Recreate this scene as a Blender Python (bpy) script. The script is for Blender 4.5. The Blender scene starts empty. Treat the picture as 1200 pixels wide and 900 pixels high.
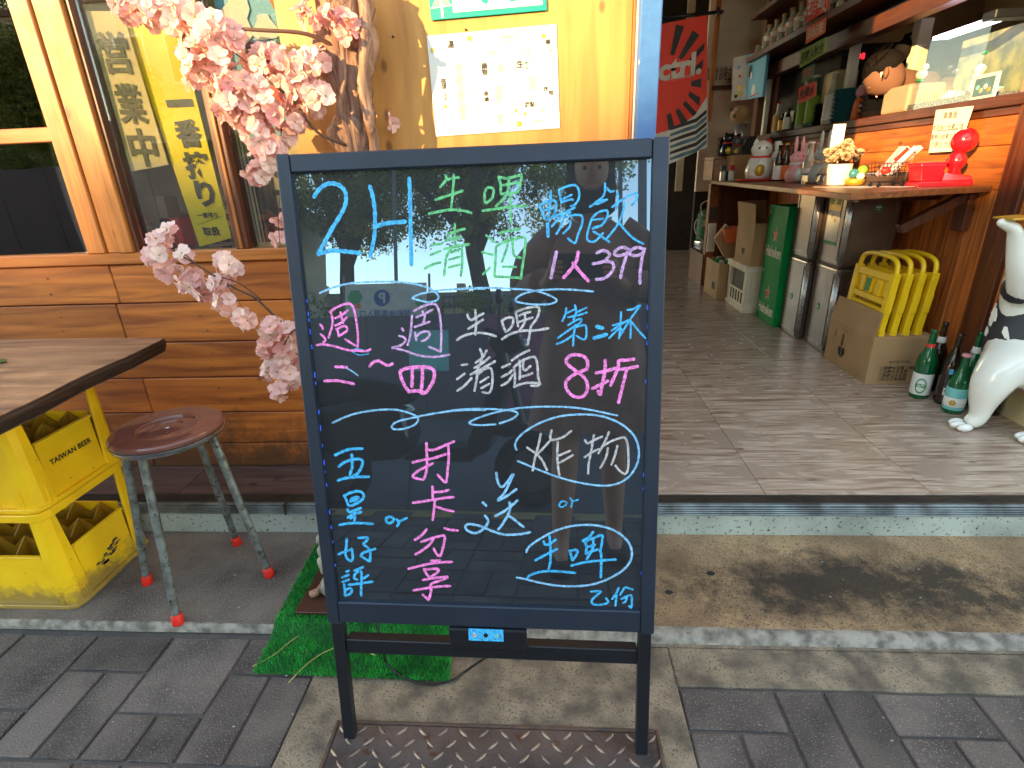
import bpy, bmesh, math, random
from mathutils import Vector, Matrix, noise
random.seed(7)
SC = bpy.context.scene
COL = SC.collection
# ---------------------------------------------------------------- camera
FPX, PITCH, ROLL, YAW, CH = 629.45, 0.375696, -0.0405312, 0.0744014, 1.01
def _cammat():
    cy, sy = math.cos(YAW), math.sin(YAW)
    Rz = Matrix(((cy, sy, 0), (-sy, cy, 0), (0, 0, 1)))
    B = Matrix(((1, 0, 0), (0, 0, -1), (0, 1, 0)))
    cp, sp = math.cos(PITCH), math.sin(PITCH)
    Rx = Matrix(((1, 0, 0), (0, cp, -sp), (0, sp, cp)))
    cr, sr = math.cos(ROLL), math.sin(ROLL)
    Rr = Matrix(((cr, -sr, 0), (sr, cr, 0), (0, 0, 1)))
    return Rr @ Rx @ B @ Rz
MC = _cammat()
CP = Vector((0, 0, CH))
cam = bpy.data.cameras.new('camera'); camo = bpy.data.objects.new('camera', cam); COL.objects.link(camo)
cam.sensor_width = 36; cam.lens = FPX / 1200 * 36; cam.clip_start = 0.02; cam.clip_end = 500
rm = Matrix((MC[0], -MC[1], -MC[2])).transposed()
camo.matrix_world = Matrix.Translation(CP) @ rm.to_4x4()
SC.camera = camo
# ---------------------------------------------------------------- sky and sun
SUN_EL, SUN_AZ = math.radians(14.0), math.radians(-38.0)      # azimuth seen from the shop: behind the viewer, a little to the left
sdir = Vector((math.sin(SUN_AZ) * math.cos(SUN_EL), -math.cos(SUN_AZ) * math.cos(SUN_EL), math.sin(SUN_EL)))  # towards the sun
w = bpy.data.worlds.new('World'); SC.world = w; w.use_nodes = True
nt = w.node_tree; bg = nt.nodes['Background']
sky = nt.nodes.new('ShaderNodeTexSky'); sky.sky_type = 'NISHITA'; sky.sun_disc = False
sky.sun_elevation = math.radians(14.0)
sky.sun_rotation = math.atan2(sdir.x, sdir.y)
sky.altitude = 0; sky.air_density = 1.0; sky.air_density = 0.9; sky.dust_density = 0.0; sky.ozone_density = 0.8
tn = nt.nodes.new('ShaderNodeMix'); tn.data_type = 'RGBA'; tn.blend_type = 'MULTIPLY'; tn.inputs[0].default_value = 1; tn.inputs[7].default_value = (1.24, 1.0, .74, 1); nt.links.new(sky.outputs[0], tn.inputs[6]); nt.links.new(tn.outputs[2], bg.inputs[0]); bg.inputs[1].default_value = 0.15
sl = bpy.data.lights.new('sun', 'SUN'); sl.energy = 2.0; sl.angle = math.radians(0.6); sl.color = (0.98, 0.63, 0.26)
so = bpy.data.objects.new('sun', sl); COL.objects.link(so); so.rotation_euler = (-sdir).to_track_quat('-Z', 'Y').to_euler()
SC.view_settings.view_transform = 'Standard'; SC.view_settings.look = 'None'; SC.view_settings.gamma = 1
SC.view_settings.exposure = 3.08
# ---------------------------------------------------------------- placing helpers: a ray of the calibrated view met with a world plane
def ray(px, py): return MC.transposed() @ Vector(((px - 600) / FPX, (py - 450) / FPX, 1))
def PZ(px, py, z=0): d = ray(px, py); return CP + d * ((z - CH) / d.z)
def PY(px, py, y): d = ray(px, py); return CP + d * (y / d.y)
def PX(px, py, x): d = ray(px, py); return CP + d * (x / d.x)
S = 1.01 / 1.2
BL = Vector((-0.48664, 0.81763, 0)) * S                       # board: foot, right and up directions
BU = Vector((0.6955, -0.01454, 0)).normalized()
BV = (Vector((-0.48719, 1.024065, 1.246807)) * S - BL).normalized()
BN = BU.cross(BV).normalized()
if BN.y > 0: BN = -BN
BWID, BLEN = 0.69568 * S, 1.263 * S
def PB(px, py):
    d = ray(px, py); t = (CP - BL).dot(BN) / -(d.dot(BN)); p = CP + d * t - BL
    return (p.dot(BU), p.dot(BV))
def MIR(px, py, **k):                                         # where the view mirrored in the board meets a plane
    d = ray(px, py); t = (CP - BL).dot(BN) / -(d.dot(BN)); p = CP + d * t; r = d - BN * (2 * d.dot(BN))
    a, v = list(k.items())[0]; i = 'xyz'.index(a)
    return p + r * ((v - p[i]) / r[i])
ZF, ZS, YW, YR, XW, ZSH, ZRL = 0.12, 0.021, 1.53, 1.305, 1.64, 0.897, 1.187
# ---------------------------------------------------------------- materials
MATS = {}
def mat(name, col, rough=0.6, metal=0, var=0.15, vscale=8, bump=0.0, bscale=60, col2=None, spec=0.5, kind='noise', axis=2,
        rnd=0.0, coat=0, emit=0, trans=0, stretch=14, sss=0, dots=None, mask=None):
    m = bpy.data.materials.new(name); m.use_nodes = True; n = m.node_tree; L = n.links.new
    b = n.nodes['Principled BSDF']
    b.inputs['Roughness'].default_value = rough; b.inputs['Metallic'].default_value = metal
    b.inputs['Specular IOR Level'].default_value = spec; b.inputs['Coat Weight'].default_value = coat
    if trans: b.inputs['Transmission Weight'].default_value = trans
    g = n.nodes.new('ShaderNodeNewGeometry'); mp = n.nodes.new('ShaderNodeMapping'); L(g.outputs['Position'], mp.inputs[0])
    oi = n.nodes.new('ShaderNodeObjectInfo')
    if rnd:
        vm = n.nodes.new('ShaderNodeVectorMath'); vm.operation = 'MULTIPLY_ADD'; L(oi.outputs['Random'], vm.inputs[0])
        vm.inputs[1].default_value = (7, 5, 9); L(g.outputs['Position'], vm.inputs[2]); L(vm.outputs[0], mp.inputs[0])
    c1 = Vector(col); c2 = Vector(col2) if col2 else c1 * (1 - var)
    cr = n.nodes.new('ShaderNodeValToRGB'); cr.color_ramp.elements[0].color = (*c2, 1); cr.color_ramp.elements[1].color = (*c1, 1)
    if kind == 'wood':
        s = [stretch] * 3; s[axis] = 1.0; mp.inputs['Scale'].default_value = s
        n1 = n.nodes.new('ShaderNodeTexNoise'); n1.inputs['Scale'].default_value = vscale; n1.inputs['Detail'].default_value = 7; n1.inputs['Distortion'].default_value = 1.2
        L(mp.outputs[0], n1.inputs[0]); cr.color_ramp.elements[0].position = .32; cr.color_ramp.elements[1].position = .64
        vo = n.nodes.new('ShaderNodeTexVoronoi'); vo.inputs['Scale'].default_value = 7; vo.feature = 'F1'
        mp2 = n.nodes.new('ShaderNodeMapping'); s2 = [1.4, 1.4, 1.4]; s2[axis] = .75; mp2.inputs['Scale'].default_value = s2; L(g.outputs['Position'], mp2.inputs[0]); L(mp2.outputs[0], vo.inputs[0])
        kr = n.nodes.new('ShaderNodeValToRGB'); kr.color_ramp.elements[0].position = .05; kr.color_ramp.elements[0].color = (.35, .3, .28, 1); kr.color_ramp.elements[1].position = .11; kr.color_ramp.elements[1].color = (1, 1, 1, 1)
        L(vo.outputs[0], kr.inputs[0])
        mm = n.nodes.new('ShaderNodeMix'); mm.data_type = 'RGBA'; mm.blend_type = 'MULTIPLY'; mm.inputs[0].default_value = .85
        L(n1.outputs[0], cr.inputs[0]); L(cr.outputs[0], mm.inputs[6]); L(kr.outputs[0], mm.inputs[7]); out = mm.outputs[2]; hsrc = n1.outputs[0]
    else:
        n1 = n.nodes.new('ShaderNodeTexNoise'); n1.inputs['Scale'].default_value = vscale; n1.inputs['Detail'].default_value = 6
        L(mp.outputs[0], n1.inputs[0]); cr.color_ramp.elements[0].position = .35; cr.color_ramp.elements[1].position = .62
        L(n1.outputs[0], cr.inputs[0]); out = cr.outputs[0]; hsrc = n1.outputs[0]
    if dots:                                                   # (scale, colour, amount)
        n3 = n.nodes.new('ShaderNodeTexNoise'); n3.inputs['Scale'].default_value = dots[0]; n3.inputs['Detail'].default_value = 3; L(g.outputs['Position'], n3.inputs[0])
        r3 = n.nodes.new('ShaderNodeValToRGB'); r3.color_ramp.elements[0].position = dots[2]; r3.color_ramp.elements[1].position = dots[2] + .06
        L(n3.outputs[0], r3.inputs[0])
        m3 = n.nodes.new('ShaderNodeMix'); m3.data_type = 'RGBA'; L(r3.outputs[0], m3.inputs[0]); L(out, m3.inputs[6]); m3.inputs[7].default_value = (*dots[1], 1); out = m3.outputs[2]
    if mask:                                                   # big stain: (centre, radii, colour, noise scale)
        c0, rr, sc_, ns = mask
        mv = n.nodes.new('ShaderNodeMapping'); mv.vector_type = 'TEXTURE'; mv.inputs['Location'].default_value = c0; mv.inputs['Scale'].default_value = rr
        L(g.outputs['Position'], mv.inputs[0]); ln = n.nodes.new('ShaderNodeVectorMath'); ln.operation = 'LENGTH'; L(mv.outputs[0], ln.inputs[0])
        n4 = n.nodes.new('ShaderNodeTexNoise'); n4.inputs['Scale'].default_value = ns; n4.inputs['Detail'].default_value = 8; n4.inputs['Roughness'].default_value = .82; L(g.outputs['Position'], n4.inputs[0])
        ad = n.nodes.new('ShaderNodeMath'); ad.operation = 'MULTIPLY_ADD'; L(n4.outputs[0], ad.inputs[0]); ad.inputs[1].default_value = 3.4; L(ln.outputs['Value'], ad.inputs[2])
        r4 = n.nodes.new('ShaderNodeMapRange'); r4.inputs[1].default_value = 2.1; r4.inputs[2].default_value = 2.95; r4.inputs[3].default_value = .93; r4.inputs[4].default_value = 0; L(ad.outputs[0], r4.inputs[0])
        m4 = n.nodes.new('ShaderNodeMix'); m4.data_type = 'RGBA'; L(r4.outputs[0], m4.inputs[0]); L(out, m4.inputs[6]); m4.inputs[7].default_value = (*sc_, 1); out = m4.outputs[2]
    if rnd:
        hv = n.nodes.new('ShaderNodeHueSaturation'); mr = n.nodes.new('ShaderNodeMapRange'); mr.inputs[3].default_value = 1 - rnd; mr.inputs[4].default_value = 1 + rnd
        L(oi.outputs['Random'], mr.inputs[0]); L(mr.outputs[0], hv.inputs['Value']); L(out, hv.inputs['Color']); out = hv.outputs[0]
    L(out, b.inputs['Base Color'])
    if emit: L(out, b.inputs['Emission Color']); b.inputs['Emission Strength'].default_value = emit
    if sss: b.inputs['Subsurface Weight'].default_value = sss; b.inputs['Subsurface Radius'].default_value = (.01, .006, .004)
    # roughness breakup
    nr = n.nodes.new('ShaderNodeTexNoise'); nr.inputs['Scale'].default_value = 18; nr.inputs['Detail'].default_value = 5; L(g.outputs['Position'], nr.inputs[0])
    rr_ = n.nodes.new('ShaderNodeMapRange'); rr_.inputs[3].default_value = max(.02, rough * .75); rr_.inputs[4].default_value = min(1, rough * 1.25 + .02); L(nr.outputs[0], rr_.inputs[0]); L(rr_.outputs[0], b.inputs['Roughness'])
    if bump:
        bt = n.nodes.new('ShaderNodeBump'); bt.inputs['Strength'].default_value = min(1, bump); bt.inputs['Distance'].default_value = .004 * max(1, bump)
        if kind == 'wood': L(hsrc, bt.inputs['Height'])
        else:
            n2 = n.nodes.new('ShaderNodeTexNoise'); n2.inputs['Scale'].default_value = bscale; n2.inputs['Detail'].default_value = 6; n2.inputs['Roughness'].default_value = .65; L(g.outputs['Position'], n2.inputs[0]); L(n2.outputs[0], bt.inputs['Height'])
        L(bt.outputs[0], b.inputs['Normal'])
    MATS[name] = m; return m
def glassmat(name, tint=(1, 1, 1), refl=1.0, base=0.04):
    m = bpy.data.materials.new(name); m.use_nodes = True; n = m.node_tree; L = n.links.new; n.nodes.remove(n.nodes['Principled BSDF'])
    o = n.nodes['Material Output']; t = n.nodes.new('ShaderNodeBsdfTransparent'); t.inputs[0].default_value = (*tint, 1)
    g = n.nodes.new('ShaderNodeBsdfGlossy'); g.inputs['Roughness'].default_value = .01; f = n.nodes.new('ShaderNodeFresnel'); f.inputs[0].default_value = 1.5
    ml = n.nodes.new('ShaderNodeMath'); ml.operation = 'MULTIPLY_ADD'; L(f.outputs[0], ml.inputs[0]); ml.inputs[1].default_value = refl; ml.inputs[2].default_value = base
    x = n.nodes.new('ShaderNodeMixShader'); L(ml.outputs[0], x.inputs[0]); L(t.outputs[0], x.inputs[1]); L(g.outputs[0], x.inputs[2]); L(x.outputs[0], o.inputs[0])
    MATS[name] = m; return m
def leafmat(name, col, col2, tr=.4):
    m = mat(name, col, .55, var=.4, vscale=3, col2=col2, spec=.3, rnd=.12)
    n = m.node_tree; L = n.links.new; b = n.nodes['Principled BSDF']; o = n.nodes['Material Output']
    t = n.nodes.new('ShaderNodeBsdfTranslucent'); src = b.inputs['Base Color'].links[0].from_socket; L(src, t.inputs[0])
    x = n.nodes.new('ShaderNodeMixShader'); x.inputs[0].default_value = tr; L(b.outputs[0], x.inputs[1]); L(t.outputs[0], x.inputs[2]); L(x.outputs[0], o.inputs[0]); return m
mat('black_metal', (.012, .014, .02), .38, .2, bump=.15, bscale=300)
mat('frame_metal', (.026, .036, .06), .42, .3, bump=.12, bscale=200)
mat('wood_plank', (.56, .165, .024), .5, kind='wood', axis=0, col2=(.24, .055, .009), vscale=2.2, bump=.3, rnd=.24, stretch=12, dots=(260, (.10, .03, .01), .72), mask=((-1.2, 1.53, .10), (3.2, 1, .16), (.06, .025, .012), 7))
mat('wood_frame', (.52, .185, .035), .42, kind='wood', axis=2, col2=(.30, .09, .018), vscale=2.4, bump=.2, rnd=.12)
mat('wood_rail', (.48, .16, .03), .42, kind='wood', axis=0, col2=(.28, .08, .015), vscale=2.4, bump=.2, rnd=.1)
mat('plywood', (.60, .285, .07), .5, kind='wood', axis=2, col2=(.42, .165, .035), vscale=1.6, bump=.12, stretch=9)
mat('counter_plank', (.66, .19, .035), .5, kind='wood', axis=2, col2=(.25, .07, .016), vscale=2.4, bump=.3, rnd=.2)
mat('counter_hplank', (.62, .18, .03), .5, kind='wood', axis=1, col2=(.25, .07, .016), vscale=2.4, bump=.3, rnd=.2)
mat('dark_wood', (.13, .035, .014), .4, kind='wood', axis=1, col2=(.06, .016, .008), vscale=2.5, bump=.25, rnd=.15)
mat('dark_wood_v', (.15, .042, .016), .4, kind='wood', axis=2, col2=(.07, .018, .008), vscale=2.5, bump=.25, rnd=.15)
mat('shelf_wood', (.30, .10, .03), .38, kind='wood', axis=1, col2=(.13, .04, .014), vscale=2.4, bump=.25, rnd=.15)
mat('table_wood', (.30, .145, .08), .55, kind='wood', axis=0, col2=(.11, .048, .026), vscale=2.0, bump=.4, stretch=10)
mat('burnt_wood', (.035, .018, .012), .5, kind='wood', axis=1, col2=(.012, .007, .005), vscale=5, bump=1)
mat('bark', (.36, .21, .14), .7, kind='wood', axis=2, col2=(.10, .045, .035), vscale=6, bump=2, stretch=8)
mat('treebark', (.05, .04, .032), .9, kind='wood', axis=2, col2=(.022, .017, .014), vscale=3, bump=1, stretch=5)
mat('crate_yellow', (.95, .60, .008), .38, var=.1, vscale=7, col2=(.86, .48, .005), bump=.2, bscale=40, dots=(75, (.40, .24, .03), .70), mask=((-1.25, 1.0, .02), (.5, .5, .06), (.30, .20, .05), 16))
mat('steamer_beige', (.36, .29, .20), .5, var=.08)
mat('yellow_plastic', (.97, .61, .01), .32, var=.1, vscale=10)
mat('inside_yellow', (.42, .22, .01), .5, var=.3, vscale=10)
mat('steel_tube', (.27, .31, .31), .36, .55, var=.4, vscale=40, col2=(.12, .12, .11), bump=.2, bscale=160, dots=(70, (.07, .05, .035), .62))
mat('seat_enamel', (.17, .062, .045), .12, 0, var=.2, vscale=9, coat=.6, dots=(60, (.22, .12, .1), .70))
mat('chrome', (.55, .55, .56), .2, .95, var=.2, vscale=30)
mat('tin_metal', (.27, .215, .185), .3, .85, var=.15, vscale=6, bump=.05)
mat('tin_bright', (.75, .76, .77), .25, .9, var=.2, vscale=20)
mat('red_rubber', (.75, .02, .01), .45, var=.15, vscale=30)
mat('concrete_pad', (.34, .27, .19), .85, var=.3, vscale=16, col2=(.12, .095, .075), bump=2.0, bscale=170, dots=(210, (.13, .105, .08), .58))
mat('slab', (.23, .19, .165), .85, vscale=5, col2=(.085, .07, .066), bump=2, bscale=230, dots=(330, (.34, .29, .26), .57))
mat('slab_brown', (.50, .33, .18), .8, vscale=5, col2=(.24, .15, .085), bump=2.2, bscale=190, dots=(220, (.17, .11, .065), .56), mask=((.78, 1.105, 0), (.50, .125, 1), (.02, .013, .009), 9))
mat('paver', (.165, .135, .125), .8, vscale=6, col2=(.062, .05, .05), bump=2.2, bscale=210, rnd=.25, dots=(330, (.27, .235, .21), .60))
mat('joint_dirt', (.115, .10, .092), .95, var=.3, vscale=20, bump=.6)
mat('curb_pale', (.36, .33, .29), .8, var=.3, vscale=34, col2=(.13, .115, .10), bump=1.5, bscale=120, dots=(45, (.10, .09, .08), .66))
mat('terrazzo', (.43, .48, .44), .7, vscale=5, col2=(.25, .27, .24), bump=.7, bscale=150, dots=(95, (.08, .085, .075), .60))
mat('rail_metal', (.35, .40, .42), .35, .6, var=.4, vscale=14, col2=(.14, .15, .15), bump=.2)
mat('rail_dark', (.05, .035, .025), .6, .2, var=.3, vscale=14)
mat('checker', (.13, .11, .105), .45, .5, vscale=9, col2=(.07, .058, .056), bump=.5, bscale=120, dots=(35, (.10, .05, .03), .62))
mat('tread', (.26, .20, .16), .4, .7, vscale=30, col2=(.13, .10, .09), bump=.3)
mat('rust', (.13, .075, .055), .8, .2, vscale=30, col2=(.07, .05, .045), bump=.9, bscale=120)
m = mat('floor_tile', (.54, .41, .32), .24, kind='wood', axis=0, col2=(.23, .14, .095), vscale=4.2, bump=.12, rnd=.05, stretch=11, dots=(9, (.36, .26, .195), .54))
mat('deck_tile', (.14, .085, .075), .35, kind='wood', axis=0, col2=(.06, .035, .03), vscale=3, bump=.15, rnd=.12)
mat('grass', (.03, .46, .06), .55, vscale=22, col2=(.012, .20, .03), dots=(60, (.10, .16, .05), .66))
mat('grass_base', (.01, .10, .02), .9)
mat('brown_tile', (.07, .028, .018), .35, var=.4, vscale=12)
mat('stone', (.36, .34, .29), .8, vscale=20, col2=(.2, .19, .16), bump=.8)
mat('white_paint', (.72, .70, .64), .6, var=.1, vscale=4)
mat('cream_wall', (.66, .58, .46), .8, vscale=3, col2=(.52, .45, .35), bump=.2, bscale=60)
mat('yellow_wall', (.70, .58, .33), .7, vscale=3, col2=(.55, .44, .24), bump=.3)
mat('tan_wall', (.36, .26, .17), .7, vscale=2, col2=(.26, .185, .12), bump=.1)
mat('dark_wall', (.03, .022, .02), .8, vscale=3)
mat('ceiling', (.30, .24, .18), .9)
mat('blue_paint', (.05, .16, .40), .4, vscale=9, col2=(.03, .10, .30), bump=.3, bscale=60, dots=(22, (.6, .58, .5), .69))
mat('paper', (.80, .77, .70), .7, var=.06, vscale=6)
mat('print', (.02, .018, .016), .7)
mat('print_grey', (.07, .055, .045), .7)
mat('ink_print', (.008, .008, .008), .6)
mat('sign_green', (.0, .33, .25), .35, var=.1)
mat('poster_cream', (.74, .60, .33), .6, var=.1, vscale=5)
mat('poster_yellow', (.97, .74, .01), .5, var=.06, vscale=5)
mat('poster_grey', (.045, .05, .06), .5)
mat('cardboard', (.43, .26, .12), .8, var=.15, vscale=6, bump=.15)
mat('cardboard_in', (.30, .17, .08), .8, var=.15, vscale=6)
mat('beer_green', (.0, .27, .06), .6, var=.1, spec=.2)
mat('styrofoam', (.82, .74, .56), .7, var=.15, vscale=20, bump=.4, bscale=150)
mat('red_print', (.70, .03, .02), .5)
mat('red_gloss', (.62, .01, .02), .16, coat=.5)
mat('poster_red', (.88, .04, .014), .6, var=.12, vscale=3)
mat('poster_black', (.02, .014, .014), .6)
mat('poster_white', (.70, .66, .58), .6)
mat('wave_blue', (.10, .20, .26), .6, vscale=10, col2=(.05, .1, .14))
mat('blue_sign', (.12, .42, .66), .4)
mat('orange_sign', (.75, .16, .04), .5)
mat('green_sign', (.20, .36, .03), .5)
mat('deep_green_sign', (.03, .14, .07), .5)
mat('white_gloss', (.80, .78, .72), .18, var=.05, vscale=4, coat=.4)
mat('shirt_black', (.012, .012, .016), .6, vscale=9, col2=(.02, .02, .025))
mat('pink', (.75, .34, .36), .5)
mat('grey_fur', (.38, .42, .40), .7)
mat('cream_petal', (.66, .50, .34), .7, vscale=60, col2=(.42, .27, .16))
leafmat('petal', (.88, .60, .54), (.80, .42, .42), .35)
leafmat('petal_pale', (.92, .74, .68), (.86, .60, .57), .35)
mat('twig', (.10, .05, .035), .7, var=.3)
mat('yellow_sepal', (.40, .38, .12), .7)
leafmat('leaves', (.26, .30, .08), (.12, .16, .05), .55)
leafmat('leaves_yellow', (.50, .48, .14), (.30, .32, .09), .6)
mat('bottle_green', (.0, .10, .03), .08, coat=.5)
mat('bottle_brown', (.018, .008, .004), .08, coat=.5)
mat('bottle_clear', (.45, .42, .34), .1, coat=.5)
mat('label_teal', (.18, .52, .50), .5)
mat('label_green', (.02, .28, .10), .5)
mat('label_white', (.75, .73, .68), .5)
mat('gold', (.60, .36, .04), .35, .3)
mat('foil', (.5, .5, .5), .3, .8)
mat('teal_bowl', (.04, .20, .25), .2, coat=.3)
mat('black_bowl', (.01, .01, .012), .2, coat=.3)
mat('skin_tan', (.17, .078, .046), .75, var=.1, vscale=10)  # cook's skin, darkened so its base colour carries the shade on him
mat('skin', (.62, .33, .21), .5, var=.1, vscale=10, sss=.1)
mat('hair', (.008, .006, .006), .8, bump=.5, bscale=200, spec=.1)
mat('coat_brown', (.42, .22, .16), .85, vscale=10, col2=(.25, .15, .12), bump=.4, bscale=200)
mat('black_cloth', (.015, .015, .018), .8)
mat('led_red', (.9, .02, .03), .4, emit=.5)
mat('lamp_white', (.85, .8, 1.0), .4, emit=1.6)
mat('tank_gravel', (.06, .06, .07), .7, vscale=120, col2=(.25, .25, .28))
mat('tank_back', (.30, .30, .15), .5, vscale=14, col2=(.12, .16, .13))
mat('tank_plant', (.65, .42, .05), .6)
mat('asphalt', (.085, .088, .094), .9, vscale=3, col2=(.065, .067, .072), bump=.6, bscale=90)
mat('yellow_line', (.48, .34, .12), .7, var=.3, vscale=12)
mat('house_wall', (.48, .42, .32), .8, var=.15, vscale=2)
mat('house_roof', (.18, .12, .10), .8)
mat('window_dark', (.03, .035, .045), .15)
mat('hoarding', (.09, .075, .11), .5, var=.2, vscale=2)
mat('hoarding_red', (.2, .06, .12), .5, var=.2, vscale=2)
mat('banner_white', (.55, .53, .47), .6)
mat('banner_blue', (.02, .08, .30), .6)
mat('galv', (.14, .14, .15), .5, .4)
mat('scooter_paint', (.012, .012, .016), .18, coat=.7)
mat('tyre', (.012, .012, .012), .8)
mat('hedge_dark', (.05, .07, .03), .9, col2=(.02, .03, .015), vscale=6, bump=1, bscale=12)
glassmat('window_glass', (.93, .95, .93), 1.3, .045)
glassmat('tank_glass', (.95, .97, .96), .10, 0)
def ink(name, c, e):
    c = tuple(q * .88 + .02 for q in c)
    m = mat(name, c, .5, vscale=260, col2=tuple(q * .42 for q in c), emit=e * .28); return m
ink('ink_blue', (.03, .42, .86), .22); ink('ink_light', (.22, .52, .85), .2); ink('ink_green', (.12, .55, .22), .15)
ink('ink_pink', (.86, .22, .66), .22); ink('ink_lilac', (.62, .36, .72), .15); ink('ink_white', (.55, .54, .58), .12)
ink('led_blue', (.02, .12, .9), .6)
# the dark writing board: black acrylic that mirrors what is behind the viewer
m = bpy.data.materials.new('board_acrylic'); m.use_nodes = True; n = m.node_tree; L = n.links.new; b = n.nodes['Principled BSDF']; o_ = n.nodes['Material Output']
b.inputs['Base Color'].default_value = (.019, .021, .026, 1); b.inputs['Roughness'].default_value = .5; b.inputs['Specular IOR Level'].default_value = .2
gl = n.nodes.new('ShaderNodeBsdfGlossy'); gl.inputs['Roughness'].default_value = .004; gl.inputs[0].default_value = (.50, .72, .98, 1)
tc = n.nodes.new('ShaderNodeNewGeometry'); ns = n.nodes.new('ShaderNodeTexNoise'); ns.inputs['Scale'].default_value = 5; ns.inputs['Detail'].default_value = 8; L(tc.outputs['Position'], ns.inputs[0])
rp = n.nodes.new('ShaderNodeMapRange'); rp.inputs[1].default_value = .3; rp.inputs[2].default_value = .8; rp.inputs[3].default_value = .16; rp.inputs[4].default_value = .19; L(ns.outputs[0], rp.inputs[0])
lw = n.nodes.new('ShaderNodeMixShader'); L(rp.outputs[0], lw.inputs[0]); L(b.outputs[0], lw.inputs[1]); L(gl.outputs[0], lw.inputs[2]); L(lw.outputs[0], o_.inputs[0])
MATS['board_acrylic'] = m
# ---------------------------------------------------------------- mesh helpers
class MB:
    def __init__(s): s.v = []; s.f = []; s.m = []; s.cm = 0
    def mi(s, i): s.cm = i; return s
    def add(s, vs, fs):
        o = len(s.v); s.v += [Vector(p) for p in vs]; s.f += [[o + i for i in f] for f in fs]; s.m += [s.cm] * len(fs); return s
    def box(s, a, b):
        x0, y0, z0 = (min(a[i], b[i]) for i in range(3)); x1, y1, z1 = (max(a[i], b[i]) for i in range(3))
        return s.add([(x0, y0, z0), (x1, y0, z0), (x1, y1, z0), (x0, y1, z0), (x0, y0, z1), (x1, y0, z1), (x1, y1, z1), (x0, y1, z1)],
                     [(0, 3, 2, 1), (4, 5, 6, 7), (0, 1, 5, 4), (1, 2, 6, 5), (2, 3, 7, 6), (3, 0, 4, 7)])
    def obox(s, c, ax, ay, az):          # centre and three half vectors
        c, ax, ay, az = map(Vector, (c, ax, ay, az)); P = []
        for k in (-1, 1):
            for (i, j) in ((-1, -1), (1, -1), (1, 1), (-1, 1)): P.append(c + ax * i + ay * j + az * k)
        return s.add(P, [(0, 3, 2, 1), (4, 5, 6, 7), (0, 1, 5, 4), (1, 2, 6, 5), (2, 3, 7, 6), (3, 0, 4, 7)])
    def tube(s, pts, r, n=10, cap=True, flat=1.0):
        pts = [Vector(p) for p in pts]; R = r if isinstance(r, (list, tuple)) else [r] * len(pts); o = []; up = None
        for i, p in enumerate(pts):
            t = (pts[min(i + 1, len(pts) - 1)] - pts[max(i - 1, 0)]).normalized()
            if up is None: up = Vector((0, 0, 1)) if abs(t.z) < .9 else Vector((1, 0, 0))
            a = t.cross(up).normalized(); up = a.cross(t).normalized()
            for k in range(n):
                an = 2 * math.pi * k / n; o.append(p + a * math.cos(an) * R[i] + up * math.sin(an) * R[i] * flat)
        f = [(i * n + k, i * n + (k + 1) % n, (i + 1) * n + (k + 1) % n, (i + 1) * n + k) for i in range(len(pts) - 1) for k in range(n)]
        if cap: f += [tuple(range(n))[::-1], tuple((len(pts) - 1) * n + k for k in range(n))]
        return s.add(o, f)
    def lathe(s, c, prof, n=20, axis=(0, 0, 1)):   # prof: (radius, height)
        c = Vector(c); q = Vector((0, 0, 1)).rotation_difference(Vector(axis).normalized()); o = []
        for (r, h) in prof:
            for k in range(n): an = 2 * math.pi * k / n; o.append(c + q @ Vector((r * math.cos(an), r * math.sin(an), h)))
        f = [(i * n + k, i * n + (k + 1) % n, (i + 1) * n + (k + 1) % n, (i + 1) * n + k) for i in range(len(prof) - 1) for k in range(n)]
        f += [tuple(range(n))[::-1], tuple((len(prof) - 1) * n + k for k in range(n))]
        return s.add(o, f)
    def prism(s, poly, off):            # poly of 3D points, extruded by off
        P = [Vector(p) for p in poly]; n = len(P); off = Vector(off)
        return s.add(P + [p + off for p in P], [tuple(range(n))[::-1], tuple(range(n, 2 * n))] + [(i, (i + 1) % n, n + (i + 1) % n, n + i) for i in range(n)])
    def ball(s, c, r, nu=12, nv=8):
        c = Vector(c); r = Vector(r) if not isinstance(r, (int, float)) else Vector((r, r, r)); o = []
        for i in range(nv + 1):
            th = math.pi * (i / nv) if 0 < i < nv else (0.02 if i == 0 else math.pi - .02)
            for k in range(nu): an = 2 * math.pi * k / nu; o.append(c + Vector((r.x * math.sin(th) * math.cos(an), r.y * math.sin(th) * math.sin(an), -r.z * math.cos(th))))
        f = [(i * nu + k, i * nu + (k + 1) % nu, (i + 1) * nu + (k + 1) % nu, (i + 1) * nu + k) for i in range(nv) for k in range(nu)]
        f += [tuple(range(nu))[::-1], tuple(nv * nu + k for k in range(nu))]
        return s.add(o, f)
    def build(s, name, mats, parent=None, smooth=False, bevel=0, local=False, seg=1, auto=False):
        me = bpy.data.meshes.new(name)
        off = Vector((0, 0, 0))
        if parent is not None and not local: off = wloc(parent)
        me.from_pydata([tuple(v - off) for v in s.v], [], s.f); me.update()
        for mm in (mats if isinstance(mats, (list, tuple)) else [mats]): me.materials.append(MATS[mm] if isinstance(mm, str) else mm)
        if max(s.m, default=0): me.polygons.foreach_set('material_index', s.m)
        if smooth or auto: me.polygons.foreach_set('use_smooth', [True] * len(me.polygons))
        if auto: me.set_sharp_from_angle(angle=math.radians(35))
        o = bpy.data.objects.new(name, me); COL.objects.link(o)
        if parent is not None: o.parent = parent
        if bevel:
            b = o.modifiers.new('bevel', 'BEVEL'); b.width = bevel; b.segments = seg; b.limit_method = 'ANGLE'; b.angle_limit = math.radians(40)
        return o
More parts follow.
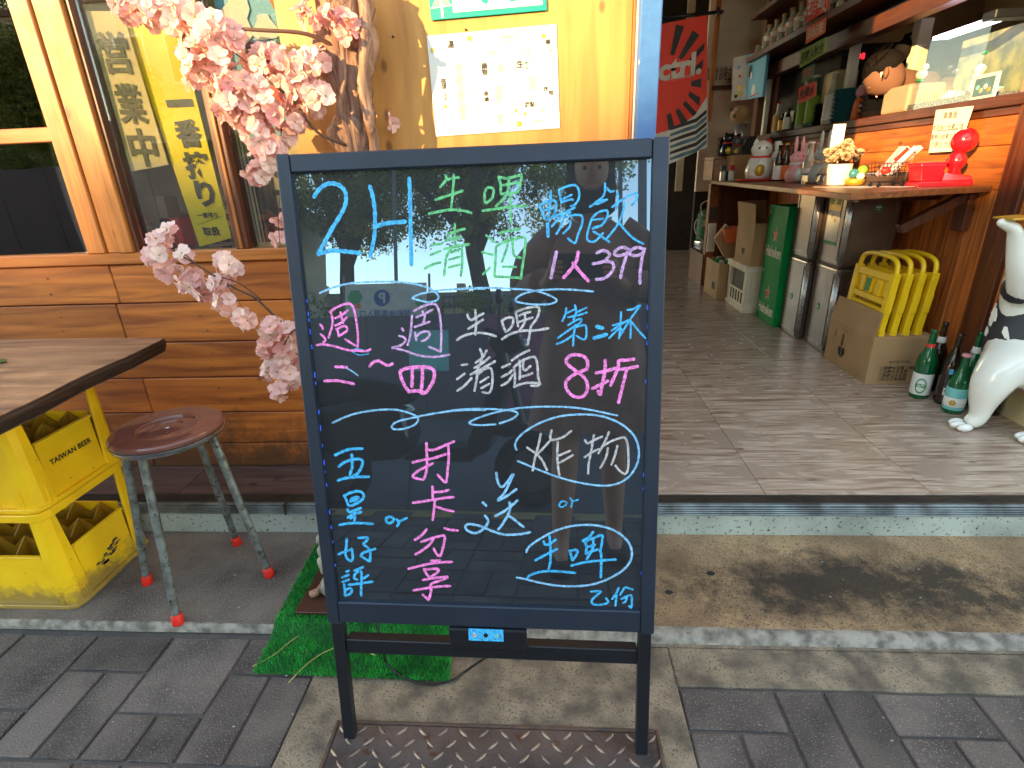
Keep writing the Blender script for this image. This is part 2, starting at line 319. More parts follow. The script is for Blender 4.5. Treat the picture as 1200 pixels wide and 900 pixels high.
def wloc(o):
    v = Vector(o.location)
    while o.parent is not None: o = o.parent; v += Vector(o.location)
    return v
def tag(o, label=None, cat=None, group=None, kind=None):
    if label: o['label'] = label
    if cat: o['category'] = cat
    if group: o['group'] = group
    if kind: o['kind'] = kind
    return o
def thing(name, loc, label, cat, group=None):
    o = bpy.data.objects.new(name, None); COL.objects.link(o); o.location = loc; o.empty_display_size = .05
    return tag(o, label, cat, group)
def copytree(o, loc, label=None, rz=0):
    c = o.copy(); COL.objects.link(c); c.location = loc; c.rotation_euler = (0, 0, rz)
    if label: c['label'] = label
    for ch in o.children:
        d = ch.copy(); COL.objects.link(d); d.parent = c
        for g in ch.children: e = g.copy(); COL.objects.link(e); e.parent = d
    return c
def text(body, o, xd, yd, size, mt, parent, name='lettering', w=None, h=None, thick=.0006, bold=0, align='CENTER', vertical=False):
    """flat lettering centred at o, running along xd with up direction yd"""
    c = bpy.data.curves.new('tmp', 'FONT'); c.body = '\n'.join(body) if vertical else body; c.size = 1; c.align_x = align; c.align_y = 'CENTER'; c.offset = bold; c.resolution_u = 2
    if vertical: c.space_line = .82
    t = bpy.data.objects.new('tmp', c); COL.objects.link(t); bpy.context.view_layer.update()
    me = bpy.data.meshes.new_from_object(t.evaluated_get(bpy.context.evaluated_depsgraph_get())); bpy.data.objects.remove(t); bpy.data.curves.remove(c)
    xs = [v.co.x for v in me.vertices]; ys = [v.co.y for v in me.vertices]
    sx = sy = size
    if xs:
        if w: sx = w / (max(xs) - min(xs))
        if h: sy = h / (max(ys) - min(ys))
        if w and not h: sy = sx
        if h and not w: sx = sy
    cx = (max(xs) + min(xs)) / 2 if xs and align == 'CENTER' else 0; cyy = (max(ys) + min(ys)) / 2 if ys else 0
    xd = Vector(xd).normalized(); yd = Vector(yd).normalized(); nn = xd.cross(yd).normalized(); off = wloc(parent) if parent else Vector((0, 0, 0))
    for v in me.vertices: v.co = Vector(o) + xd * ((v.co.x - cx) * sx) + yd * ((v.co.y - cyy) * sy) + nn * thick - off
    me.materials.append(MATS[mt]); ob = bpy.data.objects.new(name, me); COL.objects.link(ob); ob.parent = parent; return ob
def quad(pts, d, mt, name, parent, off=None, bevel=0):
    """thin sheet from four world points, thickness d away from its facing side"""
    p = [Vector(q) for q in pts]; n = (p[1] - p[0]).cross(p[3] - p[0]).normalized()
    return MB().prism(p, n * d).build(name, mt, parent, bevel=bevel)
def ribbon(mb, pts, w, n, lift):
    """flat brush stroke with round ends, pts 3D, n surface normal"""
    pts = [Vector(p) for p in pts]; L_ = []; R_ = []
    for i, p in enumerate(pts):
        t = (pts[min(i + 1, len(pts) - 1)] - pts[max(i - 1, 0)])
        if t.length < 1e-9: t = Vector((1, 0, 0))
        s = n.cross(t.normalized()).normalized() * w / 2 * (1 + .12 * math.sin(i * 1.7 + w * 9e3)); L_.append(p + s + n * lift); R_.append(p - s + n * lift)
    k = len(pts); vs = L_ + R_; fs = [(i, k + i, k + i + 1, i + 1) for i in range(k - 1)]
    t0 = (pts[0] - pts[1]).normalized() * w * .45; t1 = (pts[-1] - pts[-2]).normalized() * w * .45
    a = len(vs); vs += [pts[0] + t0 + n * lift, pts[-1] + t1 + n * lift]
    fs += [(a, k, 0), (a + 1, k - 1, 2 * k - 1)]
    mb.add(vs, fs)
def smoothline(p, k=5):
    if len(p) < 3: return [Vector(q) for q in p]
    P = [Vector(q) for q in p]; o = []
    for i in range(len(P) - 1):
        a = P[max(i - 1, 0)]; b_ = P[i]; c = P[i + 1]; d = P[min(i + 2, len(P) - 1)]
        for j in range(k):
            t = j / k; o.append(.5 * ((2 * b_) + (c - a) * t + (2 * a - 5 * b_ + 4 * c - d) * t * t + (3 * b_ - a - 3 * c + d) * t ** 3))
    o.append(P[-1]); return o
X, Y, Z = Vector((1, 0, 0)), Vector((0, 1, 0)), Vector((0, 0, 1))
def struct(o): o['kind'] = 'structure'; return o
# ================================================================ GROUND
struct(MB().box((-120, -160, -.32), (120, 40, -.14)).build('ground', 'asphalt'))
struct(MB().box((-60, -5.6, -.14), (60, -.86, -.10)).build('road', 'asphalt'))
mbx = MB().box((-60, -.86, -.14), (60, -.74, -.002)); struct(mbx.build('kerb', 'yellow_line', bevel=.01))
walk = struct(MB().box((-60, -.74, -.14), (60, .955, -.006)).build('pavement', 'joint_dirt'))
struct(MB().box((-60, -8.2, -.14), (60, -5.6, -.01)).build('far_pavement', 'paver'))
J = .0035
def pav(x0, x1, y0, y1):
    if x1 - x0 < .02 or y1 - y0 < .02: return
    d = random.uniform(-.0012, .0012)
    MB().box((x0 + J, y0 + J, -.02), (x1 - J, y1 - J, d)).build('paving_stone', 'paver', walk, bevel=.0022)
CW = .1925
PADX0, PADX1 = -.523, .258
def cell(x0, typ, xlim=None, top=.93):
    xm = x0 + CW / 2; x1 = x0 + CW
    L = []
    for r in range(-5, 1):
        yb = .64 + r * .29 if r else .64
    y = top
    if typ == 'P':
        if top > .85: L.append((x0, x1, .83, top))
        L += [(x0, xm, .635, min(.83, top)), (xm, x1, .635, min(.83, top))]
    else:
        L.append((x0, x1, .733, top)); L += [(x0, xm, .635, .733), (xm, x1, .635, .733)]
    y = .635; k = 0
    while y > -.74:
        h = .193
        if (k + (typ == 'P')) % 2: L += [(x0, x1, y - h / 2, y), (x0, x1, max(y - h, -.738), y - h / 2)]
        else: L += [(x0, xm, max(y - h, -.738), y), (xm, x1, max(y - h, -.738), y)]
        y -= h; k += 1
    return L
cells = []
xk = -.523 - CW; t = 0
while xk > -2.6:
    cells += [(c, 0) for c in cell(xk, 'PQ'[t % 2])]; xk -= CW; t += 1
xk = .258; t = 1
while xk < 2.6:
    cells += [(c, 0) for c in cell(xk, 'PQ'[t % 2], top=.826)]; xk += CW; t += 1
xk = -.523; t = 1
while xk < .24:
    cells += [(c, 0) for c in cell(xk, 'PQ'[t % 2]) if c[3] < .2]; xk += CW; t += 1
n_p = 0; rest = MB()
cells.sort(key=lambda c: (abs((c[0][0] + c[0][1]) / 2) * .7 + abs(.8 - c[0][2])))
for (c, _) in cells:
    if n_p < 285: pav(*c); n_p += 1
    else: rest.box((c[0] + J, c[2] + J, -.02), (c[1] - J, c[3] - J, random.uniform(-.001, .001)))
o = rest.build('paving_stone', 'paver', walk); o['kind'] = 'stuff'
# concrete pad round the access plate, strip under the kerb line
MB().box((PADX0, .20, -.02), (PADX1, .925, .0015)).build('concrete_pad', 'concrete_pad', walk, bevel=.003)
MB().box((PADX1 + .001, .829, -.02), (3, .926, .0012)).build('concrete_strip', 'concrete_pad', walk, bevel=.003)
MB().box((PADX1 - .19, .926, -.02), (3, .935, .001)).build('concrete_edge', 'concrete_pad', walk)
cl = MB()
n = 60
def wavy(y, z, a, seed): return [(-4 + 7 * i / n, y + a * (noise.noise(Vector((i * .37, seed, 0))) ), z) for i in range(n + 1)]
A = wavy(.934, 0, .006, 1); B = wavy(.942, .019, .008, 2); Cc = wavy(.957, .0225, .014, 3); D = wavy(.975, .019, .01, 4)
for L_ in (A, B, Cc, D):
    for i, p_ in enumerate(L_):
        if p_[0] < -.25: L_[i] = (p_[0], .946 + (p_[1] - .946) * .38, p_[2])
cl.add(A + B + Cc + D, [(r * (n + 1) + i, r * (n + 1) + i + 1, (r + 1) * (n + 1) + i + 1, (r + 1) * (n + 1) + i) for r in range(3) for i in range(n)])
struct(cl.build('low_kerb', 'curb_pale', smooth=True))
struct(MB().box((.2, .95, -.14), (4, YR + .02, ZS)).build('apron_right', 'slab_brown'))
struct(MB().box((-5, .95, -.14), (.2 - .001, YR + .02, ZS)).build('apron_left', 'slab'))
# pebbles and litter on the apron
pb = MB()
for i in range(60):
    x, y = random.uniform(-.9, 1.5), random.uniform(.97, 1.29); r = random.uniform(.001, .0032)
    pb.ball((x, y, ZS + r * .3), (r * 1.4, r, r * .6), 6, 4)
for i in range(40):
    x, y = random.uniform(-1.2, 1.2), random.uniform(.64, .92); r = random.uniform(.0008, .0022); pb.ball((x, y, .003), (r * 1.5, r, r * .6), 6, 4)
tag(pb.build('grit', 'stone'), 'tiny pale crumbs of grit scattered over the concrete apron and paving', 'grit', kind='stuff')
for (q, r) in (((833, 672), .011), ((784, 694), .010)):
    p = PZ(*q, ZS); o = MB().ball(p + Z * .0005, (r, r * .8, .0015), 10, 6).build('gum_spot', 'black_cloth', smooth=True)
    tag(o, 'flat black gum spot on the brown apron, %s one' % ('farther, right' if r > .0105 else 'nearer, left'), 'gum spot')
# step with terrazzo face and metal door track
step = thing('door_step', (0, YR, ZS), 'low terrazzo step with grooved aluminium door track on top', 'step')
MB().box((-5, YR, ZS - .02), (4, YR + .06, .0865)).build('riser', 'terrazzo', step, bevel=.004)
for k, (z0, z1, y) in enumerate(((.088, .093, -.004), (.0945, .0985, -.002), (.100, .104, 0), (.1055, .110, .002), (.1115, .1165, .006))):
    MB().box((-5, YR + y, z0), (4, YR + .055, z1)).build('track_rib', 'rail_metal', step, bevel=.001)
MB().box((-5, YR + .010, .0866), (4, YR + .058, .115)).build('track_core', 'rail_dark', step)
for y in (.016, .026, .036, .046): MB().box((-5, YR + y, .115), (4, YR + y + .005, .1205)).build('track_fin', 'rail_dark', step)
p = PY(332, 590, YR); MB().box((p.x, YR - .006, .086), (p.x + .004, YR + .05, .121)).build('track_joint', 'rail_dark', step)
# interior floor
flo = struct(MB().box((-5, YR + .055, -.1), (6, 8, ZF - .006)).build('shop_floor', 'dark_wall'))
j1 = PZ(898, 580, ZF).x; j2 = PZ(1094, 580, ZF).x; wv = j2 - j1
k = -2
for k in range(-2, 6):
    x0 = j1 + k * wv; y = YR + .058 - (.13 if k % 2 else .02); first = True
    while y < 6.4:
        ln = wv * 2; ya = max(y, YR + .058)
        if ya < y + ln - .03:
            MB().box((x0 + .0008, ya, ZF - .006), (x0 + wv - .0008, y + ln - .0012, ZF)).build('floor_tile', 'floor_tile' if x0 > .1 else 'deck_tile', flo, bevel=.0006)
        y += ln
for x0 in [j1 - 2 * wv - (i + 1) * .43 for i in range(7)]:
    MB().box((x0 + .001, YR + .058, ZF - .006), (x0 + .43 - .001, YW + .02, ZF)).build('floor_tile', 'deck_tile', flo, bevel=.0006)
# ================================================================ ACCESS PLATE
pl = thing('access_plate', (-.12, .69, 0), 'rusty steel checker plate cover in the pavement under the sign feet', 'cover plate')
MB().box((-.425, .26, -.01), (.193, .722, .0045)).build('plate', 'checker', pl, bevel=.002)
for (a, b_) in (((-.433, .2, -.01), (-.4255, .729, .006)), ((.1935, .2, -.01), (.201, .729, .006)), ((-.425, .7225, -.01), (.193, .730, .006))):
    MB().box(a, b_).build('rim', 'rust', pl, bevel=.002)
td = MB(); lens = []
sx, sy = .040, .0285
r = 0; yy = .71
while yy > .27:
    xx = -.415 + (sx / 2 if r % 2 else 0); c = 0
    while xx < .186:
        an = math.radians(42 if (c + r // 1) % 2 else -42) if r % 2 == 0 else math.radians(42 if c % 2 else -42)
        Lx, W = .0125, .0034; cs, sn = math.cos(an), math.sin(an); z = .0045
        base = [(-Lx, 0), (-Lx * .5, -W), (Lx * .5, -W), (Lx, 0), (Lx * .5, W), (-Lx * .5, W)]
        vs = [(xx + u * cs - v * sn, yy + u * sn + v * cs, z) for u, v in base] + [(xx + u * .6 * cs - v * .35 * sn, yy + u * .6 * sn + v * .35 * cs, z + .0022) for u, v in base]
        td.add(vs, [tuple(range(6, 12))] + [(i, (i + 1) % 6, 6 + (i + 1) % 6, 6 + i) for i in range(6)])
        xx += sx; c += 1
    yy -= sy * .8; r += 1
o = td.build('tread', 'tread', pl); o['kind'] = 'stuff'
# ================================================================ SHOP FRONT WALL, LEFT
wall = thing('shop_front_wall', (-1.6, YW, ZF), 'orange stained plank wall with framed windows left of the sign', 'wall')
zs = [ZF + .0] + [PY(270, y, YW).z for y in (519, 483, 442, 400, 353, 306)]
vj = [(-3.4, -2.2, -.9), None]
jx = {5: (128, 308), 4: (141, 370), 3: None, 2: (164, 425), 1: (174, 470), 0: None}
jX = [-1.35, PY(174, 470, YW).x, PY(161, 425, YW).x, None, PY(141, 375, YW).x, PY(131, 325, YW).x]
for i in range(6):
    z0, z1 = zs[i], zs[i + 1]; xs = [-3.6, -2.3] + ([jX[i]] if jX[i] is not None else []) + [-.40]
    for a, b_ in zip(xs[:-1], xs[1:]):
        MB().box((a + .0012, YW + random.uniform(-.0012, .0012), z0 + .0016), (b_ - .0012, YW + .03, z1 - .0016)).build('plank', 'wood_plank', wall, bevel=.0025)
for i in range(6):
    for x_ in (-.62, -1.05, -1.50, -1.9):
        zc_ = (zs[i] + zs[i + 1]) / 2
        for k_ in (-.022, .022): MB().lathe((x_ + random.uniform(-.01, .01), YW - .0005, zc_ + k_ + random.uniform(-.004, .004)), [(.003, 0), (.0026, .0012), (.0005, .0014)], 7, (0, -1, 0)).build('nail', 'rust', wall)
MB().box((-3.6, YW + .031, 0), (-.40, YW + .05, zs[-1])).build('backing', 'dark_wall', wall)
zsill = zs[-1]; zgl = PY(240, 293, YW).z
MB().box((-3.6, YW - .012, zsill + .001), (-.62, YW + .04, zgl)).build('sill', 'wood_rail', wall, bevel=.003)
# post between the windows: three vertical boards with grooves
def X_at(px, py): return PY(px, py, YW).x
xa, xb = X_at(93, 255), X_at(149, 255)
bw = [xa, xa + (xb - xa) * .40, xa + (xb - xa) * .67, xb]
for i in range(3):
    MB().box((bw[i] + .001, YW - (.014, .006, .016)[i], zgl + .0005), (bw[i + 1] - .001, YW + .05, 2.6)).build('post_board', 'wood_frame', wall, bevel=.0025)
MB().box((xb, YW - .004, zgl), (xb + .012, YW + .05, 2.6)).build('stop_bead', 'dark_wood_v', wall, bevel=.001)
xm0, xm1 = X_at(266, 240), X_at(286, 260)
MB().box((xm0, YW - .006, zgl + .0005), (xm1, YW + .05, 2.6)).build('mullion', 'dark_wood_v', wall, bevel=.003)
MB().box((xm0 + .016, YW - .012, zgl + .0005), (xm1 - .014, YW - .0055, 2.6)).build('mullion_bead', 'wood_frame', wall, bevel=.002)
zr1 = PY(30, 150, YW).z; zr0 = PY(40, 167, YW).z
def window(x0, x1, rails):
    wn = MB(); 
    for (a, b_) in rails: wn.box((x0 + .001, YW + .002, a), (x1 - .001, YW + .038, b_))
    if rails: f = wn.build('window_rail', 'wood_rail', wall, bevel=.002)
    zz = [zgl] + [q for r_ in rails for q in r_] + [2.6]
    for i in range(0, len(zz), 2):
        MB().box((x0 + .001, YW + .018, zz[i] + .001), (x1 - .001, YW + .022, zz[i + 1] - .001)).build('pane', 'window_glass', wall)
window(-3.6, xa, [(zr0, zr1)]); window(xb + .012, xm0, []); window(xm1, -.62, [])
MB().box((-3.6, YW - .01, 2.6), (6, YW + .05, 3.4)).build('fascia', 'dark_wood', wall)
# plywood panel behind the menu with white trim
ply = thing('plywood_panel', (-.2, YW, ZF), 'yellow varnished plywood panel holding the paper menu', 'wall panel')
xp1 = PY(740, 60, YW).x
MB().box((-.66, YW - .003, ZF), (xp1, YW + .045, 2.6)).build('sheet', 'plywood', ply, bevel=.002)
MB().box((xp1 + .0005, YW - .008, ZF), (xp1 + .007, YW + .04, 2.6)).build('trim', 'wood_frame', ply, bevel=.001)
MB().box((xp1 + .008, YW - .006, ZF), (xp1 + .013, YW + .04, 2.6)).build('trim', 'white_paint', ply, bevel=.001)
for q in ((461, 43), (546, 35)):
    p = PY(*q, YW - .004); MB().lathe(p, [(.0025, 0), (.0025, .004), (.001, .005)], 8, (0, -1, 0)).build('nail', 'black_metal', ply)
# blue painted corner post
xq0, xq1 = PY(750, 40, YW - .04).x, PY(775, 40, YW - .04).x
cp_ = MB().box((xq0, YW - .04, ZF), (xq1, YW + .06, 2.6)).build('corner_post', 'blue_paint', bevel=.003)
tag(cp_, 'blue painted metal door post with chipped white spots beside the plywood', 'post')
# ---------------- tea-house interior behind the left windows (dim room)
rm_ = thing('dining_room', (-1.8, 3.6, ZF), 'dim dining room seen behind the left windows', 'room')
MB().box((-4.2, 4.6, ZF), (.2, 4.65, 2.6)).build('back_wall', 'tan_wall', rm_)
MB().box((-4.25, YW + .06, ZF), (-4.2, 4.6, 2.6)).build('side_wall', 'tan_wall', rm_)
MB().box((.13, YW + .062, ZF), (.20, 4.6, 2.6)).build('partition', 'cream_wall', rm_)
for i, (x, y, c) in enumerate(((-2.6, 3.4, 'shelf_wood'), (-1.5, 3.0, 'dark_wood'), (-2.0, 4.2, 'cardboard'))):
    tb = thing('dining_table', (x, y, ZF), ('brown table seen through the far left window', 'dark table seen between the posters behind the glass', 'pale table at the back wall of the dim room')[i], 'table')
    MB().box((x - .4, y - .3, ZF + .68), (x + .4, y + .3, ZF + .72)).build('table_top', c, tb)
    for a in (-.36, .36):
        for b_ in (-.26, .26): MB().box((x + a - .02, y + b_ - .02, ZF), (x + a + .02, y + b_ + .02, ZF + .68)).build('leg', 'dark_wood_v', tb)
# ================================================================ SHOP ROOM SHELL
sh = thing('shop_room', (1.5, 4, ZF), 'open shop interior with cream back wall and low ceiling', 'room')
MB().box((-4.3, YW + .05, 2.62), (6, 8, 2.7)).build('ceiling', 'ceiling', sh)
yb = 5.25
xw0 = PY(832, 100, yb).x; xw1 = XW + 1.9
MB().box((PY(817, 200, yb).x, yb, PY(830, 224, yb).z), (xw1, yb + .05, 2.62)).build('back_wall', 'cream_wall', sh)
MB().box((PY(817, 200, yb).x, yb + .002, ZF), (xw1, yb + .05, PY(830, 224, yb).z - .002)).build('dark_dado', 'dark_wall', sh)
MB().box((.2, 6.3, ZF), (3, 6.35, 2.62)).build('store_wall', 'dark_wall', sh)
MB().box((PY(793, 200, 6.1).x, 6.1, PY(796, 224, 6.1).z), (PY(801, 200, 6.1).x, 6.14, 2.5)).build('door_jamb', 'cream_wall', sh)
MB().box((PY(832, 100, yb).x - .01, yb - .03, 1.35), (PY(836, 100, yb).x, yb - .001, 2.62)).build('corner_trim', 'wood_frame', sh)
# kitchen side walls behind the counter
MB().box((3.3, 1.9, ZF), (3.35, 6, 2.62)).build('kitchen_wall', 'tan_wall', sh)
MB().box((XW + .12, 1.9, ZF), (3.3, 1.945, 2.62)).build('front_return', 'yellow_wall', sh)
MB().box((XW + .12, 5.0, ZF), (3.3, 5.05, 2.62)).build('kitchen_end', 'tan_wall', sh)
pil = MB().box((3.0, 2.3, ZF), (3.29, 2.55, 2.62)).build('pillar', 'tan_wall', sh)
fr = MB().box((XW + .003, 1.60, ZF), (XW + .05, 1.94, 2.6)).build('door_frame_board', 'yellow_wall', sh)
# ================================================================ WRITING BOARD
board = thing('menu_board', BL + BU * (BWID / 2), 'black framed standing writing board with neon marker menu and mirror glossy face', 'sign board')
def bp(a, b_, c=0): return BL + BU * a + BV * b_ + BN * c
def bbox(a0, a1, b0, b1, c0, c1): return MB().obox(bp((a0 + a1) / 2, (b0 + b1) / 2, (c0 + c1) / 2), BU * ((a1 - a0) / 2), BV * ((b1 - b0) / 2), BN * ((c1 - c0) / 2))
pin = {k: PB(*q) for k, q in dict(tl=(342, 201), tr=(768, 184), bl=(396, 706), br=(753, 712), barb=(400, 731), crt=(403, 752), crb=(404, 768), ctl=(526, 722), cbr=(618, 760), ltl=(550, 734), lbr=(591, 749), legi=(414, 868)).items()}
fx0 = (pin['tl'][0] + pin['bl'][0]) / 2; fx1 = (pin['tr'][0] + pin['br'][0]) / 2; fz0 = pin['bl'][1]; fz1 = (pin['tl'][1] + pin['tr'][1]) / 2; lb = pin['barb'][1]
for (a0, a1, nm) in ((0, fx0, 'side_rail'), (fx1, BWID, 'side_rail')): bbox(a0, a1, lb + .001, BLEN, -.018, 0).build(nm, 'frame_metal', board, bevel=.002, seg=2)
for a0 in (.004, BWID - .026): bbox(a0, a0 + .022, 0, lb, -.02, -.002).build('leg', 'black_metal', board, bevel=.0015)
bbox(fx0 + .0005, fx1 - .0005, fz1, BLEN - .001, -.017, -.0004).build('top_rail', 'frame_metal', board, bevel=.002)
bbox(fx0 + .0005, fx1 - .0005, lb + .002, fz0, -.017, -.0004).build('bottom_rail', 'frame_metal', board, bevel=.002)
bbox(.027, BWID - .027, pin['crb'][1], pin['crt'][1], -.03, -.006).build('cross_bar', 'black_metal', board, bevel=.0015)
face = bbox(fx0, fx1, fz0, fz1, -.012, -.008).build('writing_panel', 'board_acrylic', board)
MB_ = MB()
for i in range(46):
    if random.random() < .45 or i > 34: continue
    b0 = fz0 + .02 + i * (fz1 - fz0 - .04) / 46 + random.uniform(0, .008)
    MB_.obox(bp(fx0 + .0012, b0, -.0072), BU * .0004, BV * random.uniform(.002, .005), BN * .0005)
    if i % 2: MB_.obox(bp(fx1 - .0010, b0, -.0072), BU * .0004, BV * .003, BN * .0005)
o = MB_.build('led_edge', 'led_blue', board); o['kind'] = 'stuff'
cb_ = bbox(pin['ctl'][0], pin['cbr'][0], pin['cbr'][1], lb + .0008, -.016, .004).build('control_box', 'black_metal', board, bevel=.003, seg=2)
bbox(pin['ltl'][0], pin['lbr'][0], pin['lbr'][1], pin['ltl'][1], .0042, .0052).build('control_label', 'ink_blue', board)
lc = ((pin['ltl'][0] + pin['lbr'][0]) / 2, (pin['ltl'][1] + pin['lbr'][1]) / 2)
for dx, mm_ in ((-.02, 'ink_white'), (0, 'black_metal'), (.02, 'label_teal')):
    MB().lathe(bp(lc[0] + dx, lc[1], .0052), [(.004, 0), (.004, .0012), (.0015, .0016)], 12, BN).build('button', mm_, board)
# ---- handwriting. Each stroke: points read off crops of the board, mapped onto the board plane
W = []   # (colour, width_px, crop, strokes)
def wr(col, wpx, ox, oy, sc, strokes): W.append((col, wpx, ox, oy, sc, strokes))
wr('ink_blue', 4.6, 320, 160, 5, [[(240,350),(270,305),(310,275),(350,268),(392,280),(422,312),(430,350),(425,395),(400,450),(350,530),(300,620),(262,688)],[(262,688),(330,668),(400,668),(460,674),(515,680)],[(570,282),(585,330),(597,400),(601,480),(598,570),(585,640),(570,700)],[(610,520),(680,502),(782,492)],[(804,235),(808,330),(812,550),(815,750)]])
wr('ink_green', 3.0, 490, 190, 6, [[(205,80),(205,115),(165,165)],[(205,118),(250,100),(298,95)],[(262,75),(258,160),(242,322)],[(130,255),(230,222),(325,190)],[(82,355),(150,340),(240,325),(330,332),(388,348)],
 [(95,580),(175,565)],[(92,648),(165,618)],[(50,745),(110,715),(165,700)],[(210,505),(270,480),(338,460)],[(200,545),(260,525),(312,525)],[(190,605),(260,590),(370,570)],[(268,425),(268,590)],[(248,600),(215,640),(200,700),(190,795)],[(240,630),(310,605),(318,650),(318,720),(308,795)],[(225,680),(300,660)],[(222,735),(300,715)]])
wr('ink_green', 3.0, 490, 190, 6, [[(480,200),(480,260),(495,275),(535,240)],[(480,200),(500,170),(530,168),(545,190),(540,220),(535,240)],[(580,95),(595,150),(595,210)],[(580,90),(640,100),(720,80),(742,75),(735,130),(715,195),(640,205),(600,215)],[(655,90),(650,140),(640,200),(600,260),(560,298)],[(610,150),(720,130)],[(665,205),(665,415)],[(465,332),(560,318),(680,300),(780,295)],
 [(490,505),(545,555)],[(458,625),(538,645)],[(515,735),(465,785)],[(585,490),(640,475),(728,460)],[(560,590),(555,680),(548,795)],[(560,590),(600,560),(700,530),(765,525),(762,620),(745,740),(735,815)],[(550,800),(640,802),(735,808)],[(640,510),(640,580),(620,640),(600,695)],[(675,520),(680,600),(690,650),(735,665)],[(608,728),(700,730)]])
wr('ink_blue', 2.6, 625, 200, 6.207, [[(65,245),(85,300),(100,340)],[(60,240),(110,215),(175,205),(185,260),(160,320),(115,345)],[(80,280),(160,260)],[(145,130),(140,230),(125,340)],[(115,370),(120,470)],[(125,370),(128,470)],[(205,130),(215,180),(225,220)],[(210,125),(260,100),(325,90),(352,130),(350,190),(320,235),(290,245)],[(235,190),(300,160)],[(225,215),(290,195),(310,200)],[(150,395),(200,340),(270,280),(325,255)],[(160,330),(220,300),(290,290)],[(240,330),(215,400),(185,450)],[(240,330),(310,310),(370,315),(375,370),(345,450),(320,515),(270,480)],[(290,350),(280,400),(235,445)]])
wr('ink_blue', 2.6, 625, 200, 6.207, [[(545,75),(540,150),(500,200),(430,250)],[(475,210),(560,195)],[(560,110),(580,135),(608,132)],[(480,230),(545,205)],[(490,290),(450,330),(425,400),(410,470),(425,500),(470,500),(530,440)],[(500,285),(555,275),(560,320),(520,380),(450,410)],[(450,345),(530,335)],[(455,430),(500,455),(575,508)],[(460,400),(520,385)],[(635,140),(640,190),(630,265)],[(595,250),(650,210),(720,165),(780,150),(770,200),(740,235)],[(685,215),(680,270),(640,370),(590,440),(555,480)],[(650,370),(700,430),(760,485),(825,520)]])
wr('ink_lilac', 4.0, 625, 200, 6.207, [[(185,580),(170,650),(143,775)]])
wr('ink_pink', 4.0, 625, 200, 6.207, [[(345,580),(330,650),(290,710),(235,772)],[(305,660),(360,730),(420,795)]])
wr('ink_lilac', 3.6, 625, 200, 6.207, [[(480,590),(520,570),(560,580),(575,605),(530,650),(450,668)],[(530,650),(590,655),(605,690),(580,740),(530,775),(475,782)],[(715,560),(670,545),(620,570),(615,600),(660,605),(710,580),(720,555),(695,620),(670,700),(655,772)],[(830,560),(780,545),(730,570),(730,600),(780,605),(825,580),(832,550),(815,620),(800,720),(798,812)]])
wr('ink_light', 2.2, 540, 160, 4.615, [[(0,820),(60,817),(180,815),(300,820),(400,828),(480,850),(530,880),(500,900),(430,905),(360,900),(305,885),(330,855),(400,832),(500,822),(600,822),(730,832)]])
wr('ink_light', 2.2, 330, 330, 5, [[(222,68),(300,35),(400,10),(500,2),(620,-2),(740,5),(840,25),(900,55),(925,85),(910,110),(860,118),(800,105),(770,95),(820,70),(920,50),(1020,42),(1120,38),(1200,38)]])
wr('ink_light', 2.2, 330, 330, 5, [[(295,835),(370,800),(450,775),(560,758),(660,755),(750,775),(800,805),(785,840),(730,865),(670,872),(645,860),(670,830),(760,805),(880,780),(1000,762),(1100,755),(1200,755)]])
wr('ink_light', 2.2, 530, 330, 4.615, [[(0,700),(100,692),(220,692),(320,700),(360,715),(330,745),(260,770)],[(240,775),(160,780),(105,775),(100,762),(160,735),(260,705),(380,685),(500,678),(640,680),(760,695),(905,725)]])
wr('ink_pink', 2.6, 360, 340, 6.923, [[(100,280),(120,300),(125,320)],[(105,360),(135,385),(145,410),(125,430)],[(75,450),(130,445),(220,460),(330,490),(420,495),(480,498),(515,482)],[(190,180),(205,240),(200,300),(185,350),(172,392)],[(180,180),(230,145),(300,115),(350,112),(375,145),(392,210),(405,300),(412,380),(410,462)],[(410,462),(360,435),(308,402)],[(270,180),(290,270)],[(225,230),(280,205),(330,165)],[(225,290),(270,270),(322,222)],[(235,315),(250,345),(255,380)],[(240,320),(290,295),(318,300),(322,330),(290,355),(255,375)]])
wr('ink_lilac', 2.6, 360, 340, 6.923, [[(770,310),(785,330)],[(748,372),(790,385),(800,415),(760,450),(690,470)],[(690,470),(780,488),(870,520),(960,540),(1060,542),(1160,525)],[(855,205),(850,280),(840,370),(818,448)],[(870,170),(930,135),(1000,112),(1050,115),(1075,165),(1090,260),(1095,370),(1090,500)],[(1088,500),(1040,480),(992,460)],[(940,170),(960,210),(945,270)],[(890,220),(960,190),(1025,155)],[(875,300),(930,280),(1000,255)],[(880,345),(885,380),(890,410)],[(890,375),(930,345),(980,335),(1000,360),(970,400),(930,415)]])
wr('ink_pink', 3.2, 360, 340, 6.923, [[(505,625),(535,590),(580,578),(620,600),(655,615),(695,600)],[(225,628),(270,628),(322,632)],[(135,745),(220,740),(300,750),(380,768)]])
wr('ink_pink', 4.0, 360, 340, 6.923, [[(755,665),(770,730),(800,790),(830,832)],[(755,660),(820,635),(920,625),(1000,632),(1035,665),(1030,730),(1000,790),(960,838),(925,838)],[(825,828),(880,822),(940,825)],[(855,645),(855,720),(852,790)],[(938,640),(938,720),(930,805)]])
wr('ink_light', 1.6, 360, 340, 6.923, [[(322,640),(370,668),(410,698)]])
wr('ink_blue', 1.0, 360, 340, 6.923, [[(360,500),(420,530),(500,520)],[(370,485),(420,480),(500,505)]])
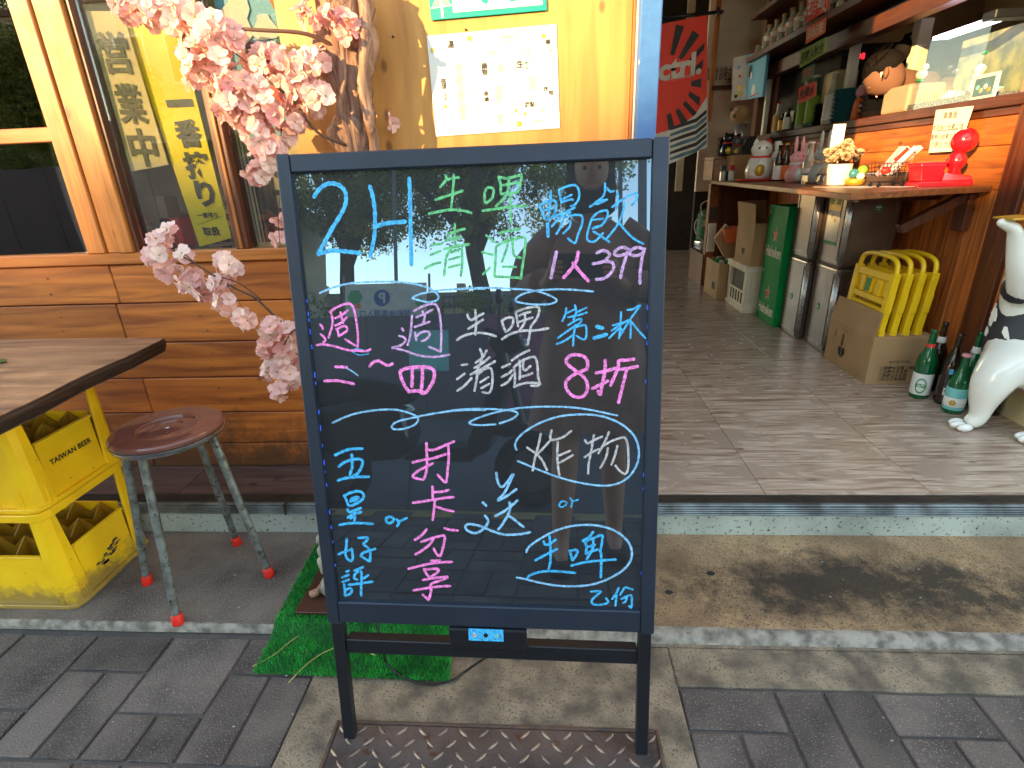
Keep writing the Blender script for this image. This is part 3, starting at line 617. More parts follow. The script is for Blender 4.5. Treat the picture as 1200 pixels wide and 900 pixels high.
wr('ink_white', 2.8, 525, 350, 7.5, [[(180,135),(190,165),(215,185),(260,160),(325,125)],[(185,265),(250,225),(320,180)],[(250,95),(258,200),(250,315)],[(85,365),(150,325),(250,300),(350,305),(435,330)],
 [(485,190),(500,240),(520,290)],[(485,190),(530,165),(580,165),(585,210),(560,260),(520,290)],[(610,120),(622,180),(630,240)],[(610,115),(680,85),(780,65),(815,75),(815,120),(790,180),(745,240),(730,320),(715,400)],[(640,145),(700,120),(740,110)],[(640,200),(700,180),(760,160)],[(690,130),(690,200),(640,280)],[(485,355),(560,310),(660,280),(780,275),(900,255)],
 [(125,585),(180,578)],[(85,712),(155,660)],[(85,815),(150,770),(215,700)],[(290,440),(310,500),(300,560),(250,660)],[(250,565),(310,520),(350,455)],[(240,610),(310,570),(375,515)],[(205,670),(300,620),(425,550)],[(270,650),(255,740),(240,815)],[(270,670),(330,620),(385,615),(400,680),(395,770),(370,830),(310,825)],[(290,740),(365,690)],[(300,790),(375,750)],
 [(485,605),(560,570)],[(480,690),(540,660),(575,630)],[(480,765),(540,730),(578,670)],[(570,545),(650,490),(730,450)],[(590,600),(600,680),(595,780)],[(590,605),(640,560),(720,520),(780,515),(800,590),(805,680),(815,760),(740,765)],[(590,775),(680,745),(760,740),(830,750)],[(640,540),(645,620),(640,710)],[(680,530),(670,600),(690,630),(740,590)],[(650,690),(700,675),(755,655)]])
wr('ink_blue', 2.4, 640, 345, 6.923, [[(180,105),(175,150),(148,212)],[(175,150),(250,115)],[(250,80),(262,130),(240,200)],[(262,140),(348,100)],[(195,180),(270,165),(350,140)],[(195,245),(270,200),(305,195),(290,230),(230,265),(110,350)],[(240,265),(280,255),(340,250),(335,360),(260,330)],[(255,240),(240,330),(235,415)],[(100,400),(170,370),(240,320)],[(550,290),(600,255),(640,230)],[(560,245),(640,225),(690,200)],[(630,135),(625,230),(612,355)],[(530,350),(580,300),(620,260)],[(620,260),(650,300)],[(680,118),(730,110),(785,80),(745,140),(700,200),(620,330)],[(705,190),(708,270),(705,350)],[(715,215),(770,285),(830,350)]])
wr('ink_blue', 4.4, 640, 345, 6.923, [[(428,255),(480,268)],[(405,350),(460,335),(512,318)]])
wr('ink_pink', 3.9, 640, 345, 6.923, [[(345,610),(355,560),(335,510),(280,488),(220,490),(180,525),(185,560),(230,600),(280,635),(330,680),(352,740),(340,800),(300,832),(240,828),(190,785),(172,730),(190,690),(250,645),(345,605)],[(420,635),(500,620),(580,595)],[(498,530),(495,620),(470,740),(455,812),(435,780)],[(390,765),(460,730),(520,700)],[(735,520),(670,530),(610,535),(605,580),(575,660),(540,738)],[(610,605),(680,598),(765,580)],[(675,605),(650,700),(625,800),(605,880)]])
wr('ink_blue', 3.2, 380, 510, 9, [[(105,228),(180,190),(270,162),(400,155)],[(145,350),(200,305),(290,272),(375,268),(400,300),(385,360),(345,420),(300,445)],[(285,215),(290,300),(285,370),(262,435)],[(135,495),(220,470),(340,455),(470,455)],[(200,650),(225,700),(250,765)],[(210,655),(270,625),(350,608),(400,630),(408,670),(380,710),(300,755),(250,765)],[(270,720),(290,685),(345,670),(350,685),(300,715)],[(235,800),(260,830),(320,810),(380,785)],[(240,890),(300,855),(385,828)],[(310,810),(300,860),(270,900)]])
wr('ink_blue', 3.0, 380, 600, 8.18, [[(135,145),(220,128),(330,125),(462,132)],[(290,60),(280,110)],[(590,70),(592,110),(625,125),(660,100),(655,72),(615,65),(590,85)],[(690,85),(712,120),(695,155)],[(712,110),(790,72)],[(208,275),(205,340),(195,400),(205,460),(245,490),(265,465),(262,410),(255,370)],[(125,428),(190,400),(260,378)],[(320,268),(410,265),(395,300),(368,328),(410,360),(435,410),(430,495)],[(430,495),(380,465),(345,440),(370,410),(430,390),(485,372)],
 [(200,595),(228,585)],[(160,652),(225,625)],[(165,695),(228,670)],[(180,715),(188,780),(188,825)],[(190,770),(240,755),(255,775),(235,810),(190,825)],[(280,585),(330,565),(365,548)],[(320,590),(285,620),(280,660),(310,670)],[(345,590),(350,640),(345,730),(345,828)],[(415,625),(370,660)],[(220,722),(300,712),(380,700),(458,690)]])
wr('ink_pink', 3.0, 470, 505, 8.18, [[(245,125),(250,190)],[(250,190),(320,190),(420,150),(512,108)],[(110,315),(200,292),(320,270),(430,232)],[(245,180),(250,290),(245,390),(225,460),(200,478),(112,452),(160,400),(230,360),(308,322)],[(455,150),(460,260),(450,380),(435,500),(400,485),(352,430)]])
wr('ink_pink', 3.0, 470, 505, 8.18, [[(302,545),(305,660)],[(320,600),(400,595),(462,578)],[(112,705),(200,692),(320,672),(420,655),(508,648)],[(325,680),(315,780),(302,870)],[(335,740),(410,765),(505,785)]])
wr('ink_pink', 3.0, 470, 605, 8.18, [[(245,140),(195,200),(128,245)],[(415,130),(470,145),(545,152)],[(190,265),(270,235),(350,212),(415,205),(410,280),(375,395),(340,380),(312,325)],[(310,235),(270,290),(200,345),(135,385)],[(285,445),(375,442)],[(65,525),(180,495),(330,465),(490,455)],[(215,525),(240,570),(270,600),(330,570),(355,525),(215,530)],[(205,632),(300,615),(445,600),(380,635),(285,670),(285,730),(262,820),(240,805),(202,770)],[(112,732),(230,712),(350,695),(470,688)]])
wr('ink_light', 3.0, 540, 540, 9, [[(382,135),(392,210),(415,270),(450,285),(510,220),(562,148),(520,250),(460,360),(395,432),(490,385),(598,310)],[(370,598),(480,535),(608,430)],[(522,450),(525,530),(490,610),(440,690),(400,742)],[(510,590),(590,650),(670,715)],[(235,450),(275,490)],[(258,592),(292,640),(280,690),(240,735),(180,775),(120,775),(65,745),(52,710),(80,685),(150,690),(240,715),(330,755),(440,790),(540,795),(640,788),(742,768)]])
wr('ink_white', 2.7, 600, 480, 7.5, [[(142,338),(180,365),(235,400)],[(265,215),(245,310),(215,420),(190,545)],[(355,270),(300,330),(240,390)],[(235,400),(280,460),(318,540)],[(362,185),(350,265),(420,262),(480,235),(535,190)],[(415,285),(410,400),(415,500),(428,585)],[(425,410),(528,365)],[(425,475),(480,445),(548,405)],[(655,270),(680,300),(740,270),(810,240)],[(735,225),(715,350),(690,470),(682,570)],[(650,425),(720,380),(780,350)],[(870,200),(830,290),(775,390)],[(800,340),(870,290),(960,255),(1010,250),(1035,310),(1040,400),(1040,500),(1015,570),(960,540),(925,495)],[(860,340),(840,430),(790,520)],[(945,320),(920,410),(890,490)]])
wr('ink_light', 2.4, 600, 480, 7.5, [[(50,362),(35,320),(60,260),(130,195),(250,125),(400,70),(550,47),(720,47),(860,75),(980,130),(1070,205),(1120,290),(1135,400),(1110,500),(1050,590),(960,650),(850,675),(720,668),(560,640),(400,595),(240,535),(120,485),(58,460)]])
wr('ink_blue', 2.0, 600, 480, 7.5, [[(440,820),(425,850),(445,868),(480,850),(490,825),(450,815),(435,830)],[(520,785),(540,815),(530,868)],[(545,815),(595,800)]])
wr('ink_light', 2.6, 600, 600, 7.5, [[(130,370),(150,325),(220,270),(330,205),(450,155),(580,128),(720,125),(850,148),(960,200),(1040,280),(1068,370),(1050,450),(980,530),(860,600),(720,650),(560,668),(380,660),(220,630),(120,605),(45,592)]])
wr('ink_blue', 3.0, 600, 600, 7.5, [[(285,270),(300,300),(340,290),(395,255)],[(210,440),(300,390),(405,338)],[(338,220),(345,330),(345,440),(325,530)],[(140,600),(165,570),(260,540),(400,535),(565,550)],[(515,350),(530,400),(540,438)],[(515,355),(580,345),(575,390),(540,438)],[(725,185),(690,230),(630,265)],[(640,265),(665,310),(658,380)],[(660,270),(730,240),(805,215),(800,290),(785,360)],[(670,320),(740,300)],[(655,380),(720,355),(765,340)],[(725,255),(720,330),(665,430)],[(530,485),(650,455),(780,440),(925,430)],[(795,370),(795,480),(790,590)]])
wr('ink_blue', 2.7, 600, 600, 7.5, [[(700,715),(790,712),(750,750),(712,790),(720,825),(790,830),(855,810),(835,770)],[(950,680),(920,740),(890,780)],[(930,740),(920,840)],[(1000,680),(960,745)],[(1010,675),(1075,695)],[(970,780),(1050,745),(1065,780),(1060,855),(1040,840)],[(1020,760),(1010,800),(985,815)]])
lift = 0; groups = []
for (c, wpx, ox, oy, sc, sts) in W:
    items = []
    for st in sts:
        px = [(ox + x / sc, oy + y / sc) for x, y in st]
        dn = [Vector(q) for q in smoothline([(x, y, 0) for x, y in px], 4)]
        items.append((px, dn))
    par = list(range(len(items)))
    def find(i):
        while par[i] != i: i = par[i]
        return i
    for i in range(len(items)):
        for j in range(i):
            if find(i) != find(j) and min((p - q).length for p in items[i][1] for q in items[j][1]) < 9.0: par[find(i)] = find(j)
    gr = {}
    for i in range(len(items)): gr.setdefault(find(i), []).append(items[i][0])
    for g in gr.values(): groups.append((c, wpx, g))
for (c, wpx, g) in groups:
    mb = MB()
    for px in g:
        lift += 1
        pts = [bp(*PB(x, y)) for x, y in px]; m_per_px = abs(PB(px[0][0] + 1, px[0][1])[0] - PB(*px[0])[0])
        ribbon(mb, smoothline(pts, 5), wpx * m_per_px, BN, -.0078 + (lift % 12) * .00002)
    mb.build('written_character', c, board)
# cable from the control box
cab = [PZ(440, 728, .14), PZ(449, 755, .10), PZ(452, 775, .03), PZ(470, 792, .012), PZ(500, 802, .008), PZ(530, 797, .008), PZ(552, 782, .02), bp(pin['cbr'][0] - .04, pin['cbr'][1], -.01)]
tag(MB().tube(smoothline(cab, 6), .0026, 8).build('power_cable', 'black_metal', smooth=True), 'thin black cable looping over the turf mat below the sign', 'cable')
# ================================================================ STOOL
sc_ = Vector((-.909, 1.10, ZS))
stool = thing('stool', sc_, 'round brown enamel seat stool with four grey steel legs in red rubber caps', 'stool')
zt = .4775
MB().lathe((sc_.x, sc_.y, 0), [(.001, zt - .001), (.034, zt - .0035), (.037, zt - .001), (.058, zt - .001), (.062, zt - .003), (.066, zt + .001), (.100, zt + .003), (.117, zt + .002), (.121, zt - .002), (.1215, zt - .008), (.119, zt - .010), (.001, zt - .010)], 56).build('seat', 'seat_enamel', stool, auto=True)
MB().lathe((sc_.x, sc_.y, 0), [(.1195, zt - .0102), (.1225, zt - .0115), (.1225, zt - .0145), (.118, zt - .0165), (.121, zt - .019), (.119, zt - .024), (.11, zt - .024), (.11, zt - .0102)], 56).build('seat_ring', 'chrome', stool, auto=True)
MB().lathe((sc_.x, sc_.y, 0), [(.001, zt + .0002), (.006, zt), (.007, zt - .002)], 12).build('rivet', 'chrome', stool, smooth=True)
for q in ((208, 728), (172, 681), (278, 635), (316, 672)):
    f = PZ(*q, ZS + .008); f.z = ZS; d = (f - sc_); d.z = 0; t = Vector((-d.x * .0, 0, 0)); u = d.normalized()
    pts = [f + Z * .01, f + Z * .2 - d * .17, f + Z * .40 - d * .33, f + Z * .43 - d * .37, sc_ + u * .075 + Z * (.451 - ZS), sc_ + u * .03 + Z * (.455 - ZS)]
    pts[4].z = .4495; pts[5].z = .452
    lg = MB().tube(smoothline(pts, 5), .0095, 12).build('leg', 'steel_tube', stool, smooth=True)
    MB().lathe(f - Z * .0 , [(.0125, 0), (.0130, .003), (.0125, .026), (.011, .028)], 14, (pts[1] - pts[0])).build('rubber_foot', 'red_rubber', lg, smooth=True)
# ================================================================ YELLOW CRATES
def crate(name, label, loc, wear, txt):
    L_, D, H = .37, .275, .283       # -x extent, +y extent, height; origin at the near right corner
    c = thing(name, loc, label, 'beer crate', 'yellow crates under the table')
    def b(x0, y0, z0, x1, y1, z1, nm='rim', mt='crate_yellow', bv=.003): return MB().box((x0, y0, z0), (x1, y1, z1)).build(nm, mt, c, bevel=bv, local=True)
    b(-L_ + .01, .01, 0, -.01, D - .01, .012, 'base')
    for z0, z1, o in ((0, .012, .0), (.262, .283, .0)):
        r = MB()
        pr = [(-L_ + .03, -o), (-.03, -o), (-.008, .006), (o, .03), (o, D - .03), (-.008, D - .006), (-.03, D + o), (-L_ + .03, D + o), (-L_ + .008, D - .006), (-L_ - o, D - .03), (-L_ - o, .03), (-L_ + .008, .006)]
        inn = [(x * .93 - L_ * .035, y * .91 + D * .045) for x, y in pr]; nn = len(pr)
        vs = [(x, y, z0) for x, y in pr] + [(x, y, z1) for x, y in pr] + [(x, y, z0) for x, y in inn] + [(x, y, z1) for x, y in inn]
        fs = []
        for i in range(nn):
            j = (i + 1) % nn; fs += [(i, j, nn + j, nn + i), (2 * nn + j, 2 * nn + i, 3 * nn + i, 3 * nn + j), (nn + i, nn + j, 3 * nn + j, 3 * nn + i), (j, i, 2 * nn + i, 2 * nn + j)]
        r.add(vs, fs).build('rim', 'crate_yellow', c, bevel=.002, local=True)
    for (x, y, sx, sy) in ((0, 0, -1, 1), (-L_, 0, 1, 1), (0, D, -1, -1), (-L_, D, 1, -1)):
        def P(u, v, z): return (x + sx * u, y + sy * v, z)
        m_ = MB(); w1, w2 = .058, .040
        lo = [(.004, .024), (.012, .010), (.026, .004), (w1, .004), (w1, .012), (.03, .014), (.014, .028), (.012, w1), (.004, w1)]
        hi = [(.004, .024), (.012, .010), (.026, .004), (w2, .004), (w2, .012), (.03, .014), (.014, .028), (.012, w2), (.004, w2)]
        n_ = len(lo); fs = [(i, (i + 1) % n_, n_ + (i + 1) % n_, n_ + i) for i in range(n_)] + [tuple(range(n_))[::-1], tuple(range(n_, 2 * n_))]
        m_.add([P(u, v, .010) for u, v in lo] + [P(u, v, .264) for u, v in hi], fs).build('corner_column', 'crate_yellow', c, bevel=.002, local=True)
        for (u, v) in ((.036, .001), (.001, .036)):
            b(x + sx * u, y + sy * v, .012, x + sx * (u + (.003 if u > .01 else .008)), y + sy * (v + (.008 if u > .01 else .003)), .06, 'rib', bv=.001)
    zp = .150
    b(-.056, .012, .012, -L_ + .056, .016, zp, 'side_panel', bv=.001); b(-.054, .008, zp, -L_ + .054, .018, zp + .006, 'panel_lip', bv=.001)
    b(-.056, D - .016, .012, -L_ + .056, D - .012, zp, 'side_panel', bv=.001)
    b(-.016, .056, .012, -.010, D - .056, zp, 'side_panel', bv=.001); b(-.018, .054, zp, -.006, D - .054, zp + .006, 'panel_lip', bv=.001)
    b(-L_ + .016, .056, .012, -L_ + .012, D - .056, zp, 'side_panel', bv=.001)
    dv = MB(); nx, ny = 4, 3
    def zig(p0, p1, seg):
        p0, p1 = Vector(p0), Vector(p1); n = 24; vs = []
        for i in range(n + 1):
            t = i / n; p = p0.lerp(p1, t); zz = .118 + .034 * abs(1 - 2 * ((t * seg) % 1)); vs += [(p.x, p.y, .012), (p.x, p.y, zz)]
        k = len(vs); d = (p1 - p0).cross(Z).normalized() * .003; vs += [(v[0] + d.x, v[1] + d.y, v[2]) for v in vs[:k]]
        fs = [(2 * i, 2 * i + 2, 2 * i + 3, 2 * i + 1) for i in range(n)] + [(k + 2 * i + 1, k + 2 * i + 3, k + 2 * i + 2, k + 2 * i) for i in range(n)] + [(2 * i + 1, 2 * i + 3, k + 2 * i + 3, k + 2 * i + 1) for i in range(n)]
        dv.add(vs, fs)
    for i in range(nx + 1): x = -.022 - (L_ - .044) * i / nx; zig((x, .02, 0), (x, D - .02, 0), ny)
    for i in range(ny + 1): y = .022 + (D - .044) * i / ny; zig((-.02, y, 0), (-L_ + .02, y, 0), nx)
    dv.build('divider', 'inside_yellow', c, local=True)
    if txt: text('TAIWAN BEER', Vector(loc) + Vector((-.0095, D / 2, .095)), Y, Z, 1, 'ink_print', c, w=.125, bold=.03)
    else:
        o = MB(); random.seed(3)
        for i in range(26): yy = random.uniform(.09, .17); zz = .05 + (yy - .09) * .35 + random.uniform(-.012, .012); o.box((-.0099, yy, zz), (-.0092, yy + random.uniform(.006, .02), zz + random.uniform(.002, .006)))
        o.build('worn_mark', 'print_grey', c, local=True)
        MB().box((-.33, .0105, .035), (-.235, .0119, .075)).build('torn_sticker', 'paper', c, local=True)
        o = MB()
        for i in range(9): o.box((-.325 + i * .009, .0098, .04 + (i % 3) * .006), (-.319 + i * .009, .0104, .06))
        o.build('sticker_print', 'print', c, local=True)
    return c
crate('beer_crate', 'yellow plastic bottle crate at the bottom of the stack, scuffed side and torn sticker', Vector((-1.192, .984, ZS)), 1, False)
crate('beer_crate', 'yellow plastic bottle crate with black lettering directly under the table top', Vector((-1.192, .988, ZS + .2845)), 0, True)
# ================================================================ TABLE
tz = .632
tb = thing('plank_table', (-1.5, 1.1, .588), 'rustic dark edged wooden table top resting on yellow crates', 'table')
tip = PZ(192, 396, tz); fl = PZ(-40, 505, tz); bl = PZ(-60, 398, tz)
poly = [tip, tip + Vector((.004, -.02, 0)), tip.lerp(fl, .25) + X * .006, tip.lerp(fl, .5) - X * .004, tip.lerp(fl, .75) + X * .004, fl, fl - X * .9, Vector((fl.x - .9, tip.y + .01, tz)), bl, tip.lerp(bl, .5) + Y * .003]
MB().prism([p - Z * .003 for p in poly], -Z * .0001).build('board', 'table_wood', tb)
MB().prism([(p.x, p.y, tz) for p in poly], (0, 0, -.004)).build('board', 'table_wood', tb)
n_ = len(poly); cx = sum((p for p in poly), Vector()) / n_
def ring(k, z): return [(p.x + (cx.x - p.x) * k, p.y + (cx.y - p.y) * k, z) for p in poly]
e = MB(); r = [ring(-.002, tz - .002), ring(-.012, tz - .010), ring(-.004, tz - .022), ring(.012, tz - .034)]
vs = sum(r, []); fs = [(k * n_ + i, k * n_ + (i + 1) % n_, (k + 1) * n_ + (i + 1) % n_, (k + 1) * n_ + i) for k in range(3) for i in range(n_)] + [tuple(range(n_)), tuple(range(3 * n_, 4 * n_))[::-1]]
e.add(vs, fs).build('burnt_edge', 'burnt_wood', tb, bevel=.002)
MB().box((-2.0, .80, tz - .044), (tip.x - .115, tip.y - .05, tz - .0345)).build('apron', 'burnt_wood', tb, bevel=.003)
ab = MB().box((tip.x - .145, .8, .589), (tip.x - .118, tip.y - .09, tz - .0345)).build('apron', 'burnt_wood', tb, bevel=.003)
p = PZ(-1, 425, tz); tag(MB().ball(p + Z * .004, (.02, .012, .004), 10, 6).build('leaf', 'leaves', smooth=True), 'small green leaf lying on the table top at the left edge', 'leaf')
# ================================================================ TURF MAT, TILE, DRIFTWOOD
q = [PZ(297, 790, .004), PZ(527, 800, .004), PZ(531, 690, .024), PZ(372, 636, .024)]
mat_t = thing('turf_mat', (-.45, 1.0, 0), 'bright green artificial turf mat lying over the kerb behind the sign', 'turf mat')
def tm(u, v):
    a = q[0].lerp(q[1], u); b_ = q[3].lerp(q[2], u); p = a.lerp(b_, v); p.z = .0235 if p.y > .955 else (.004 if p.y < .915 else .004 + .0195 * (p.y - .915) / .04); return p
g = MB(); NX, NY = 30, 30
g.add([tm(i / NX, j / NY) + Z * .003 for j in range(NY + 1) for i in range(NX + 1)], [(j * (NX + 1) + i, j * (NX + 1) + i + 1, (j + 1) * (NX + 1) + i + 1, (j + 1) * (NX + 1) + i) for j in range(NY) for i in range(NX)])
g.build('backing', 'grass_base', mat_t)
b_ = MB(); random.seed(11)
for i in range(26000):
    u, v = random.random() * 1.006 - .003, random.random() * 1.01 - .005; p = tm(min(1, max(0, u)), min(1, max(0, v))) + Z * .003; an = random.uniform(0, 6.283); h = random.uniform(.006, .0135); d = Vector((math.cos(an), math.sin(an), 0)) * .0008
    l = Vector((random.uniform(-1, 1), random.uniform(-1, 1), 0)) * .005
    b_.add([p - d, p + d, p + l + Z * h], [(0, 1, 2)])
o = b_.build('blades', 'grass', mat_t); o['kind'] = 'stuff'
ti = MB().box((-.62 * 1, .967, .036), (-.335, 1.22, .044)).build('brown_tile', 'brown_tile', bevel=.001)
tag(ti, 'square dark brown tile lying on the green turf under the driftwood', 'tile')
tw = MB(); 
tw.tube(smoothline([PZ(346, 727, .012), PZ(380, 722, .013), PZ(340, 752, .012), PZ(320, 768, .01), PZ(296, 781, .004)], 4), .0015, 5)
tw.tube(smoothline([PZ(440, 768, .015), PZ(410, 757, .014), PZ(385, 762, .014), PZ(360, 778, .013), PZ(338, 800, .004)], 4), .0013, 5)
tag(tw.build('dry_stem', 'yellow_sepal'), 'thin dry yellow stems lying across the green turf mat', 'stem', kind='stuff')
trunk = thing('cherry_tree', (-.52, 1.2, .044), 'artificial cherry tree on a gnarled driftwood trunk with pink blossoms beside the window', 'tree')
def knob(pts, rad, seed, name, mt='bark', n=14, amp=.25):
    P = smoothline(pts, 6); R = []
    for i in range(len(P)):
        t = i / (len(P) - 1) * (len(rad) - 1); k = min(int(t), len(rad) - 2); R.append(rad[k] + (rad[k + 1] - rad[k]) * (t - k))
    m_ = MB().tube(P, R, n); 
    for i, v in enumerate(m_.v):
        c = P[min(i // n, len(P) - 1)]; d = (v - c); v += d * amp * 2 * noise.noise(v * 14 + Vector((seed, 0, 0))) + d * amp * noise.noise(v * 45)
    return m_.build(name, mt, trunk, smooth=True)
t0 = Vector((-.54, 1.17, .05)); yT = 1.43
def T(px, py, y=yT): return PY(px, py, y)
knob([t0, (-.545, 1.25, .3), (-.55, 1.36, .7), T(415, 200), T(412, 120), T(402, 50), T(398, -30)], [.045, .036, .038, .052, .05, .062, .055], 1, 'trunk', amp=.32)
knob([t0 + Vector((.05, .0, 0)), (-.50, 1.30, .5), T(438, 200, 1.40), T(433, 140, 1.38), T(425, 95, 1.38), T(428, 30, 1.38), T(420, -30)], [.02, .014, .011, .012, .011, .012, .012], 2, 'vine', n=9)
knob([T(412, 200, 1.36), T(410, 160, 1.36), T(398, 125, 1.36), T(404, 90, 1.36), T(400, 40, 1.36)], [.006, .006, .007, .005, .005], 3, 'vine', n=7)
knob([t0, (-.58, 1.14, .09), (-.60, 1.13, .14), (-.575, 1.15, .17)], [.028, .024, .016, .008], 4, 'root', 'stone', amp=.5)
knob([PZ(392, 668, .09), PZ(375, 690, .06), PZ(364, 697, .05)], [.013, .012, .008], 5, 'root', 'bark', amp=.3)
for (px, py, z, r) in ((382, 660, .10, .022), (386, 685, .07, .022), (380, 645, .13, .018), (396, 700, .055, .02)):
    o = MB().ball(PZ(px, py, z), (r, r, r * 1.2), 12, 8)
    for v in o.v: v += (v - PZ(px, py, z)) * .5 * noise.noise(v * 40)
    o.build('stone_lump', 'stone', trunk, smooth=True)
o = MB().ball((PZ(428, 722, .05)), (.026, .014, .012), 12, 8)
for v in o.v: v += Vector((.004, .004, .004)) * noise.noise(v * 60)
tag(o.build('white_pebble', 'stone', smooth=True), 'rough pale stone lying on the brown tile behind the lower rail', 'stone')
# ---- blossoms: every flower is one part, flowers share six meshes
fl_me = []
random.seed(5)
for k in range(6):
    m_ = MB(); npet = 5
    for i in range(npet):
        a = 2 * math.pi * i / npet + random.uniform(-.18, .18); lift_ = random.uniform(.15, .75); L_ = random.uniform(.020, .026); Wd = random.uniform(.0105, .0138); tw_ = random.uniform(-.3, .3)
        u = Vector((math.cos(a), math.sin(a), 0)); s_ = Vector((-u.y, u.x, tw_)).normalized()
        def P(t, sgn): 
            wd = Wd * (0.18, .75, 1.0, .72, 0)[t] * sgn; l = L_ * (0.05, .3, .62, .9, 1.0)[t]; h = l * lift_ * (1 + .0) - (l / L_) ** 2 * L_ * lift_ * .55 + (.0025 if sgn else -.001)
            return u * l + s_ * wd + Z * h
        vs = [P(0, 0)] + [P(t, sg) for t in (1, 2, 3) for sg in (-1, 0, 1)] + [P(4, 0) - u * .001]
        m_.add(vs, [(0, 1, 2), (0, 2, 3), (1, 4, 5, 2), (2, 5, 6, 3), (4, 7, 8, 5), (5, 8, 9, 6), (7, 10, 8), (8, 10, 9)])
    m_.mi(1).lathe((0, 0, -.004), [(.001, 0), (.003, .003), (.0025, .006), (.001, .008)], 5)
    o = m_.build('blossom', ['petal' if k % 2 else 'petal_pale', 'yellow_sepal'], None, smooth=False)
    fl_me.append(o.data); bpy.data.objects.remove(o)
spots = []   # (px,py,Y,count,spread px)
for s_ in ((150, 2, 1.34, 8, 14), (178, 8, 1.33, 9, 14), (200, 18, 1.32, 9, 13), (222, 22, 1.31, 9, 13), (243, 34, 1.30, 10, 14), (262, 45, 1.30, 9, 12), (226, 60, 1.30, 6, 10), (232, 85, 1.30, 8, 13), (250, 72, 1.30, 6, 11), (268, 96, 1.30, 10, 14), (290, 108, 1.31, 10, 14), (262, 118, 1.30, 7, 12), (308, 128, 1.32, 9, 13), (282, 135, 1.31, 8, 12), (300, 155, 1.31, 8, 11), (312, 180, 1.31, 8, 12), (300, 200, 1.31, 6, 9),
           (300, 70, 1.34, 8, 12), (318, 66, 1.33, 7, 10), (330, 85, 1.33, 8, 12), (352, 78, 1.33, 8, 12), (366, 70, 1.33, 6, 9), (352, 110, 1.33, 9, 14), (372, 118, 1.33, 7, 11), (340, 138, 1.33, 7, 12), (328, 160, 1.33, 6, 10), (375, 6, 1.34, 8, 13), (395, 16, 1.33, 8, 12), (408, 34, 1.33, 7, 10), (360, 20, 1.35, 5, 10), (452, 140, 1.50, 3, 7), (324, 255, 1.36, 3, 5), (327, 278, 1.36, 2, 4), (170, 18, 1.33, 5, 9)):
    spots.append(s_)
for s_ in ((198, 272, 1.24, 2, 3), (184, 283, 1.24, 3, 6), (178, 302, 1.23, 4, 7), (192, 318, 1.23, 3, 6), (213, 305, 1.23, 3, 7), (222, 330, 1.22, 5, 9), (238, 342, 1.22, 3, 6), (262, 308, 1.23, 3, 6), (270, 318, 1.24, 2, 4), (255, 335, 1.22, 4, 6), (262, 355, 1.22, 4, 7), (285, 372, 1.22, 4, 6), (316, 385, 1.24, 4, 6), (334, 392, 1.25, 4, 7), (312, 408, 1.24, 4, 6), (330, 418, 1.25, 4, 7), (318, 436, 1.24, 4, 7), (338, 445, 1.25, 4, 6), (328, 460, 1.24, 3, 6), (345, 400, 1.26, 3, 5), (345, 430, 1.26, 3, 5)):
    spots.insert(0, (s_[0], s_[1], s_[2], int(s_[3] * 1.35 + .5), s_[4]))
cnt = 0; extra = MB()
for (px, py, yy, c, sp) in spots:
    for i in range(int(c * 1.1)):
        a = random.uniform(0, 6.283); r = sp * math.sqrt(random.random()) * 1.35; p = PY(px + math.cos(a) * r, py + math.sin(a) * r, yy + random.uniform(.0, .06))
        d = Vector((math.cos(a) + random.uniform(-.5, .5), -.8 + random.uniform(-.5, .5), -math.sin(a) + random.uniform(-.4, .5))); R3 = d.to_track_quat('Z', 'Y').to_matrix(); me_ = random.choice(fl_me); s9 = random.uniform(.7, 1.0)
        o9 = len(extra.v); extra.v += [p + R3 @ (v.co * s9) for v in me_.vertices]; extra.f += [[o9 + k9 for k9 in f9.vertices] for f9 in me_.polygons]; extra.m += [f9.material_index for f9 in me_.polygons]
    for i in range(c):
        if cnt >= 298: break
        a = random.uniform(0, 6.283); r = sp * math.sqrt(random.random()) * 1.25
        p = PY(px + math.cos(a) * r, py + math.sin(a) * r, yy + random.uniform(-.03, .03))
        o = bpy.data.objects.new('blossom', random.choice(fl_me)); COL.objects.link(o); o.parent = trunk
        o.location = p - wloc(trunk); d = Vector((math.cos(a) * r / sp + random.uniform(-.4, .4), -.9 + random.uniform(-.3, .3), -math.sin(a) * r / sp + random.uniform(-.3, .5)))
        o.rotation_euler = d.to_track_quat('Z', 'Y').to_euler(); o.rotation_euler.rotate_axis('Z', random.uniform(0, 6))
        s = random.uniform(.8, 1.05); o.scale = (s, s, s); cnt += 1
o = extra.build('blossom_mass', ['petal', 'yellow_sepal'], trunk); o['kind'] = 'stuff'
def branch(pts, r=.0028):
    MB().tube(smoothline(pts, 5), [r * (1 - .6 * i / max(1, (len(pts) - 1) * 5)) for i in range((len(pts) - 1) * 5 + 1)], 6).build('branch', 'twig', trunk, smooth=True)
branch([T(400, 60, 1.40), T(360, 40, 1.36), T(300, 35, 1.33), T(240, 30, 1.32), T(180, 8, 1.33), T(140, -10, 1.34)], .005)
branch([T(405, 170, 1.38), T(372, 155, 1.34), T(345, 120, 1.33), T(318, 98, 1.33), T(290, 90, 1.32)], .004)
branch([T(300, 100, 1.33), T(330, 150, 1.33), T(318, 185, 1.32), T(300, 205, 1.31)], .003)
branch([T(345, 120, 1.34), T(310, 90, 1.33), T(260, 50, 1.32)], .003)
branch([T(400, 400, 1.34), T(350, 388, 1.28), T(327, 375, 1.26), T(300, 350, 1.24), T(270, 335, 1.23), T(230, 310, 1.24), T(198, 291, 1.24)], .0042)
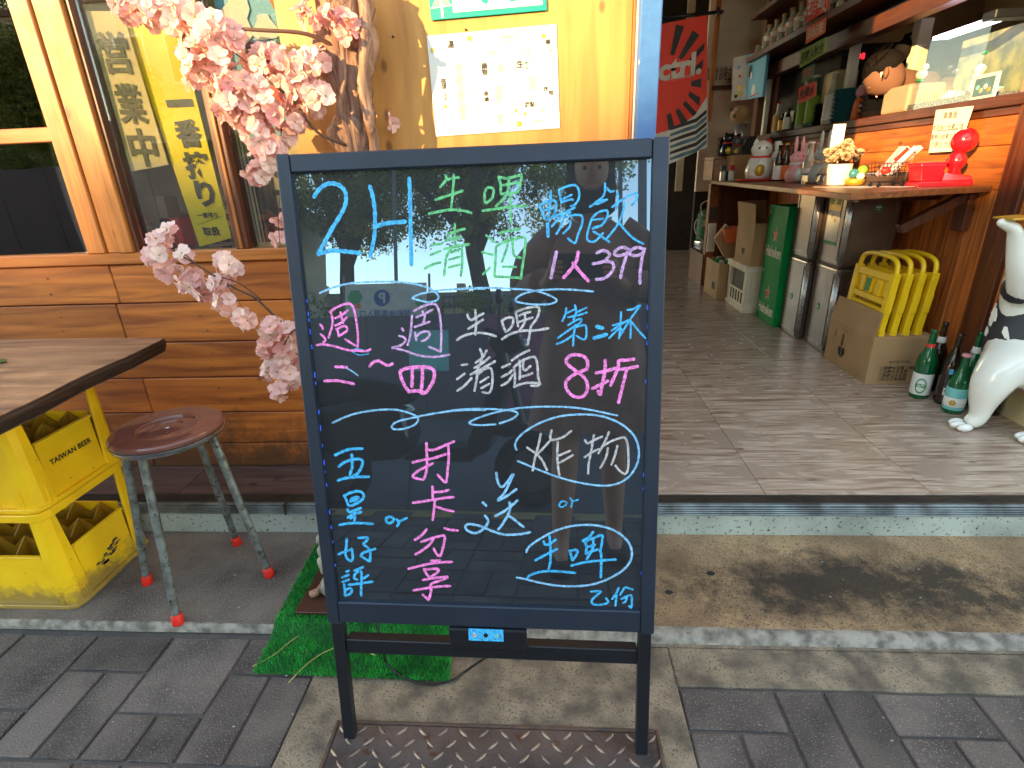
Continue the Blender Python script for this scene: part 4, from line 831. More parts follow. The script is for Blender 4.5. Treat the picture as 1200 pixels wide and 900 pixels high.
branch([T(305, 350, 1.24), T(280, 332, 1.23), T(250, 322, 1.23)], .002); branch([T(230, 310, 1.24), T(215, 295, 1.24), T(205, 275, 1.24)], .0018); branch([T(262, 330, 1.23), T(275, 345, 1.22), T(286, 365, 1.22)], .0016)
branch([T(350, 380, 1.27), T(335, 400, 1.25), T(325, 430, 1.25), T(340, 460, 1.25)], .002); branch([T(216, 300, 1.24), T(208, 280, 1.24), T(200, 272, 1.24)], .0016)
branch([T(330, 220, 1.36), T(326, 250, 1.36), T(328, 285, 1.36)], .0016)
# ================================================================ MENU, HOUSE NUMBER
def qm(c4): 
    c4 = [Vector(c) for c in c4]
    return lambda u, v: (c4[0].lerp(c4[1], u)).lerp(c4[3].lerp(c4[2], u), v)
c4 = [PY(a, b_, YW - .006) for a, b_ in ((500, 42), (652, 28), (656, 150), (511, 160))]
mn = thing('paper_menu', (c4[3] + c4[2]) / 2, 'cream paper menu sheet taped on the plywood panel above the board', 'menu')
quad([c4[3], c4[2], c4[1], c4[0]], -.0008, 'paper', 'sheet', mn); M_ = qm(c4); ux = (c4[1] - c4[0]).normalized(); uy = (c4[0] - c4[3]).normalized()
def mt(s, u, v, size, m_='print', w=None, vert=False, bold=0): text(s, M_(u, v) - Y * .0012, ux, uy, size, m_, mn, w=w, vertical=vert, bold=bold)
cols = [(.235, .17, .97, 24, ('烤雞肉串', '鹽烤豬五花', '蔥肉串', '雞皮', '烤牛舌', '雞軟骨')), (.50, .17, .25, 3, ('明太子玉米', '烤杏鮑菇', '酥炸雞軟骨')), (.55, .30, .44, 4, ('炒飯', '烏龍麵', '炒高麗菜')), (.53, .50, .73, 7, ('泡菜鍋', '湯豆腐', '牛肉鍋', '味噌湯')), (.53, .79, .94, 6, ('揚出豆腐', '炸雞塊', '可樂餅')),
        (.78, .17, .31, 5, ('生魚片', '鮭魚', '綜合刺身')), (.80, .44, .62, 6, ('鮭魚炒飯', '起司玉子燒', '唐揚雞')), (.78, .66, .72, 2, ('毛豆', '涼拌')), (.87, .78, .84, 2, ('檸檬', '烏龍茶'))]
for (u, v0, v1, k, wd) in cols:
    mt('\n'.join(wd[i % len(wd)] for i in range(k)), u, (v0 + v1) / 2, (v1 - v0) * .225 / max(1, k) * .72, 'print_grey')
    mt('\n'.join('%d' % (30 + 10 * ((i * 7) % 9)) for i in range(k)), u + .13, (v0 + v1) / 2, (v1 - v0) * .225 / max(1, k) * .72, 'print_grey')
for s_, u, v, z in (('湯', .18, .10, .017), ('鍋', .43, .33, .015), ('物', .43, .39, .015), ('生', .71, .34, .018), ('食', .76, .36, .018), ('串', .43, .60, .013), ('燒', .43, .66, .013), ('喝', .93, .16, .013), ('酒', .95, .23, .013), ('炸', .90, .60, .012), ('物', .94, .64, .012), ('甜點', .77, .74, .013)): mt(s_, u, v, z, 'print', bold=.02)
mt('桃緣', .10, .47, .014, 'print', vert=True, bold=.02); mt('居酒屋', .105, .60, .008, 'print', vert=True); mt('營業時間', .62, .075, .008, 'gold'); mt('每人低消一杯', .66, .11, .006, 'gold')
mt('謝謝光臨', .83, .915, .006, 'gold')
mb = MB()
for (u, v, a) in ((.33, .06, .012), (.035, .14, .01), (.90, .10, .011), (.68, .93, .014), (.66, .79, .008), (.10, .70, .009), (.73, .83, .008)): 
    p = M_(u, v) - Y * .0014; mb.lathe(p, [(.0001, 0), (a * .5, 0), (a * .45, .0003)], 10, (0, -1, 0))
mb.build('food_sketch', 'gold', mn)
c4 = [PY(a, b_, YW - .010) for a, b_ in ((498, -45), (638, -58), (641, 12), (505, 24))]
hs = thing('house_number_sign', (c4[3] + c4[2]) / 2, 'green enamel house number plate with white field cut off at the top', 'house number')
quad([c4[3], c4[2], c4[1], c4[0]], -.0025, 'sign_green', 'plate', hs, bevel=.001); H_ = qm(c4)
quad([H_(.20, .90) - Y * .001, H_(.965, .90) - Y * .001, H_(.965, .15) - Y * .001, H_(.20, .15) - Y * .001], -.0006, 'paper', 'number_field', hs, bevel=.0003)
ux = (c4[1] - c4[0]).normalized(); uy = (c4[0] - c4[3]).normalized()
text('74', H_(.60, .50) - Y * .002, ux, uy, 1, 'sign_green', hs, h=(c4[0] - c4[3]).length * .62, bold=.03)
mb = MB(); P_ = lambda u, v: H_(u, v) - Y * .0005
mb.prism([P_(.095, .97), P_(.115, .97), P_(.107, .2), P_(.103, .2)], (0, -.001, 0)); mb.prism([P_(.01, .80), P_(.20, .78), P_(.20, .765), P_(.01, .785)], (0, -.0008, 0))
for i in range(5):
    for s_ in (-1, 1): a = .018 + .016 * i; mb.prism([P_(.105, .45 + .0 * i), P_(.107, .45), P_(.107 + s_ * a * 1.0, .775), P_(.104 + s_ * a, .775)], (0, -.0007, 0))
mb.build('bridge_emblem', 'paper', hs)
# ================================================================ POSTERS BEHIND THE WINDOW
yg = YW + .03
def poster(name, label, cat, c4, y, mt_, th=.003):
    P = [PY(a, b_, y) for a, b_ in c4]; t = thing(name, (P[3] + P[2]) / 2, label, cat); quad([P[3], P[2], P[1], P[0]], -th, mt_, 'panel', t); return t, qm(P), (P[1] - P[0]).normalized(), (P[0] - P[3]).normalized()
t, Q, ux, uy = poster('open_sign', 'cream vertical hanging sign reading open for business behind glass', 'sign', ((100, 13), (143, 13), (197, 193), (154, 201)), yg, 'poster_cream')
for s_, v in (('営', .25), ('業', .57), ('中', .86)): text(s_, Q(.5, v) - Y * .003, ux, uy, 1, 'poster_grey', t, h=.098, w=.078, bold=.025)
t, Q, ux, uy = poster('beer_banner', 'tall bright yellow vertical banner with dark lettering behind the mullion', 'banner', ((142, 14), (203, 10), (271, 279), (234, 289)), yg + .012, 'poster_yellow')
for s_, v in (('一', .40), ('番', .53), ('搾', .67), ('り', .80)): text(s_, Q(.62 if v < .7 else .63, v - .03) - Y * .003, ux, uy, 1, 'poster_grey', t, h=.018 if s_ == '一' else .072, w=.072 if s_ != 'り' else .055, bold=.04)
text('一番搾り', Q(.52, .868) - Y * .003, ux, uy, 1, 'poster_grey', t, w=.062, bold=.02); text('取扱', Q(.50, .945) - Y * .003, ux, uy, 1, 'poster_grey', t, w=.052, bold=.03)
a, b_ = Q(.15, .90), Q(.9, .89); MB().prism([a - Y * .003, b_ - Y * .003, b_ - Y * .003 + Z * .0012, a - Y * .003 + Z * .0012], (0, -.0005, 0)).build('rule_line', 'poster_grey', t)
# drape of the same yellow on the right pane, pale board and picture
t, Q, ux, uy = poster('picture_poster', 'blue and orange picture poster behind the glass beside the trunk', 'poster', ((243, -30), (372, -30), (388, 160), (290, 166)), yg + .02, 'blue_sign')
random.seed(8)
for i, (u, v, r, m_) in enumerate(((.75, .2, .05, 'orange_sign'), (.85, .32, .045, 'orange_sign'), (.62, .50, .04, 'deep_green_sign'), (.45, .3, .03, 'paper'), (.3, .5, .035, 'poster_grey'), (.2, .25, .04, 'paper'), (.8, .75, .05, 'poster_cream'), (.5, .75, .03, 'red_print'))):
    mb = MB(); p = Q(u, v) - Y * (.003 + .0002 * i); pts = [p + ux * (r * (1 + .4 * math.sin(3 * a + i)) * math.cos(a)) + uy * (r * (1.2 + .3 * math.cos(2 * a + i * 2)) * math.sin(a)) for a in [j * .4488 for j in range(14)]]
    mb.prism(pts, (0, -.0003, 0)).build('colour_patch', m_, t)
t, Q, ux, uy = poster('pale_board', 'pale board with dark stripes and a round black mark low in the right window', 'board', ((268, 150), (372, 150), (372, 290), (300, 290)), yg + .03, 'poster_cream')
for i in range(7): MB().box(tuple(Q(.08 + i * .05, .95) - Y * .003), tuple(Q(.08 + i * .05, .05) + Vector((.004, -.004, 0)))).build('stripe', 'print_grey', t)
p = Q(.55, .3); MB().lathe(p - Y * .003, [(.0001, 0), (.036, 0), (.035, .001)], 24, (0, -1, 0)).build('round_mark', 'poster_grey', t)
for i in range(3): MB().box(tuple(Q(.4 + i * .0, .5 + i * .15) - Y * .004), tuple(Q(1, .53 + i * .15) - Y * .003)).build('stripe', 'print_grey', t)
# things on the inner sill
for i, (px, py, m_, lab) in enumerate(((205, 255, 'red_print', 'small red box on the inner sill below the cream sign'), (188, 230, 'tan_wall', 'brown box on the inner sill left of the yellow banner'), (262, 285, 'label_white', 'white box on the inner sill right of the yellow banner'))):
    p = PY(px, py, YW + .12); o = MB().box((p.x - .03, YW + .09, zgl - .0), (p.x + .03, YW + .15, p.z)).build('sill_box', m_); tag(o, lab, 'box')
# ================================================================ COUNTER (runs into the shop along the right)
ctr = thing('counter', (XW, 3.2, ZF), 'orange plank service counter running into the shop on the right', 'counter')
YN, YFar = 2.16, 4.72
def cbx(y0, y1, z0, z1, x0=XW, x1=XW + .03, nm='plank', m_='counter_plank', bv=.002): return MB().box((x0, y0, z0), (x1, y1, z1)).build(nm, m_, ctr, bevel=bv)
random.seed(2)
y = YN + .001
while y < YFar - .02:
    wd = random.uniform(.085, .125); y2 = min(y + wd, YFar)
    cbx(y + .0008, y2 - .0008, ZF, .88, XW + random.uniform(-.0015, .0015)); y = y2
cbx(YN + .001, YFar, .881, 1.0315, m_='counter_hplank'); cbx(YN + .001, YFar, 1.0335, ZRL - .056, XW + .001, m_='counter_hplank')
cbx(YN + .001, YFar, ZRL - .055, ZRL - .0275, XW - .006, XW + .03, 'lower_rail', 'dark_wood'); 
cbx(1.94, YFar + .1, ZRL - .027, ZRL + .012, XW - .022, XW + .26, 'rail', 'dark_wood', .003)
cbx(YN - .105, YN, ZF, ZRL - .028, XW - .018, XW + .03, 'post', 'dark_wood_v', .003)
y = 1.945
for wd in (.055, .054): cbx(y + .001, y + wd - .001, ZF, .78, XW - .002, m_='counter_plank'); y += wd
cbx(1.945, YN - .106, .781, .86, XW - .004, m_='counter_hplank'); cbx(1.945, YN - .106, .862, ZRL - .028, XW - .002)
MB().box((XW + .031, 1.95, ZF), (XW + .24, YFar, ZRL - .03)).build('core', 'dark_wood_v', ctr)
# front shelf
a, b_, c = PZ(829, 211, ZSH), PZ(997, 227, ZSH), PZ(1167, 217, ZSH)
a = Vector((1.20, 4.28, ZSH)); c = Vector((XW - .008, 2.20, ZSH))
j = b_.lerp(c, .46); ja = a.lerp(b_, .5)
MB().prism([a, ja, Vector((XW - .008, ja.y, ZSH)), Vector((XW - .008, a.y, ZSH))], (0, 0, -.022)).build('shelf_board', 'shelf_wood', ctr, bevel=.002)
MB().prism([ja - Y * .0015, b_, j, Vector((j.x, ja.y - .0015, ZSH))], (0, 0, -.022)).build('shelf_board', 'shelf_wood', ctr, bevel=.002)
MB().prism([j + X * .001, c, Vector((XW - .008, ja.y - .0015, ZSH)), Vector((j.x + .001, ja.y - .0015, ZSH))], (0, 0, -.022)).build('shelf_board', 'shelf_wood', ctr, bevel=.002)
MB().box((1.30, 2.45, ZSH - .06), (XW - .012, 2.49, ZSH - .0225)).build('shelf_bearer', 'dark_wood', ctr)
MB().obox((XW - .13, 2.30, ZSH - .095), Vector((.115, 0, .062)), (0, .018, 0), Vector((-.009, 0, .016))).build('brace', 'dark_wood_v', ctr, bevel=.002)
MB().box((XW - .028, 2.27, ZSH - .17), (XW - .003, 2.335, ZSH - .03)).build('brace_block', 'dark_wood_v', ctr, bevel=.002)
# end panel and side cupboard at the far end
MB().box((1.21, 4.30, ZF), (1.27, 4.36, ZSH - .023)).build('end_post', 'shelf_wood', ctr, bevel=.002)
MB().box((1.272, 4.31, ZF), (XW - .002, 4.34, ZSH - .023)).build('end_panel', 'dark_wood_v', ctr)
MB().box((1.2, 4.31, ZF), (1.24, 4.7, .36)).build('end_panel', 'dark_wood_v', ctr)
# uprights and beams over the counter
for (y0, y1, x0, x1, m_) in ((4.72, 4.80, XW - .02, XW + .10, 'dark_wood_v'), (4.66, 4.70, XW + .02, XW + .05, 'white_paint'), (3.52, 3.57, XW + .05, XW + .09, 'white_paint'), (3.14, 3.20, XW + .16, XW + .22, 'cream_wall'), (2.20, 2.34, XW + .10, XW + .22, 'tan_wall')):
    MB().box((x0, y0, ZRL + .0125), (x1, y1, 1.62 if m_ != 'dark_wood_v' else 2.6)).build('upright', m_, ctr, bevel=.002)
for (z0, z1, x0, x1, m_) in ((1.70, 1.735, XW - .14, XW + .12, 'dark_wood'), (1.58, 1.66, XW - .02, XW + .05, 'dark_wood'), (1.621, 1.70, XW + .06, XW + .09, 'dark_wall'), (1.97, 2.0, XW - .14, XW + .12, 'dark_wood'), (2.25, 2.6, XW - .14, XW + .14, 'dark_wood')):
    MB().box((x0, 2.0, z0), (x1, 4.719, z1)).build('beam', m_, ctr, bevel=.002)
MB().box((XW + .10, 3.75, ZRL + .013), (XW + .14, 4.655, 1.60)).build('dark_board', 'dark_wall', ctr)
MB().box((XW + .095, 4.12, 1.37), (XW + .0995, 4.25, 1.47)).build('pinned_note', 'paper', ctr)
MB().box((XW + .09, 4.30, 1.265), (XW + .0955, 4.55, 1.335)).build('pinned_note', 'paper', ctr)
# ================================================================ bottles helper
def bottle(name, label, loc, h, r, m_, cap='gold', lab=None, labz=(.12, .42), neck=.3, group=None, cat='bottle', n=18, lab2=None):
    loc = Vector(loc); t = thing(name, loc, label, cat, group)
    pr = [(r * .3, .002), (r * .94, 0), (r, .012 * 1), (r, h * .5), (r * .96, h * .56), (r * .62, h * .66), (r * neck * 1.15, h * .76), (r * neck, h * .93), (r * neck * 1.12, h * .94), (r * neck * 1.12, h * .965)]
    MB().lathe(loc, pr, n).build('glass', m_, t, smooth=True)
    if cap: MB().lathe(loc + Z * h * .955, [(r * neck * 1.2, 0), (r * neck * 1.28, .002), (r * neck * 1.2, h * .045), (.001, h * .046)], 14).build('cap', cap, t, smooth=True)
    if lab: MB().lathe(loc + Z * h * labz[0], [(r * 1.008, 0), (r * 1.012, 0.0005), (r * 1.012, h * (labz[1] - labz[0])), (r * 1.006, h * (labz[1] - labz[0]) + .0004)], n).build('label', lab, t, smooth=True)
    if lab2: MB().lathe(loc + Z * h * .68, [(r * .56, 0), (r * .47, h * .04), (r * .40, h * .09)], n).build('neck_label', lab2, t, smooth=True)
    return t
# floor bottles beside the statue
def fb(px, py): return PZ(px, py, ZF)
t = bottle('beer_bottle', 'green beer bottle with green and white label nearest the carton', Vector((1.462, 2.06, ZF)), .285, .034, 'bottle_green', None, 'label_white', (.06, .36), .33, 'bottles on the floor by the counter', lab2='red_print')
p = Vector((1.462, 2.06, ZF)); d = (CP - p); d.z = 0; d.normalize(); sd = Vector((-d.y, d.x, 0))

o = MB()
for i in range(24): 
    a0 = 2 * math.pi * i / 24; a1 = 2 * math.pi * (i + 1) / 24
    def E_(a, k): u = math.cos(a) * .55 * k; v = math.sin(a) * .031 * k; q_ = d.x * math.cos(u) - d.y * math.sin(u), d.x * math.sin(u) + d.y * math.cos(u); return p + Vector((q_[0], q_[1], 0)) * .0345 + Z * (.055 + v)
    o.add([E_(a0, 1), E_(a1, 1), E_(a1, .8), E_(a0, .8)], [(0, 1, 2, 3)])
for k in (-2, -1, 0, 1, 2): pass
o.build('label_ring', 'label_green', t); MB().obox(p + d * .0338 + Z * .056, sd * .017, Z * .007, d * .0012).build('label_band', 'label_green', t); text('台灣', p + d * .0352 + Z * .056, sd, Z, .012, 'paper', t, bold=.02)
bottle('beer_bottle', 'tall dark brown bottle behind the brown bottle with barcode sticker', Vector((1.55, 2.135, ZF)), .29, .031, 'bottle_brown', None, None, group='bottles on the floor by the counter', lab2='label_white')
t = bottle('beer_bottle', 'dark brown bottle with small barcode sticker between the two labelled bottles', Vector((1.515, 2.00, ZF)), .285, .032, 'bottle_brown', None, None, group='bottles on the floor by the counter')
p = Vector((1.515, 2.00, ZF)); d = (CP - p); d.z = 0; d.normalize(); sd = Vector((-d.y, d.x, 0))
MB().obox(p + d * .0325 + Z * .055 + sd * .006, sd * .013, Z * .014, d * .001).build('barcode_sticker', 'label_white', t)
o = MB(); 
for i in range(9): o.obox(p + d * .0338 + Z * .058 + sd * (-.004 + i * .0025), sd * (.0004 + .0004 * (i % 2)), Z * .006, d * .0003)
o.build('barcode', 'print', t)
for i, (z, m_) in enumerate(((.135, 'blue_sign'), (.142, 'orange_sign'))): MB().obox(p + d * (.0325 - .004 * i) + Z * z + sd * (.002 - .008 * i), sd * .006, Z * .01, d * .001).build('shoulder_sticker', m_, t)
bottle('beer_bottle', 'green bottle half hidden behind the bottle with the pale teal label', Vector((1.585, 2.0, ZF)), .29, .032, 'bottle_green', None, None, group='bottles on the floor by the counter', lab2='label_white')
t = bottle('beer_bottle', 'bottle with pale teal and cream label and gold flower mark beside the statue leg', Vector((1.492, 1.915, ZF)), .225, .033, 'bottle_green', 'pink', 'label_teal', (.07, .44), .38, 'bottles on the floor by the counter')
p = Vector((1.492, 1.915, ZF)); d = (CP - p); d.z = 0; d.normalize(); sd = Vector((-d.y, d.x, 0))
MB().lathe(p + Z * .028, [(.0336, 0), (.0338, .0004), (.0338, .034), (.0334, .0344)], 18).build('label_field', 'label_white', t, smooth=True)
o = MB()
for i in range(6): a = i * math.pi / 3; o.lathe(p + d * .0342 + sd * (.007 * math.cos(a) - .004) + Z * (.045 + .007 * math.sin(a)), [(.0001, 0), (.0045, 0), (.004, .0008)], 8, d)
o.build('flower_mark', 'gold', t); bottle('beer_bottle', 'dark bottle glimpsed behind the statue waist', Vector((1.615, 1.90, ZF)), .235, .03, 'bottle_brown', None, None, group='bottles on the floor by the counter')
# ================================================================ tins
def tin(label, x, y, z, w_=.235, h=.413, stick=False, badge=True, front=False):
    t = thing('oil_tin', (x, y, z), label, 'tin', 'square metal tins under the counter shelf')
    MB().box((x + .004, y + .004, z + .002), (x + w_ - .004, y + w_ - .004, z + h - .002)).build('body', 'tin_metal', t, bevel=.012, seg=3)
    for (cx_, cy_) in ((x, y),):
        o = MB()
        for k in range(5): an = math.radians(180 + 15 * k * 1.5); o.tube([(cx_ + .016 + .014 * math.cos(an), cy_ + .016 + .014 * math.sin(an), z + .012), (cx_ + .016 + .014 * math.cos(an), cy_ + .016 + .014 * math.sin(an), z + h - .012)], .0030, 6)
        o.build('corner_rib', 'tin_bright', t, smooth=True)
    for zz in (z, z + h - .008): MB().box((x + .001, y + .001, zz), (x + w_ - .001, y + w_ - .001, zz + .008)).build('seam_rim', 'tin_metal', t, bevel=.004)
    o = MB()
    for (a0, a1) in (((.03, .03), (.205, .034)), ((.03, h - .034), (.205, h - .03)), ((.03, .03), (.034, h - .03)), ((.201, .03), (.205, h - .03))):
        o.box((x + .0005, y + a0[0], z + a0[1]), (x + .004, y + a1[0], z + a1[1])); o.box((x + a0[0], y + .0005, z + a0[1]), (x + a1[0], y + .004, z + a1[1]))
    o.build('panel_bead', 'tin_metal', t)
    if badge:
        c_ = Vector((x + .0032, y + .13, z + h * .5)) if not front else Vector((x + .13, y + .0032, z + h * .65)); ax = Vector((-1, 0, 0)) if not front else Vector((0, -1, 0)); xd = -Y if not front else X
        MB().lathe(c_, [(.0001, 0), (.017, 0), (.0165, .0012)], 20, ax).build('badge', 'label_green', t)
        for k in (-1, 0, 1): MB().obox(c_ + ax * .0016 + Z * (k * .009), xd * (.012 if k == 0 else .008), Z * (.0028 if k == 0 else .001), ax * .0003).build('badge_stripe', 'paper', t)
    if stick:
        MB().box((x + .002, y + .07, z + .105), (x + .0042, y + .185, z + .36)).build('sticker', 'label_white', t)
        MB().box((x + .0015, y + .069, z + .095), (x + .004, y + .186, z + .112)).build('sticker_band', 'label_green', t)
        MB().box((x + .0012, y + .0705, z + .25), (x + .0039, y + .1845, z + .359)).build('sticker_field', 'gold', t)
        text('棕油', Vector((x + .0012, y + .128, z + .30)), -Y, Z, .05, 'label_green', t, bold=.03)
        for (yy, zz) in ((.14, .225), (.11, .21), (.155, .33), (.10, .345)): MB().lathe((x + .0015, y + yy, z + zz), [(.0001, 0), (.011, 0), (.010, .001)], 10, (-1, 0, 0)).build('fruit_print', 'gold', t)
    return t
tin('brown grey metal tin at the bottom of the nearer stack behind the carton', 1.347, 2.605, ZF)
tin('metal tin with yellow and green sticker on top of the nearer stack', 1.349, 2.609, ZF + .4135, stick=True, front=True)
tin('brown grey metal tin at the bottom of the farther stack beside the green boxes', 1.315, 2.845, ZF)
tin('plain dark metal tin on top of the farther stack beside the green boxes', 1.318, 2.848, ZF + .4135, badge=False)
# ================================================================ green beer boxes
def hbox(label, z, h):
    x0, y0, y1 = 1.288, 3.087, 3.345; t = thing('beer_carton', (x0, y0, z), label, 'beer carton', 'green beer cartons stacked under the shelf')
    MB().box((x0, y0, z), (x0 + .15, y1, z + h)).build('carton', 'beer_green', t, bevel=.002)
    cy = (y0 + y1) / 2
    st = []
    for k in range(10): a = math.pi / 2 + k * math.pi / 5; rr = .040 if k % 2 == 0 else .017; st.append((x0 - .0006, cy - rr * math.cos(a) * .8 + .0, z + h * .52 + rr * math.sin(a)))
    MB().prism(st, (-.0008, 0, 0)).build('star', 'red_print', t)
    for k in range(1): st2 = [(x0 - .0001, cy + (s[1] - cy) * 1.18, z + h * .52 + (s[2] - z - h * .52) * 1.18) for s in st]; MB().prism(st2, (-.0005, 0, 0)).build('star_outline', 'paper', t)
    text('Heineken', Vector((x0 - .0008, cy, z + h * .24)), -Y, Z, 1, 'paper', t, w=.215, h=.062, bold=.03)
    text('24', Vector((x0 - .0008, y1 - .025, z + h * .88)), -Y, Z, .03, 'paper', t); return t
hbox('green beer carton with red star, lower one of the stack under the shelf', ZF, .33)
hbox('green beer carton with red star, upper one of the stack under the shelf', ZF + .3305, .33)
# ================================================================ styrofoam crate and cartons at the far end
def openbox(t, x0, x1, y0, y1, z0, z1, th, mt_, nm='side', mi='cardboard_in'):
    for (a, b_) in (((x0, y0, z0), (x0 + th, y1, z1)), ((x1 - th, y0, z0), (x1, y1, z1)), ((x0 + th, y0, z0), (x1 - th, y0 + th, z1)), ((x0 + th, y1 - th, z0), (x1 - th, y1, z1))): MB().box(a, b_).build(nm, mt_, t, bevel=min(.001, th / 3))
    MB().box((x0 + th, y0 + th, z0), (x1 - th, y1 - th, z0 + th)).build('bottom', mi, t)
t = thing('foam_crate', (1.228, 3.42, ZF), 'off white plastic crate with open side slots under a brown carton', 'crate')
for (x, y) in ((1.228, 3.42), (1.228, 3.72), (1.36, 3.42), (1.36, 3.72)): MB().box((x, y, ZF), (x + .035, y + .04, ZF + .27)).build('corner_post', 'styrofoam', t, bevel=.003)
MB().box((1.218, 3.41, ZF + .255), (1.405, 3.77, ZF + .295)).build('rim', 'styrofoam', t, bevel=.003)
MB().box((1.222, 3.414, ZF), (1.40, 3.765, ZF + .03)).build('base', 'styrofoam', t, bevel=.003)
MB().box((1.263, 3.425, ZF + .03), (1.36, 3.435, ZF + .255)).build('front_panel', 'styrofoam', t)
MB().box((1.232, 3.46, ZF + .03), (1.24, 3.72, ZF + .13)).build('side_panel', 'styrofoam', t)
MB().box((1.245, 3.47, ZF + .03), (1.355, 3.71, ZF + .24)).build('stored_papers', 'print_grey', t)
for k in range(5): MB().box((1.2295, 3.47 + k * .05, ZF + .05), (1.2315, 3.49 + k * .05, ZF + .12)).build('slot', 'black_cloth', t)
p0, p1, p2 = PX(868, 325, 1.24), PX(892, 315, 1.24), PX(866, 250, 1.24)
t = thing('carton', (1.24, 3.43, ZF + .30), 'open brown carton with a dark heart print standing on the off white crate', 'carton', 'brown cartons under the counter')
openbox(t, 1.235, 1.41, 3.40, 3.70, ZF + .2955, ZF + .55, .004, 'cardboard')
MB().prism([(1.235, 3.40, ZF + .55), (1.235, 3.70, ZF + .55), (1.22, 3.71, ZF + .66), (1.22, 3.39, ZF + .66)], (.003, 0, 0)).build('flap', 'cardboard', t)
MB().prism([(1.235, 3.70, ZF + .55), (1.41, 3.70, ZF + .55), (1.41, 3.73, ZF + .66), (1.235, 3.73, ZF + .66)], (0, .003, 0)).build('flap', 'cardboard', t)
hp = [(1.2345, 3.55 + .028 * (16 * math.sin(a) ** 3) / 16, ZF + .37 + .028 * (13 * math.cos(a) - 5 * math.cos(2 * a) - 2 * math.cos(3 * a) - math.cos(4 * a)) / 16) for a in [i * math.pi / 10 for i in range(20)]]
MB().prism(hp, (-.0006, 0, 0)).build('heart_print', 'print', t)
t = thing('carton', (1.14, 3.85, ZF), 'dusky brown carton holding green cans on the floor behind the off white crate', 'carton', 'brown cartons under the counter')
openbox(t, 1.175, 1.38, 3.80, 4.12, ZF, ZF + .25, .004, 'cardboard')
for k in range(5): MB().lathe((1.21 + .035 * (k % 3), 3.86 + .09 * (k // 2), ZF + .15), [(.001, 0), (.02, 0), (.02, .115), (.001, .116)], 10).build('can', 'beer_green' if k % 2 else 'foil', t)
MB().box((1.174, 3.86, ZF + .06), (1.1748, 3.93, ZF + .11)).build('print_patch', 'print', t)
t = thing('paper_pile', (1.28, 3.95, ZF + .26), 'folded newspapers and a red packet piled above the dusky carton', 'papers')
MB().prism([PY(838, 280, 3.95), PY(852, 263, 3.95), PY(868, 280, 3.95), PY(866, 304, 3.95), PY(850, 302, 3.95)], (0, .05, 0)).build('folded_sheet', 'cardboard', t)
MB().prism([PY(849, 270, 3.9), PY(866, 266, 3.9), PY(867, 283, 3.9), PY(850, 285, 3.9)], (0, .1, 0)).build('red_packet', 'orange_sign', t)
t = thing('paper_roll', (1.24, 4.28, .5), 'white paper hanging low on the counter end post', 'paper')
MB().box((PY(830, 270, 4.29).x, 4.285, PY(830, 295, 4.29).z), (PY(839, 270, 4.29).x, 4.299, PY(830, 262, 4.29).z)).build('sheet', 'paper', t); MB().box((PY(831, 250, 4.29).x, 4.29, PY(830, 258, 4.29).z), (PY(841, 250, 4.29).x, 4.299, PY(830, 243, 4.29).z)).build('sheet', 'print_grey', t)
# ================================================================ keg with hoses
kx, ky = 1.44, 5.05
t = thing('keg', (kx, ky, ZF), 'shiny steel beer keg with clear hoses in the dark passage', 'keg')
MB().lathe((kx, ky, ZF), [(.10, 0), (.125, .005), (.125, .03), (.118, .04), (.128, .06), (.128, .075), (.120, .085), (.128, .16), (.128, .175), (.12, .185), (.124, .22), (.13, .235), (.126, .255), (.10, .26), (.03, .262)], 28).build('shell', 'chrome', t, auto=True)
for i, pts in enumerate((((-.05, -.05, .25), (-.13, -.07, .32), (-.14, -.05, .42), (-.06, -.03, .47), (.02, -.03, .42), (.03, 0, .27)), ((.03, -.05, .28), (.12, -.07, .30), (.17, -.04, .36)), ((-.07, 0, .46), (-.09, 0, .56), (-.02, 0, .60)))):
    MB().tube(smoothline([(kx + a, ky + b_, ZF + c_) for a, b_, c_ in pts], 5), .004, 6).build('hose', 'label_white', t, smooth=True)
t = thing('green_barrel', (kx + .03, ky + .2, ZF), 'dark green drum with white mark standing behind the keg', 'drum')
MB().lathe((kx + .03, ky + .25, ZF), [(.1, 0), (.105, .02), (.105, .46), (.085, .50), (.03, .52)], 20).build('drum', 'deep_green_sign', t, auto=True)
text('真', Vector((kx + .0, ky + .14, ZF + .39)), X, Z, .07, 'paper', t, bold=.04)
# ================================================================ carton with folded yellow stools
bx0, bx1, by0, by1, bz = 1.33, 1.567, 2.197, 2.557, .200
t = thing('carton', (bx0, by0, ZF), 'brown printed carton in front of the tins with yellow stools standing in it', 'carton', 'brown cartons under the counter')
openbox(t, bx0, bx1, by0, by1, ZF, ZF + bz, .004, 'cardboard')
MB().prism([(bx0 - .0005, by0 + .002, ZF + bz), (bx0 - .0005, by1 - .002, ZF + bz), (bx0 - .03 + .05, by1 + .0, ZF + bz + .10), (bx0 - .03 + .05, by0 + .01, ZF + bz + .10)], (.003, 0, 0)).build('flap', 'cardboard', t)
MB().prism([(bx0 + .004, by0 + .001, ZF + bz), (bx1 - .004, by0 + .001, ZF + bz), (bx1, by0 + .06, ZF + bz + .004), (bx0 + .01, by0 + .06, ZF + bz + .004)], (0, 0, .003)).build('flap', 'cardboard', t)
o = MB()
for s_ in (-1, 1): o.prism([(bx0 - .0006, by0 + .22 + s_ * y_, ZF + z_) for y_, z_ in ((.002, .045), (.022, .058), (.03, .078), (.024, .092), (.010, .094), (.002, .086))], (-.0005, 0, 0))
o.build('mushroom_print', 'print', t)
o = MB(); 
